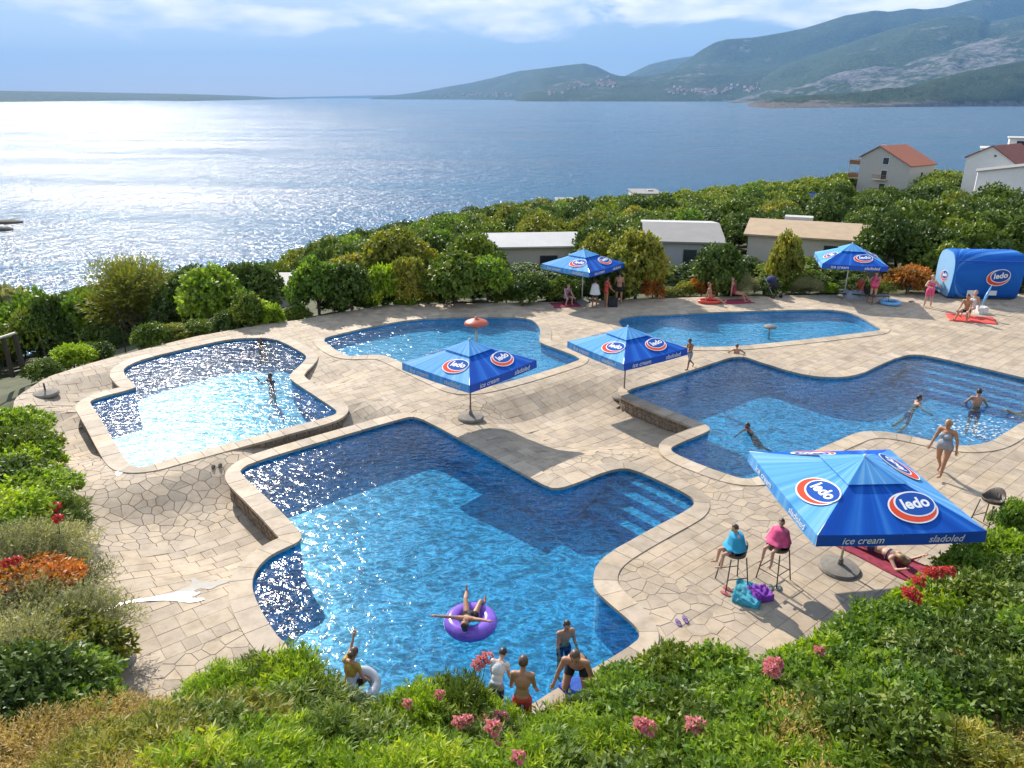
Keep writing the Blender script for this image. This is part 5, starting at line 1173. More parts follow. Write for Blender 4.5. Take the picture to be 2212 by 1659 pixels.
# ice cream kiosk
M['kiosk'] = canopy_mat('kiosk_skin', (0.008, 0.085, 0.46), (0.02, 0.17, 0.60), (0.16, 0.42, 0.80)); M['kiosk_end'] = canopy_mat('kiosk_end_skin', (0.02, 0.16, 0.60), (0.10, 0.40, 0.80), (0.45, 0.70, 0.90))
def kiosk():
    g = G(2050, 647); t = tag(empty('ice_cream_kiosk', (g.x, g.y, 0), R(-5)), 'closed rounded blue ice cream kiosk at the back right of the deck', 'kiosk')
    prof = [(0.22, 0.05), (0.10, 0.35), (0.02, 0.9), (0.0, 1.4), (0.05, 1.75), (0.16, 2.0), (0.36, 2.22), (0.62, 2.32), (1.45, 2.32), (1.75, 2.2), (1.95, 1.9), (2.02, 1.4), (2.0, 0.9), (1.9, 0.35), (1.8, 0.05)]
    n = len(prof); L = 3.35; st = [(-0.0, 0.93), (0.07, 0.985), (0.16, 1.0), (L - 0.16, 1.0), (L - 0.07, 0.985), (L, 0.93)]; v = []
    for x, k in st: v += [(x, 1.0 + (a - 1.0) * k, 1.1 + (b - 1.1) * (0.5 + 0.5 * k)) for a, b in prof]
    f = [(i * n + j, i * n + (j + 1) % n, (i + 1) * n + (j + 1) % n, (i + 1) * n + j) for i in range(len(st) - 1) for j in range(n)]
    b = mk('body', v, [tuple(reversed(q)) for q in f], M['kiosk'], t, True)
    mk('end_panel', [(-0.002, 1.0 + (a - 1.0) * 0.93, 1.1 + (b_ - 1.1) * 0.965) for a, b_ in prof], [tuple(reversed(range(n)))], M['kiosk_end'], t); mk('end_panel', [(L + 0.002, 1.0 + (a - 1.0) * 0.93, 1.1 + (b_ - 1.1) * 0.965) for a, b_ in prof], [tuple(range(n))], M['kiosk_end'], t)
    MB().box((L / 2, 1.0, 0.035), (L - 0.5, 1.6, 0.07)).build('plinth', M['dark_metal'], t)
    MB().tube([(0.05, -0.03, 1.98), (L - 0.05, -0.03, 1.98)], 0.03, 8).build('shutter_lip', M['val_deep'], t)
    for x in (1.05, 2.05): MB().box((x, 0.085, 0.36), (0.42, 0.02, 0.24)).build('notice', M['logo_white'], t)
    logo(b, Matrix.Translation((2.15, -0.05, 1.22)) @ Matrix.Rotation(R(90), 4, 'X') @ Matrix.Rotation(R(0), 4, 'Z'), 1.05)
    e = [o for o in t.children if o.name.startswith('end_panel')][0]
    logo(e, Matrix.Translation((-0.006, 0.95, 1.05)) @ Matrix.Rotation(R(-90), 4, 'Z') @ Matrix.Rotation(R(90), 4, 'X'), 0.72)
kiosk()
# mushroom shower in the paddling pool and spout in the back pool
M['red_paint'] = pmat('faded_red_paint', (0.50, 0.105, 0.055), 0.45, 0.15, 4)
g_ = G(1030, 768, -0.085); t_ = tag(empty('water_mushroom', (g_.x, g_.y, -0.5)), 'red mushroom shower standing in the paddling pool', 'fountain')
MB().tube([(0, 0, 0), (0, 0, 1.75)], 0.05, 12).build('post', M['grey_metal'], t_, True); MB().lathe([(0.05, 1.66), (0.47, 1.72), (0.49, 1.76), (0.42, 1.84), (0.22, 1.92), (0.06, 1.95), (0.05, 2.02), (0.01, 2.03)], 28).build('cap', M['red_paint'], t_, True)
g_ = G(1662, 716, -0.085); t_ = tag(empty('pool_spout', (g_.x, g_.y, -0.5)), 'small grey duck-shaped spout in the long back pool', 'fountain')
MB().tube([(0, 0, 0), (0, 0, 0.62)], 0.05, 10).build('post', M['grey_metal'], t_, True); MB().lathe([(0.06, 0.55), (0.30, 0.60), (0.27, 0.66), (0.12, 0.72), (0.03, 0.74)], 20).build('cap', M['concrete'], t_, True)
# gate posts and wire fence at the left
M['post_wood'] = pmat('weathered_dark_wood', (0.055, 0.045, 0.032), 0.9, 0.3, 8, 0.4)
def gate():
    a, b = G(28, 815, -0.2), G(52, 806, -0.2); t = tag(empty('gate_frame', tuple(a)), 'dark timber gate frame with pale rail at the left edge', 'gate')
    d = b - a; h = 1.55
    MB().box((0, 0, h / 2), (0.12, 0.12, h)).build('post', M['post_wood'], t); MB().box((d.x, d.y, h / 2), (0.14, 0.14, h)).build('post', M['post_wood'], t)
    MB().tube([(-d.x * 1.6, -d.y * 1.6, h + 0.03), (d.x * 1.05, d.y * 1.05, h + 0.03)], 0.05, 8).build('rail', M['cream_pole'], t); MB().tube([(0, 0, 0.2), (d.x, d.y, 0.15)], 0.025, 6).build('lower_rail', M['cream_pole'], t)
gate()
def fence():
    t = tag(empty('wire_fence', (0, 0, 0)), 'thin wire fence with slim posts below the left-hand trees', 'fence'); pts = []
    for x, y in [(90, 742), (180, 718), (260, 704), (345, 692), (430, 682), (545, 672), (640, 660)]:
        p = G(x, y - 4); z = lz(p.x, p.y); pts.append(Vector((p.x, p.y, z))); MB().tube([(p.x, p.y, z - 0.3), (p.x, p.y, z + 1.5)], 0.03, 6).build('post', M['post_wood'], t)
    for h in (0.4, 0.8, 1.2, 1.45): MB().tube([p + Vector((0, 0, h)) for p in pts], 0.006, 4).build('wire', M['dark_metal'], t)
fence()
# bar stools
M['stool'] = pmat('bronze_metal', (0.075, 0.058, 0.045), 0.5, 0.15, 8)
def make_stool():
    t = empty('bar_stool')
    c = {}
    for i, (sx, sy) in enumerate(((-1, -1), (1, -1), (1, 1), (-1, 1))):
        f = Vector((sx * 0.25, sy * 0.25, 0)); q = Vector((sx * 0.17, sy * 0.17, 0.74)); c[i] = (f, q); MB().tube([f, q], 0.014, 8).build('leg', M['stool'], t, True)
    for i in range(4):
        k = 0.32 + 0.06 * (i % 2); p = c[i][0].lerp(c[i][1], k); q = c[(i + 1) % 4][0].lerp(c[(i + 1) % 4][1], k); MB().tube([p, q], 0.011, 6).build('footrest', M['stool'], t)
    v = []; n = 20; prof = [(0.02, 0.735), (0.17, 0.74), (0.215, 0.765), (0.235, 0.83)]
    for r, z in prof:
        for k in range(n):
            a = 2 * PI * k / n; bk = max(0, math.sin(a)); v.append((r * 1.05 * math.cos(a), r * math.sin(a), z + (0.20 * bk ** 1.2 if r > 0.22 else 0)))
    m = len(prof); vi = [(x * 0.96, y * 0.96, z + 0.018) for x, y, z in v]; N = len(v)
    f = [(i * n + k, i * n + (k + 1) % n, (i + 1) * n + (k + 1) % n, (i + 1) * n + k) for i in range(m - 1) for k in range(n)]
    f2 = [tuple(q + N for q in reversed(t_)) for t_ in f]; rim = [((m - 1) * n + k, (m - 1) * n + (k + 1) % n, (m - 1) * n + (k + 1) % n + N, (m - 1) * n + k + N) for k in range(n)]
    mk('seat', v + vi, f + f2 + rim, M['stool'], t, True); return t
st0 = make_stool(); st0.location = G(1580, 1262); st0.rotation_euler.z = R(-80); tag(st0, 'bronze bar stool carrying the child wrapped in blue', 'bar stool', 'bar stools on the paving')
st1 = copy_tree(st0); st1.location = G(1670, 1250); st1.rotation_euler.z = R(-52); tag(st1, 'bronze bar stool carrying the child wrapped in pink', 'bar stool', 'bar stools on the paving')
st2 = copy_tree(st0); st2.location = G(2128, 1142); st2.rotation_euler.z = R(-70); tag(st2, 'empty dark bar stool at the right beyond the big parasol', 'bar stool', 'bar stools on the paving')
# soft things lying about
def cloth(name, label, cat, x, y, w, l, rz, mat, hgt=0.03, crumple=0.03, seed=1, z0=None):
    g = G(x, y); n = 16; v = []
    for j in range(n + 1):
        for i in range(n + 1):
            a, b = i / n - 0.5, j / n - 0.5; q = noise.fractal((a * 5 + seed, b * 5, seed), 1.0, 2.0, 4)
            ed = 1 + 0.12 * noise.noise((a * 3, b * 3, seed + 9)); v.append((a * w * ed, b * l * ed, hgt + crumple * q + crumple * 0.6))
    f = [(j * (n + 1) + i, j * (n + 1) + i + 1, (j + 1) * (n + 1) + i + 1, (j + 1) * (n + 1) + i) for j in range(n) for i in range(n)]
    per = [i for i in range(n + 1)] + [(j + 1) * (n + 1) - 1 for j in range(1, n + 1)] + [n * (n + 1) + i for i in range(n - 1, -1, -1)] + [j * (n + 1) for j in range(n - 1, 0, -1)]
    b = len(v); v += [(v[i][0], v[i][1], 0.001) for i in per]; m = len(per); f += [(per[(k + 1) % m], per[k], b + k, b + (k + 1) % m) for k in range(m)]
    o = mk(name, v, f, mat, smooth=True); o.location = (g.x, g.y, float(deck_z([(g.x, g.y)])[0]) if z0 is None else z0); o.rotation_euler.z = rz; return tag(o, label, cat)
def cm_(name, c, var=0.15, sc=6): return pmat(name, c, 0.9, var, sc, 0.3, 40)
M['c_teal'] = cm_('teal_cloth', (0.04, 0.27, 0.36), 0.6, 7); M['c_purple'] = cm_('purple_cloth', (0.19, 0.035, 0.34)); M['c_blue'] = cm_('turquoise_towel', (0.03, 0.33, 0.55)); M['c_pink'] = cm_('pink_towel', (0.72, 0.10, 0.24), 0.35, 12)
M['c_white'] = cm_('white_towel', (0.68, 0.68, 0.66)); M['c_red'] = cm_('red_cloth', (0.62, 0.07, 0.05)); M['c_navy'] = cm_('navy_cloth', (0.03, 0.035, 0.12)); M['c_grey'] = cm_('grey_cloth', (0.30, 0.33, 0.38)); M['c_black'] = cm_('black_cloth', (0.02, 0.02, 0.022)); M['c_yellow'] = cm_('yellow_print', (0.42, 0.29, 0.05), 0.5, 10); M['c_maroon'] = cm_('maroon_towel', (0.28, 0.03, 0.06), 0.5, 9); M['c_lilac'] = cm_('lilac_print', (0.36, 0.22, 0.34), 0.6, 14); M['c_cobalt'] = cm_('cobalt_mat', (0.03, 0.10, 0.45))
cloth('beach_towel', 'crumpled teal patterned towel beside the left bar stool', 'towel', 1615, 1287, 0.55, 0.75, R(-25), M['c_teal'], 0.05, 0.07, 3)
cloth('swim_shorts', 'purple garment dropped on the teal towel', 'clothing', 1642, 1288, 0.38, 0.42, R(15), M['c_purple'], 0.10, 0.07, 5)
cloth('beach_towel', 'maroon and blue towel spread under the sunbathing woman', 'towel', 1903, 1203, 0.85, 1.95, R(36), M['c_maroon'], 0.012, 0.012, 8)
cloth('swim_board', 'flat blue board on the pool edge before the leaning man', 'board', 1252, 1487, 0.42, 0.62, R(-60), M['c_cobalt'], 0.07, 0.006, 11)
def sandals(x, y, rz, c, lab):
    g = G(x, y); t = tag(empty('sandals', (g.x, g.y, max(float(deck_z([(g.x, g.y)])[0]), -0.3) + 0.004), rz), lab, 'sandals')
    m = cm_(lab[:10], c)
    for s, dx, a in ((-1, -0.07, 0.2), (1, 0.10, -0.35)):
        b = MB(); b.M = Matrix.Translation((dx, 0.03 * s, 0)) @ Matrix.Rotation(a, 4, 'Z'); b.lathe([(0.045, 0.0), (0.05, 0.012), (0.045, 0.024)], 12); b.v = [(p[0], p[1] * 1.0 + (p[1] - 0.03 * s) * 1.5, p[2]) for p in b.v]; so = b.build('sandal', m, t)
        MB().tube([(dx - 0.045, 0.03 * s, 0.02), (dx, 0.03 * s - 0.02, 0.06), (dx + 0.045, 0.03 * s, 0.02)], 0.008, 6).build('strap', m, so)
sandals(1568, 1279, R(40), (0.45, 0.12, 0.12), 'pair of pinkish-red sandals left of the teal towel'); sandals(1672, 1270, R(-20), (0.18, 0.22, 0.22), 'pair of grey-green sandals under the right bar stool'); sandals(1471, 1343, R(10), (0.20, 0.13, 0.28), 'pair of purple sandals on the crazy paving right of the large pool')
sandals(466, 1002, R(10), (0.03, 0.03, 0.03), 'dark sandals left by the far left corner of the large pool'); sandals(1968, 652, R(10), (0.06, 0.06, 0.07), 'dark shoes on the paving left of the woman in the pink wrap')
# puddle trickling over the left paving, wet and mirror smooth
def puddle(label, pts, z=0.008):
    m_ = M.get('wet') or pmat('spilt_water', (0.36, 0.33, 0.28), 0.27, 0.05, 3, 0.15, 9, spec=0.9); M['wet'] = m_
    P = [tuple(G(x, y)[:2]) for x, y in pts]; P = resample(chaikin(P, 2), 0.08)
    V, F = cdt_fill([P], lambda C: inside(C, P)); tag(mk('puddle', [(a, b, z + float(deck_z([(a, b)])[0])) for a, b in V], [tuple(f) for f in F], m_), label, 'puddle', kind='structure')
puddle('white shining puddle trickling across the ashlar paving at left', [(208, 1325), (232, 1312), (262, 1302), (290, 1294), (318, 1290), (345, 1280), (372, 1276), (388, 1262), (405, 1258), (412, 1240), (405, 1226), (418, 1222), (428, 1238), (452, 1242), (480, 1236), (502, 1238), (490, 1248), (468, 1256), (455, 1268), (440, 1264), (428, 1262), (412, 1275), (438, 1270), (428, 1282), (404, 1292), (448, 1290), (436, 1298), (410, 1302), (385, 1298), (352, 1296), (310, 1298), (280, 1302), (250, 1312), (222, 1326)])
puddle('small wet streak at the near corner of the left pool', [(246, 1022), (262, 1014), (268, 1020), (254, 1030)])
# van and tarpaulin in the wood
M['van_blue'] = pmat('van_paint', (0.03, 0.055, 0.16), 0.3, 0.08, 2); M['tarp'] = pmat('blue_tarpaulin', (0.03, 0.10, 0.42), 0.6, 0.2, 2); M['tyre'] = pmat('tyre_rubber', (0.025, 0.025, 0.025), 0.8, 0.1, 8)
def van():
    p = (45.0, 102.0); t = tag(empty('parked_van', (p[0], p[1], lz(*p)), R(60)), 'dark blue van parked among the trees below the gabled house', 'van')
    prof = [(-2.3, 0.35), (2.3, 0.35), (2.3, 1.0), (1.7, 1.15), (1.1, 2.2), (-2.3, 2.25)]; n = len(prof)
    v = [(a, -0.95, b) for a, b in prof] + [(a, 0.95, b) for a, b in prof]
    mk('body', v, [tuple(range(n)), tuple(reversed(range(n, 2 * n)))] + [(i, i + n, (i + 1) % n + n, (i + 1) % n) for i in range(n)], M['van_blue'], t)
    for s in (-1, 1):
        for x in (-1.4, 1.4):
            w = MB(); w.M = Matrix.Translation((x, s * 0.88, 0.33)) @ Matrix.Rotation(PI / 2, 4, 'X'); w.lathe([(0.33, -0.1), (0.33, 0.1)], 16); wh = w.build('wheel', M['tyre'], t)
        MB().box((0.55, s * 0.955, 1.7), (0.9, 0.02, 0.6)).build('window', M['glass_dark'], t); MB().box((-1.1, s * 0.955, 1.7), (1.6, 0.02, 0.6)).build('window', M['glass_dark'], t)
        MB().box((2.305, s * 0.65, 0.8), (0.02, 0.3, 0.2)).build('headlight', M['logo_white'], t)
van(); FOOT.append((45, 102, 1.5))
p_ = (47.6, 119.0); t_ = tag(empty('tarpaulin_shelter', (p_[0], p_[1], lz(*p_))), 'bright blue tarpaulin shelter glimpsed among the trees', 'shelter')
mk('sheet', [(-1.7, -1.3, 1.9), (1.7, -1.3, 1.9), (1.7, 0, 2.9), (-1.7, 0, 2.9), (-1.7, 1.3, 1.9), (1.7, 1.3, 1.9)], [(0, 1, 2, 3), (3, 2, 5, 4)], M['tarp'], t_)
for a in (-1.6, 1.6):
    for b in (-1.2, 1.2): MB().tube([(a, b, 0), (a, b, 1.95)], 0.04, 6).build('pole', M['grey_metal'], t_)
# rocks in the sea
M['rock'] = pmat('sea_rock', (0.10, 0.08, 0.06), 0.9, 0.3, 0.5, 0.6)
for x, y, w, lab in [(18, 481, 5.2, 'larger dark rock breaking the bright sea at the left edge'), (8, 497, 3.2, 'smaller dark rock below the larger one at the left edge')]:
    g = G(x, y, SEA); b = MB(); b.ell((0, 0, 0.2), (w, w * 0.6, 0.9), 18, 10); b.v = [(p[0] * (1 + 0.3 * noise.noise((p[0], p[1], p[2]))), p[1] * (1 + 0.3 * noise.noise((p[1], p[0], 5))), p[2] * (1 + 0.4 * noise.noise((p[0] * 0.7, 3, p[1])))) for p in b.v]
    o = b.build('sea_rock', M['rock'], None, True); o.location = g; tag(o, lab, 'rock')

# ------------------------------------------------------------------ people
def skinmat(name, c): return pmat(name, c, 0.5, 0.07, 6, spec=0.4)
SKIN = {'tan': skinmat('tanned_skin', (0.42, 0.215, 0.125)), 'light': skinmat('light_skin', (0.56, 0.33, 0.235)), 'brown': skinmat('brown_skin', (0.27, 0.13, 0.075))}
HAIR = {'dark': pmat('dark_hair', (0.025, 0.018, 0.014), 0.45, 0.3, 30), 'brown': pmat('brown_hair', (0.10, 0.055, 0.03), 0.45, 0.3, 30), 'blond': pmat('blond_hair', (0.36, 0.25, 0.13), 0.45, 0.25, 30), 'grey': pmat('grey_hair', (0.30, 0.28, 0.26), 0.5, 0.2, 30)}
M['eye'] = pmat('eye_dark', (0.02, 0.015, 0.012), 0.2); M['lip'] = pmat('lip', (0.36, 0.10, 0.08), 0.5)
def Rx(a): return Matrix.Rotation(R(a), 3, 'X')
def Ry(a): return Matrix.Rotation(R(a), 3, 'Y')
def Rz(a): return Matrix.Rotation(R(a), 3, 'Z')
def fk(p, fat):
    d = lambda k, v=0.0: p.get(k, v)
    J = {}; J['pelvis'] = Vector((0, 0, 0)); T0 = Rx(d('lean') * 0.5) @ Ry(d('side') * 0.5); T = Rx(d('lean')) @ Ry(d('side')) @ Rz(d('twist'))
    J['spine'] = T0 @ Vector((0, 0, 0.21)); J['chest'] = J['spine'] + T @ Vector((0, 0, 0.16)); J['neck'] = J['spine'] + T @ Vector((0, 0.01, 0.31)); TH = T @ Rx(d('nod')) @ Rz(d('turn'))
    J['head'] = J['neck'] + TH @ Vector((0, -0.025, 0.165)); J['T'] = T; J['TH'] = TH; J['T0'] = T0
    for s, c in ((1, 'l'), (-1, 'r')):
        J['sh' + c] = J['spine'] + T @ Vector((s * 0.165 * (0.5 + fat * 0.5), 0, 0.265)); a, b, e = R(d(c + 's', 4)), R(d(c + 'ab', 9)), R(d(c + 'e', 12)); b2 = R(d(c + 'fb', d(c + 'ab', 9) * 0.5))
        J['el' + c] = J['sh' + c] + T @ Vector((s * math.sin(b), -math.sin(a) * math.cos(b), -math.cos(a) * math.cos(b))) * 0.285
        fd = T @ Vector((s * math.sin(b2), -math.sin(a + e) * math.cos(b2), -math.cos(a + e) * math.cos(b2))); J['wr' + c] = J['el' + c] + fd * 0.25; J['fd' + c] = fd
        J['hp' + c] = Vector((s * 0.088 * fat, 0, -0.02)); a, b, k = R(d(c + 'h', 0)), R(d(c + 'ha', 3)), R(d(c + 'k', 3)); b3 = R(d(c + 'ka', d(c + 'ha', 3) * 0.6))
        J['kn' + c] = J['hp' + c] + Vector((s * math.sin(b), -math.sin(a) * math.cos(b), -math.cos(a) * math.cos(b))) * 0.42
        sd = Vector((s * math.sin(b3), -math.sin(a - k) * math.cos(b3), -math.cos(a - k) * math.cos(b3))); J['an' + c] = J['kn' + c] + sd * 0.41
        fa = R(d(c + 'f', 90)); ft = a - k; J['to' + c] = J['an' + c] + Vector((0, -math.sin(ft + fa), -math.cos(ft + fa))) * 0.16
    return J
PEOPLE = []
def person(label, loc, h, pose, skin='tan', hair='dark', wear=(), yaw=0.0, pitch=0.0, roll=0.0, mode='feet', fat=1.0, hairlen=0.0, female=False, towel=None):
    PEOPLE.append(dict(label=label, loc=Vector(loc), h=h, pose=pose, skin=skin, hair=hair, wear=wear, yaw=yaw, pitch=pitch, roll=roll, mode=mode, fat=fat, hairlen=hairlen, female=female, towel=towel))
ZONES = {'trunks': {'pelvis': (0, 1), 'thigh': (0, 0.5), 'abd': (0, 0.25)}, 'shorts': {'pelvis': (0, 1), 'thigh': (0, 0.75), 'abd': (0, 0.3)}, 'briefs': {'pelvis': (0, 1), 'thigh': (0, 0.10), 'abd': (0, 0.1)}, 'top': {'chest': (0.25, 0.6)}, 'strap': {'chest': (0.38, 0.52)}, 'swimsuit': {'pelvis': (0, 1), 'thigh': (0, 0.12), 'abd': (0, 1), 'chest': (0, 0.72)}, 'shirt': {'abd': (0, 1), 'chest': (0, 0.95), 'uarm': (0, 0.45), 'pelvis': (0, 1)}, 'dress': {'abd': (0, 1), 'chest': (0, 0.7), 'pelvis': (0, 1), 'thigh': (0, 0.7)}}
def capsule(b, p, q, r1, r2, n=10):
    p, q = Vector(p), Vector(q); d = q - p; L = max(d.length, 1e-4); z = d / L; ref = Vector((1, 0, 0)) if abs(z.x) < 0.8 else Vector((0, 1, 0)); x = (ref - z * ref.dot(z)).normalized(); y = z.cross(x)
    rings = [(-r1 * 0.98, r1 * 0.2), (-r1 * 0.7, r1 * 0.71), (0, r1), (L * 0.5, (r1 + r2) / 2), (L, r2), (L + r2 * 0.7, r2 * 0.71), (L + r2 * 0.98, r2 * 0.2)]; v = []
    for t, r in rings:
        for k in range(n): a = 2 * PI * k / n; v.append(p + z * t + (x * math.cos(a) + y * math.sin(a)) * r)
    f = [(i * n + k, i * n + (k + 1) % n, (i + 1) * n + (k + 1) % n, (i + 1) * n + k) for i in range(len(rings) - 1) for k in range(n)]
    b.add(v, f + [tuple(range(n - 1, -1, -1)), tuple(range((len(rings) - 1) * n, len(rings) * n))])
def flush_people():
    tmp = []
    for P in PEOPLE:
        fat, fem = P['fat'], P['female']; J = fk(P['pose'], fat); b = MB(); T, T0, TH = J['T'], J['T0'], J['TH']
        b.ell(J['pelvis'] + Vector((0, 0.01, 0.02)), (0.150 * fat * (1.1 if fem else 1), 0.105 * fat, 0.115), rot=None)
        b.ell(J['pelvis'].lerp(J['spine'], 0.6), (0.128 * fat, 0.09 * fat ** 1.3, 0.15), rot=T0); b.ell(J['spine'] + T @ Vector((0, 0, 0.13)), (0.148 * (0.6 + 0.4 * fat) * (0.92 if fem else 1.05), 0.105 * fat, 0.175), rot=T)
        if fat > 1.1: b.ell(J['pelvis'].lerp(J['spine'], 0.5) + T0 @ Vector((0, -0.05 * fat, 0)), (0.13 * fat, 0.10 * fat, 0.13), rot=T0)
        capsule(b, J['shl'], J['shr'], 0.062, 0.062); capsule(b, J['neck'] - T @ Vector((0, 0, 0.06)), J['head'], 0.055, 0.05)
        if fem:
            for s in (1, -1): b.ell(J['spine'] + T @ Vector((s * 0.07, -0.085 * fat, 0.13)), (0.055 * fat, 0.05 * fat, 0.055), rot=T)
        b.ell(J['head'] + TH @ Vector((0, 0.008, 0.02)), (0.076, 0.096, 0.105), 14, 10, rot=TH); b.ell(J['head'] + TH @ Vector((0, -0.022, -0.06)), (0.055, 0.066, 0.062), rot=TH)
        capsule(b, J['head'] + TH @ Vector((0, -0.092, 0.012)), J['head'] + TH @ Vector((0, -0.108, -0.022)), 0.013, 0.018, 8)
        for s in (1, -1): b.ell(J['head'] + TH @ Vector((s * 0.08, 0.01, -0.005)), (0.014, 0.024, 0.034), 8, 6, rot=TH)
        for s, c in ((1, 'l'), (-1, 'r')):
            capsule(b, J['sh' + c], J['el' + c], 0.05 * fat ** 0.6, 0.039 * fat ** 0.5); capsule(b, J['el' + c], J['wr' + c], 0.039 * fat ** 0.5, 0.027); capsule(b, J['wr' + c], J['wr' + c] + J['fd' + c] * 0.07, 0.03, 0.034)
            capsule(b, J['hp' + c], J['kn' + c], 0.083 * fat ** 0.8, 0.053 * fat ** 0.5); capsule(b, J['kn' + c], J['an' + c], 0.055 * fat ** 0.5, 0.034); m = J['kn' + c].lerp(J['an' + c], 0.28); capsule(b, m, m.lerp(J['an' + c], 0.25), 0.052, 0.046)
            capsule(b, J['an' + c], J['to' + c], 0.036, 0.026)
        me = mesh('tmp', b.v, b.f); o = bpy.data.objects.new('tmp', me); COL.objects.link(o); r = o.modifiers.new('r', 'REMESH'); r.mode = 'VOXEL'; r.voxel_size = 0.015; s_ = o.modifiers.new('s', 'SMOOTH'); s_.factor = 0.5; s_.iterations = 3
        P['J'] = J; tmp.append(o)
    bpy.context.view_layer.update(); dg = bpy.context.evaluated_depsgraph_get()
    for P, o in zip(PEOPLE, tmp): P['me'] = bpy.data.meshes.new_from_object(o.evaluated_get(dg))
    for o in tmp: bpy.data.objects.remove(o)
    for P in PEOPLE:
        J, me = P['J'], P['me']; sc = P['h'] / 1.70
        Rm = Rz(P['yaw']) @ Ry(P['roll']) @ Rx(P['pitch'])
        n = len(me.vertices); co = np.zeros(n * 3, np.float32); me.vertices.foreach_get('co', co); V = co.reshape(-1, 3).astype(float); nr = np.zeros(n * 3, np.float32); me.vertices.foreach_get('normal', nr); NV = nr.reshape(-1, 3)
        polys = [tuple(p.vertices) for p in me.polygons]
        # fingers: four of unequal length and a thumb off the side of the palm
        hb_ = MB()
        for s, c in ((1, 'l'), (-1, 'r')):
            fd = J['fd' + c].normalized(); up = (J['T'] @ Vector((0, -1, 0))); side = fd.cross(up); side = side.normalized() if side.length > 0.05 else Vector((1, 0, 0)); pn = side.cross(fd).normalized(); w = J['wr' + c] + fd * 0.085
            for i, L in enumerate((0.058, 0.07, 0.066, 0.05)):
                a = w + side * (i - 1.5) * 0.019; q = a + fd * L * 0.55 + side * (i - 1.5) * 0.003; hb_.tube([a, q, q + (fd * 0.8 + pn * 0.35) * L * 0.5], [0.0095, 0.0085, 0.006], 6)
            a = J['wr' + c] + fd * 0.035 - side * 0.03 * s; q = a + (fd * 0.6 - side * 0.75 * s) * 0.04; hb_.tube([a, q, q + (fd * 0.9 - side * 0.2 * s) * 0.03], [0.012, 0.0105, 0.007], 6)
        allv = [Rm @ (Vector(p) * sc) for p in V]; body_v = allv + [Rm @ (Vector(p) * sc) for p in hb_.v]; body_f = polys + [tuple(i + n for i in f) for f in hb_.f]
        zmin = min(p.z for p in body_v); off = Vector((0, 0, -zmin)) if P['mode'] == 'feet' else Vector((0, 0, 0))
        root = empty('person', P['loc'] + off); tag(root, P['label'], 'person')
        P['root'] = root
        mk('body', body_v, body_f, SKIN[P['skin']], root, True)
        # nearest bone of every vertex, for the clothes
        bones = [('pelvis', J['hpl'], J['hpr'], 0.10), ('abd', J['pelvis'], J['spine'], 0.12), ('chest', J['spine'], J['neck'], 0.13), ('head', J['head'] - J['TH'] @ Vector((0, 0, 0.08)), J['head'] + J['TH'] @ Vector((0, 0, 0.05)), 0.08)]
        for c in 'lr': bones += [('uarm', J['sh' + c], J['el' + c], 0.05), ('farm', J['el' + c], J['wr' + c] + J['fd' + c] * 0.1, 0.035), ('thigh', J['hp' + c], J['kn' + c], 0.075), ('shin', J['kn' + c], J['an' + c], 0.05), ('foot', J['an' + c], J['to' + c], 0.035)]
        best = np.full(n, 1e9); bi = np.zeros(n, int); bt = np.zeros(n)
        for i, (nm, p, q, r) in enumerate(bones):
            p, q = np.array(p), np.array(q); d = q - p; t = np.clip(((V - p) @ d) / (d @ d), 0, 1); ds = np.linalg.norm(V - p - t[:, None] * d, axis=1) - r; k = ds < best; best[k] = ds[k]; bi[k] = i; bt[k] = t[k]
        names = np.array([b_[0] for b_ in bones])[bi]
        for zone, colm, partname in P['wear']:
            ok = np.zeros(n, bool)
            for zn, (a0, a1) in ZONES[zone].items(): ok |= (names == zn) & (bt >= a0 - 1e-6) & (bt <= a1)
            fs = [f for f in polys if all(ok[i] for i in f)]
            if not fs: continue
            idx = sorted({i for f in fs for i in f}); mp2 = {a: b_ for b_, a in enumerate(idx)}; th = 0.011
            gv = [Rm @ ((Vector(V[i]) + Vector(NV[i]) * th) * sc) for i in idx]; mk(partname, gv, [tuple(mp2[i] for i in f) for f in fs], M[colm], root, True)
        TH = J['TH']; hd = J['head']
        # hair cap with an open face, plus a fall of hair when it is long
        hv = []; hf = []; nn, mm = 16, 10
        for i in range(mm + 1):
            t = PI * i / mm
            for k in range(nn):
                a = 2 * PI * k / nn; wv = 1 + 0.04 * math.sin(5 * a + i); q = Vector((0.088 * math.sin(t) * math.cos(a) * wv, 0.107 * math.sin(t) * math.sin(a) * wv, 0.116 * math.cos(t))); hv.append(Rm @ ((hd + TH @ (q + Vector((0, 0.014, 0.028)))) * sc))
        for i in range(mm):
            for k in range(nn):
                a = 2 * PI * (k + 0.5) / nn; t = PI * (i + 0.5) / mm; y = math.sin(t) * math.sin(a); z = math.cos(t)
                if (y < -0.25 and z < 0.52) or z < -0.62 or (y < 0.25 and z < -0.1): continue
                hf.append((i * nn + k, (i + 1) * nn + k, (i + 1) * nn + (k + 1) % nn, i * nn + (k + 1) % nn))
        mk('hair', hv, hf, HAIR[P['hair']], root, True)
        if P['hairlen'] > 0:
            lb_ = MB(); a = hd + TH @ Vector((0, 0.075, 0.03)); e = a + (J['T'] @ Vector((0, 0.05, -P['hairlen']))); lb_.tube([a, a.lerp(e, 0.4) + J['T'] @ Vector((0, 0.03, 0)), e], [0.07, 0.075, 0.03], 10); lb_.v = [tuple(Rm @ (Vector(q) * sc)) for q in lb_.v]; lb_.build('long_hair', HAIR[P['hair']], root, True)
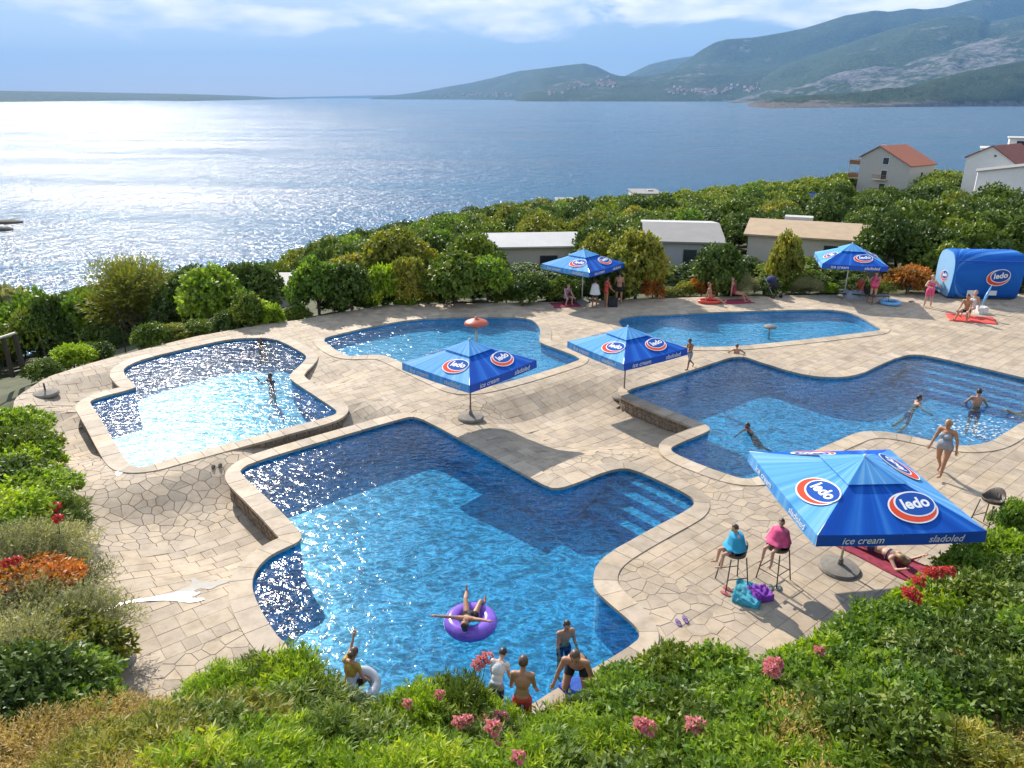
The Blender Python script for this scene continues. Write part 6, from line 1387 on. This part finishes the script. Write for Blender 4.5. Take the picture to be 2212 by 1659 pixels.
        for s in (1, -1):
            eb = MB(); eb.ell(hd + TH @ Vector((s * 0.032, -0.083, 0.012)), (0.012, 0.008, 0.008), 8, 6); eb.v = [tuple(Rm @ (Vector(q) * sc)) for q in eb.v]; eb.build('eye', M['eye'], root, True)
        mb_ = MB(); mb_.ell(hd + TH @ Vector((0, -0.086, -0.058)), (0.024, 0.008, 0.008), 8, 6); mb_.v = [tuple(Rm @ (Vector(q) * sc)) for q in mb_.v]; mb_.build('mouth', M['lip'], root, True)
        if P['towel']:
            colm, L, w0, w1, dz = P['towel']; v = []; f = []; nn, mm = 28, 12; T = J['T']
            for j in range(mm + 1):
                t = j / mm; cz = 0.335 - L * t; prof = 0.075 + (w0 - 0.075) * min(1, t / 0.16) ** 0.6; prof = prof + (w1 - w0) * max(0, t - 0.16) / 0.84
                for k in range(nn):
                    a = 2 * PI * k / nn; wr = 1 + 0.06 * math.sin(7 * a + 3 * t) * t + 0.04 * math.sin(11 * a) * t
                    q = J['spine'] + (T @ Vector((prof * wr * math.cos(a), prof * 0.72 * wr * math.sin(a) + 0.01, cz))) if cz > -0.05 else J['spine'] + (T @ Vector((0, 0, -0.05))) + Vector((prof * wr * math.cos(a), (prof * 0.85 * wr) * math.sin(a) + dz * (-0.05 - cz) * 0.6, cz + 0.05))
                    v.append(Rm @ (q * sc))
            f = [(j * nn + k, j * nn + (k + 1) % nn, (j + 1) * nn + (k + 1) % nn, (j + 1) * nn + k) for j in range(mm) for k in range(nn)]
            mk('towel', v, f, M[colm], root, True)
WZ = -0.085
def gz(x, y, z=0.0): return tuple(G(x, y, z))
# kids on the stools
s0, s1 = st0.location, st1.location
SIT = dict(lh=85, rh=85, lk=80, rk=80, lha=6, rha=6, ls=4, rs=4, lab=1, rab=1, lfb=-4, rfb=-4, le=22, re=22, lean=6, nod=10)
person('child wrapped in a turquoise towel sitting on the left bar stool', (s0.x, s0.y, 0.87), 1.25, SIT, 'light', 'brown', [('trunks', 'c_navy', 'trunks')], yaw=-82, mode='at', towel=('c_blue', 0.46, 0.25, 0.36, -0.9))
person('child wrapped in a pink towel sitting on the right bar stool', (s1.x, s1.y, 0.87), 1.25, dict(SIT, lean=-4, turn=25), 'light', 'brown', [('trunks', 'c_pink', 'swimsuit')], yaw=-54, mode='at', towel=('c_pink', 0.46, 0.25, 0.36, -0.9))
# woman in the grey swimsuit
person('woman in a grey swimsuit walking past the large parasol', gz(2027, 1027), 1.66, dict(lh=22, rh=-14, lk=8, rk=22, lf=85, rf=70, lean=6, ls=-8, rs=14, lab=16, rab=14, le=18, re=22, nod=12), 'tan', 'blond', [('swimsuit', 'c_grey', 'swimsuit')], yaw=-55, fat=1.34, hairlen=0.16, female=True)
# sunbather
person('woman in a navy bikini lying face down on a maroon towel', (G(1886, 1192).x, G(1886, 1192).y, 0.14), 1.68, dict(lh=-2, rh=-2, lk=4, rk=4, lf=150, rf=150, lha=5, rha=5, ls=150, rs=150, lab=35, rab=30, le=70, re=70, turn=60), 'light', 'blond', [('briefs', 'c_navy', 'bikini_bottom'), ('strap', 'c_navy', 'bikini_top')], yaw=37, pitch=90, mode='at', female=True, hairlen=0.2)
# girl on the ring
RING = G(1017, 1352, WZ)
person('girl lying back across the purple swim ring with arms spread', (RING.x, RING.y + 0.0, 0.17), 1.45, dict(lean=-12, lh=62, rh=52, lk=40, rk=55, lha=14, rha=10, ls=-14, rs=-14, lab=118, rab=132, lfb=112, rfb=138, le=4, re=4, nod=-24), 'tan', 'dark', [('swimsuit', 'c_black', 'swimsuit')], yaw=172, pitch=-52, mode='at', hairlen=0.15, female=True)
# man leaning over the near edge and the child behind him
person('tanned man in dark trunks leaning on both arms at the near pool edge', gz(1246, 1478, 0.0), 1.76, dict(lh=38, rh=34, lk=126, rk=122, lf=150, rf=150, lha=10, rha=10, lean=62, ls=60, rs=60, lab=20, rab=20, lfb=16, rfb=16, le=4, re=4, nod=-42), 'tan', 'brown', [('trunks', 'c_black', 'trunks')], yaw=-12, fat=1.12)
person('child standing in the water behind the leaning man', gz(1216, 1462, -0.95), 1.42, dict(lean=12, ls=20, rs=20, le=40, re=40), 'tan', 'dark', [('trunks', 'c_navy', 'trunks')], yaw=20)
person('boy with short hair standing at the near pool edge, seen from behind', (0.16, 9.25, 0.0), 1.5, dict(lean=8, nod=14, ls=20, rs=18, le=25, re=25), 'tan', 'brown', [('shorts', 'c_red', 'swim_shorts')], yaw=172)
person('dark-haired child bending at the near edge left of the short-haired boy', gz(1073, 1545, 0.0), 1.25, dict(lean=38, nod=18, ls=40, rs=40, le=20, re=20), 'light', 'dark', [('shirt', 'c_white', 'shirt'), ('shorts', 'c_navy', 'shorts')], yaw=160)
# child with ring at the lower left edge
person('child in a yellow printed shirt sitting on the pool edge with a grey ring', (G(757, 1483, 0.05).x, G(757, 1483, 0.05).y, 0.12), 1.4, dict(lh=80, rh=80, lk=70, rk=70, lha=10, rha=10, lean=14, ls=120, rs=15, lab=14, rab=24, le=40, re=40, nod=16), 'tan', 'brown', [('shirt', 'c_yellow', 'shirt'), ('trunks', 'c_black', 'trunks')], yaw=150, mode='at', hairlen=0.12)
# right pool
person('boy in grey shorts walking along the wall of the large right pool', gz(1488, 797), 1.24, dict(lh=20, rh=-16, lk=10, rk=32, rf=75, lean=4, ls=28, rs=10, lab=12, rab=10, le=55, re=30, nod=16), 'brown', 'dark', [('shorts', 'c_grey', 'swim_shorts')], yaw=-60)
person('boy holding the far edge of the large right pool with raised elbows', gz(1590, 775, -0.22), 1.3, dict(ls=10, rs=10, lab=62, rab=62, lfb=-20, rfb=-20, le=-20, re=-20, nod=25, lean=8), 'tan', 'brown', [('trunks', 'c_navy', 'trunks')], yaw=170, mode='at')
SWIM = dict(ls=150, rs=40, lab=40, rab=50, le=20, re=30, lh=-4, rh=8, lk=20, rk=30, lha=12, rha=14, nod=-60, lf=150, rf=150)
person('dark-haired swimmer splashing near the middle of the right pool', gz(1630, 948, -0.40), 1.45, dict(SWIM, nod=-20), 'brown', 'dark', [('trunks', 'c_black', 'trunks')], yaw=-70, pitch=38, mode='at')
person('swimmer crossing the right pool with only the head out', gz(1966, 893, -0.46), 1.5, dict(SWIM, nod=-15, ls=60, rs=60, lab=60, rab=60), 'tan', 'dark', [('trunks', 'c_navy', 'trunks')], yaw=80, pitch=22, mode='at')
person('man in the right pool up to his waist, seen from behind', gz(2106, 890, -0.30), 1.7, dict(lean=14, ls=40, rs=40, lab=30, rab=30, le=30, re=30, nod=10), 'tan', 'dark', [('trunks', 'c_navy', 'trunks')], yaw=150, mode='at')
person('swimmer kicking at the right edge of the picture in the right pool', gz(2225, 896, -0.14), 1.6, dict(SWIM, lh=4, rh=-4, ls=170, rs=170), 'tan', 'dark', [('trunks', 'c_navy', 'trunks')], yaw=70, pitch=84, mode='at')
# left pool
person('dark figure standing in the left pool with raised hands', gz(588, 846, -0.52), 1.5, dict(ls=70, rs=60, lab=30, rab=30, le=90, re=90, nod=5), 'brown', 'dark', [('shirt', 'c_navy', 'rash_vest')], yaw=-30, mode='at')
person('swimmer with wet dark hair at the far end of the left pool', gz(566, 765, -0.58), 1.5, dict(ls=30, rs=30, lab=40, rab=40, le=30, re=30), 'brown', 'dark', [('shirt', 'c_maroon', 'rash_vest')], yaw=10, mode='at')
# under the left-hand back umbrella
person('person wrapped in a white towel standing under the back parasol', gz(1284, 665), 1.45, dict(lean=4, ls=15, rs=15, le=60, re=60), 'brown', 'dark', [('trunks', 'c_navy', 'trunks')], yaw=160, towel=('c_white', 0.62, 0.19, 0.30, 0.0))
person('person in a bright red shirt standing second under the back parasol', gz(1308, 663), 1.5, dict(lean=6, ls=35, rs=25, le=50, re=30, lh=6), 'tan', 'dark', [('shirt', 'c_red', 'shirt')], yaw=120)
person('bare-backed tanned person standing third under the back parasol', gz(1336, 656), 1.6, dict(lean=6, ls=25, rs=20, le=40, re=30), 'tan', 'dark', [('trunks', 'c_black', 'trunks')], yaw=170, fat=1.15)
person('person in pale clothes sitting on the ground left of the back parasol pole', gz(1222, 657), 1.5, dict(lh=95, rh=95, lk=110, rk=110, lean=25, ls=50, rs=50, le=30, re=30, lha=10, rha=10), 'light', 'blond', [('shirt', 'c_lilac', 'shirt'), ('shorts', 'c_lilac', 'shorts')], yaw=30)
person('sunbather sitting up on a red mat behind the long back pool', gz(1533, 652), 1.6, dict(lh=92, rh=92, lk=30, rk=24, lean=-10, ls=-20, rs=-20, lab=20, rab=20, le=5, re=5), 'tan', 'brown', [('trunks', 'c_red', 'trunks')], yaw=60)
person('sunbather reclining on the paving right of the red mat', gz(1585, 650), 1.65, dict(lh=88, rh=84, lk=40, rk=60, lean=-20, ls=-25, rs=-25, lab=18, rab=18, le=5, re=5), 'tan', 'brown', [('swimsuit', 'c_maroon', 'swimsuit')], yaw=70, female=True)
person('woman with a pink towel standing beside the right-hand back parasol', gz(1883, 655), 1.62, dict(ls=60, rs=50, lab=20, rab=20, le=90, re=90, nod=10), 'light', 'brown', [('swimsuit', 'c_red', 'swimsuit')], yaw=-40, female=True, towel=('c_pink', 0.5, 0.17, 0.20, 0.0))
person('person in red sitting on the lounger under the right-hand back parasol', gz(1857, 642), 1.55, dict(lh=88, rh=88, lk=60, rk=60, lean=8, ls=30, rs=30, le=40, re=40), 'tan', 'dark', [('shirt', 'c_red', 'shirt')], yaw=-60)
person('stout woman wrapped in pink standing left of the kiosk', gz(2003, 663), 1.6, dict(ls=20, rs=20, lab=42, rab=42, lfb=-25, rfb=-25, le=60, re=60, lha=7, rha=7), 'light', 'blond', [('dress', 'c_pink', 'sarong')], yaw=8, fat=1.25, female=True)
person('tanned man sitting on a mat in front of the kiosk', gz(2084, 690), 1.72, dict(lh=95, rh=88, lk=95, rk=60, lean=18, ls=45, rs=40, le=30, re=30, lha=12, rha=12), 'tan', 'dark', [('trunks', 'c_navy', 'trunks')], yaw=-50)
person('fair woman reclining behind the seated man in front of the kiosk', gz(2096, 682), 1.65, dict(lh=90, rh=86, lk=70, rk=50, lean=-6, ls=-15, rs=-15, lab=15, rab=15, le=5, re=5, lha=8, rha=8), 'light', 'blond', [('swimsuit', 'c_white', 'swimsuit')], yaw=-55, female=True)
flush_people()
# rings, mats and furniture for them
def torus(name, loc, R0, r0, mat, sx=1.0, tilt=(0, 0, 0)):
    v = []; n, m = 40, 16
    for i in range(n):
        a = 2 * PI * i / n
        for j in range(m): b = 2 * PI * j / m; rr = R0 + r0 * math.cos(b) * (1 + 0.025 * math.cos(12 * a)); v.append((rr * math.cos(a), rr * math.sin(a) * sx, r0 * 0.85 * math.sin(b)))
    o = mk(name, v, [(i * m + j, ((i + 1) % n) * m + j, ((i + 1) % n) * m + (j + 1) % m, i * m + (j + 1) % m) for i in range(n) for j in range(m)], mat, smooth=True); o.location = loc; o.rotation_euler = tilt; return o
M['ring_purple'] = pmat('purple_vinyl', (0.20, 0.10, 0.55), 0.22, 0.3, 2.5); M['ring_grey'] = pmat('grey_vinyl', (0.45, 0.47, 0.50), 0.25, 0.3, 5); M['ring_blue'] = pmat('pale_blue_vinyl', (0.15, 0.40, 0.70), 0.25, 0.1, 4); M['mat_red'] = pmat('red_vinyl', (0.62, 0.06, 0.04), 0.3, 0.1, 4)
tag(torus('swim_ring', (RING.x, RING.y, WZ + 0.10), 0.36, 0.17, M['ring_purple']), 'large purple swim ring floating in the foreground pool', 'swim ring')
tag(torus('swim_ring', (G(785, 1470, 0.2).x, G(785, 1470, 0.2).y, 0.14), 0.22, 0.09, M['ring_grey'], 1, (R(20), R(25), 0)), 'grey swim ring beside the child in the yellow shirt', 'swim ring')
tag(torus('paddling_ring', (G(1922, 657).x, G(1922, 657).y, 0.1), 0.42, 0.10, M['ring_blue']), 'pale blue inflatable ring on the paving left of the woman in the pink wrap', 'inflatable')
tag(torus('inflatable_mat', (G(1533, 654).x, G(1533, 654).y, 0.08), 0.5, 0.10, M['mat_red'], 0.6), 'red inflatable mat at the back edge behind the long pool', 'inflatable')
cloth('beach_towel', 'dark printed towel under the seated person left of the back parasol', 'towel', 1222, 659, 1.3, 0.9, 0.2, M['c_maroon'], 0.02, 0.03, 21); cloth('beach_towel', 'red and white towel under the couple in front of the kiosk', 'towel', 2098, 690, 1.9, 1.2, R(-20), M['c_red'], 0.02, 0.03, 23); cloth('beach_bag', 'white beach bag right of the couple in front of the kiosk', 'bag', 2118, 676, 0.45, 0.4, 0.1, M['c_white'], 0.25, 0.08, 25); cloth('beach_towel', 'dark red towel under the reclining sunbather at the back', 'towel', 1590, 652, 1.6, 0.8, R(10), M['c_maroon'], 0.015, 0.02, 27)
cloth('beach_bag', 'grey bag at the foot of the right-hand back parasol', 'bag', 1842, 645, 0.9, 0.5, 0.1, M['c_grey'], 0.28, 0.12, 29); cloth('beach_bag', 'black bag under the three standing people', 'bag', 1322, 662, 0.45, 0.35, 0.1, M['c_black'], 0.35, 0.1, 31)
def low_table():
    g = G(1895, 656); t = tag(empty('folding_table', tuple(g), R(5)), 'low dark folding table right of the woman with the pink towel', 'table')
    MB().box((0, 0, 0.42), (0.9, 0.5, 0.035)).build('tabletop', M['dark_metal'], t)
    for a in (-1, 1):
        for b in (-1, 1): MB().tube([(a * 0.4, b * 0.2, 0.42), (a * 0.42, b * 0.24, 0)], 0.014, 6).build('leg', M['dark_metal'], t)
low_table()
def lounger(x, y, rz, lab, mat):
    g = G(x, y); t = tag(empty('sun_lounger', tuple(g), rz), lab, 'sun lounger')
    MB().box((0, 0.3, 0.30), (0.6, 1.2, 0.05)).build('seat', mat, t); b = MB(); b.M = Matrix.Translation((0, -0.28, 0.31)) @ Matrix.Rotation(R(-50), 4, 'X'); b.box((0, -0.33, 0), (0.6, 0.7, 0.05)); b.build('backrest', mat, t)
    for a in (-1, 1):
        for c in (-0.2, 0.8): MB().tube([(a * 0.28, c, 0.3), (a * 0.28, c, 0)], 0.015, 6).build('leg', M['grey_metal'], t)
        MB().tube([(a * 0.3, -0.3, 0.34), (a * 0.3, 0.9, 0.34)], 0.015, 6).build('side_rail', M['grey_metal'], t)
lounger(1852, 646, R(70), 'dark folding lounger under the right-hand back parasol', M['c_black'])
def stroller():
    g = G(1668, 641); t = tag(empty('stroller', tuple(g), R(20)), 'dark child stroller parked at the back edge behind the long pool', 'stroller')
    b = MB(); b.ell((0, 0.05, 0.62), (0.24, 0.34, 0.26), 14, 10); b.v = [(p[0], p[1], max(p[2], 0.5)) for p in b.v]; b.build('seat', M['c_black'], t, True); b = MB(); b.ell((0, 0.2, 0.82), (0.25, 0.28, 0.24), 14, 10); b.v = [(p[0], p[1], max(p[2], 0.78)) for p in b.v]; b.build('hood', M['c_navy'], t, True)
    for a in (-1, 1):
        MB().tube([(a * 0.22, -0.35, 0.12), (a * 0.22, 0.1, 0.55), (a * 0.22, 0.55, 1.0)], 0.015, 6).build('frame_tube', M['grey_metal'], t); MB().tube([(a * 0.22, 0.35, 0.12), (a * 0.22, -0.1, 0.55)], 0.015, 6).build('frame_tube', M['grey_metal'], t)
        for y in (-0.35, 0.35): w = MB(); w.M = Matrix.Translation((a * 0.24, y, 0.12)) @ Matrix.Rotation(PI / 2, 4, 'Y'); w.lathe([(0.12, -0.025), (0.12, 0.025)], 16); w.build('wheel', M['tyre'], t)
    MB().tube([(-0.22, 0.55, 1.0), (0.22, 0.55, 1.0)], 0.018, 6).build('handle', M['dark_metal'], t)
stroller()
g_ = G(2100, 672); t_ = tag(empty('beach_umbrella', (g_.x + 0.25, g_.y - 0.1, 0), 0), 'furled pale blue beach umbrella leaning over the couple by the kiosk', 'beach umbrella')
MB().tube([(0, 0, 0), (0.55, 0.3, 1.25)], 0.015, 6).build('shaft', M['grey_metal'], t_); MB().tube([(0.12, 0.065, 0.27), (0.3, 0.165, 0.68), (0.5, 0.275, 1.14)], [0.02, 0.07, 0.03], 8).build('folded_canopy', M['ring_blue'], t_, True)

# dry stalks standing out of the front shrubs
for x, y0, y1, lab in [(1829, 1650, 1452, 'tall thin dry stalk below the stools, tallest of the three'), (1986, 1655, 1490, 'thin bending stalk right of the tallest stalk'), (2056, 1655, 1545, 'short thin stalk nearest the bottom right corner')]:
    p = G(x, y0, 3.0); z = lz(p.x, p.y); p = G(x, y0, z + 0.5); b = p.copy(); b.z = lz(b.x, b.y); tp = atY(x + 12, y1, p.y); t = tag(empty('dry_stalk', tuple(b)), lab, 'plant'); d = tp - b
    MB().tube([(0, 0, 0), d * 0.5 + Vector((0.05, 0, 0)), d], [0.012, 0.009, 0.004], 6).build('stem', M['lf_yel'], t)
    q = MB()
    for k in range(9):
        f = 0.45 + 0.06 * k; a = k * 2.4; o = d * f; q.tube([o, o + Vector((math.cos(a) * 0.09, math.sin(a) * 0.09, 0.10))], [0.006, 0.002], 5)
    q.build('side_shoots', M['lf_yel'], t)
# foam from the massage jets in the right pool
def foam():
    g = random.Random(4); b = MB()
    for i in range(260):
        x, y = g.gauss(2105, 40), g.gauss(928, 14); p = G(x, y, WZ + 0.004)
        if not inside([(p.x, p.y)], POOL['right'])[0]: continue
        r = g.uniform(0.008, 0.045); n = 7; b.add([(p.x + r * 1.6 * math.cos(2 * PI * k / n) * g.uniform(0.5, 1), p.y + r * 0.7 * math.sin(2 * PI * k / n) * g.uniform(0.5, 1), WZ + 0.004 + 0.0002 * i * 0.1) for k in range(n)], [tuple(range(n))])
    tag(b.build('pool_foam', M['logo_white']), 'white foam on the water of the right pool', 'foam', kind='stuff')
foam()
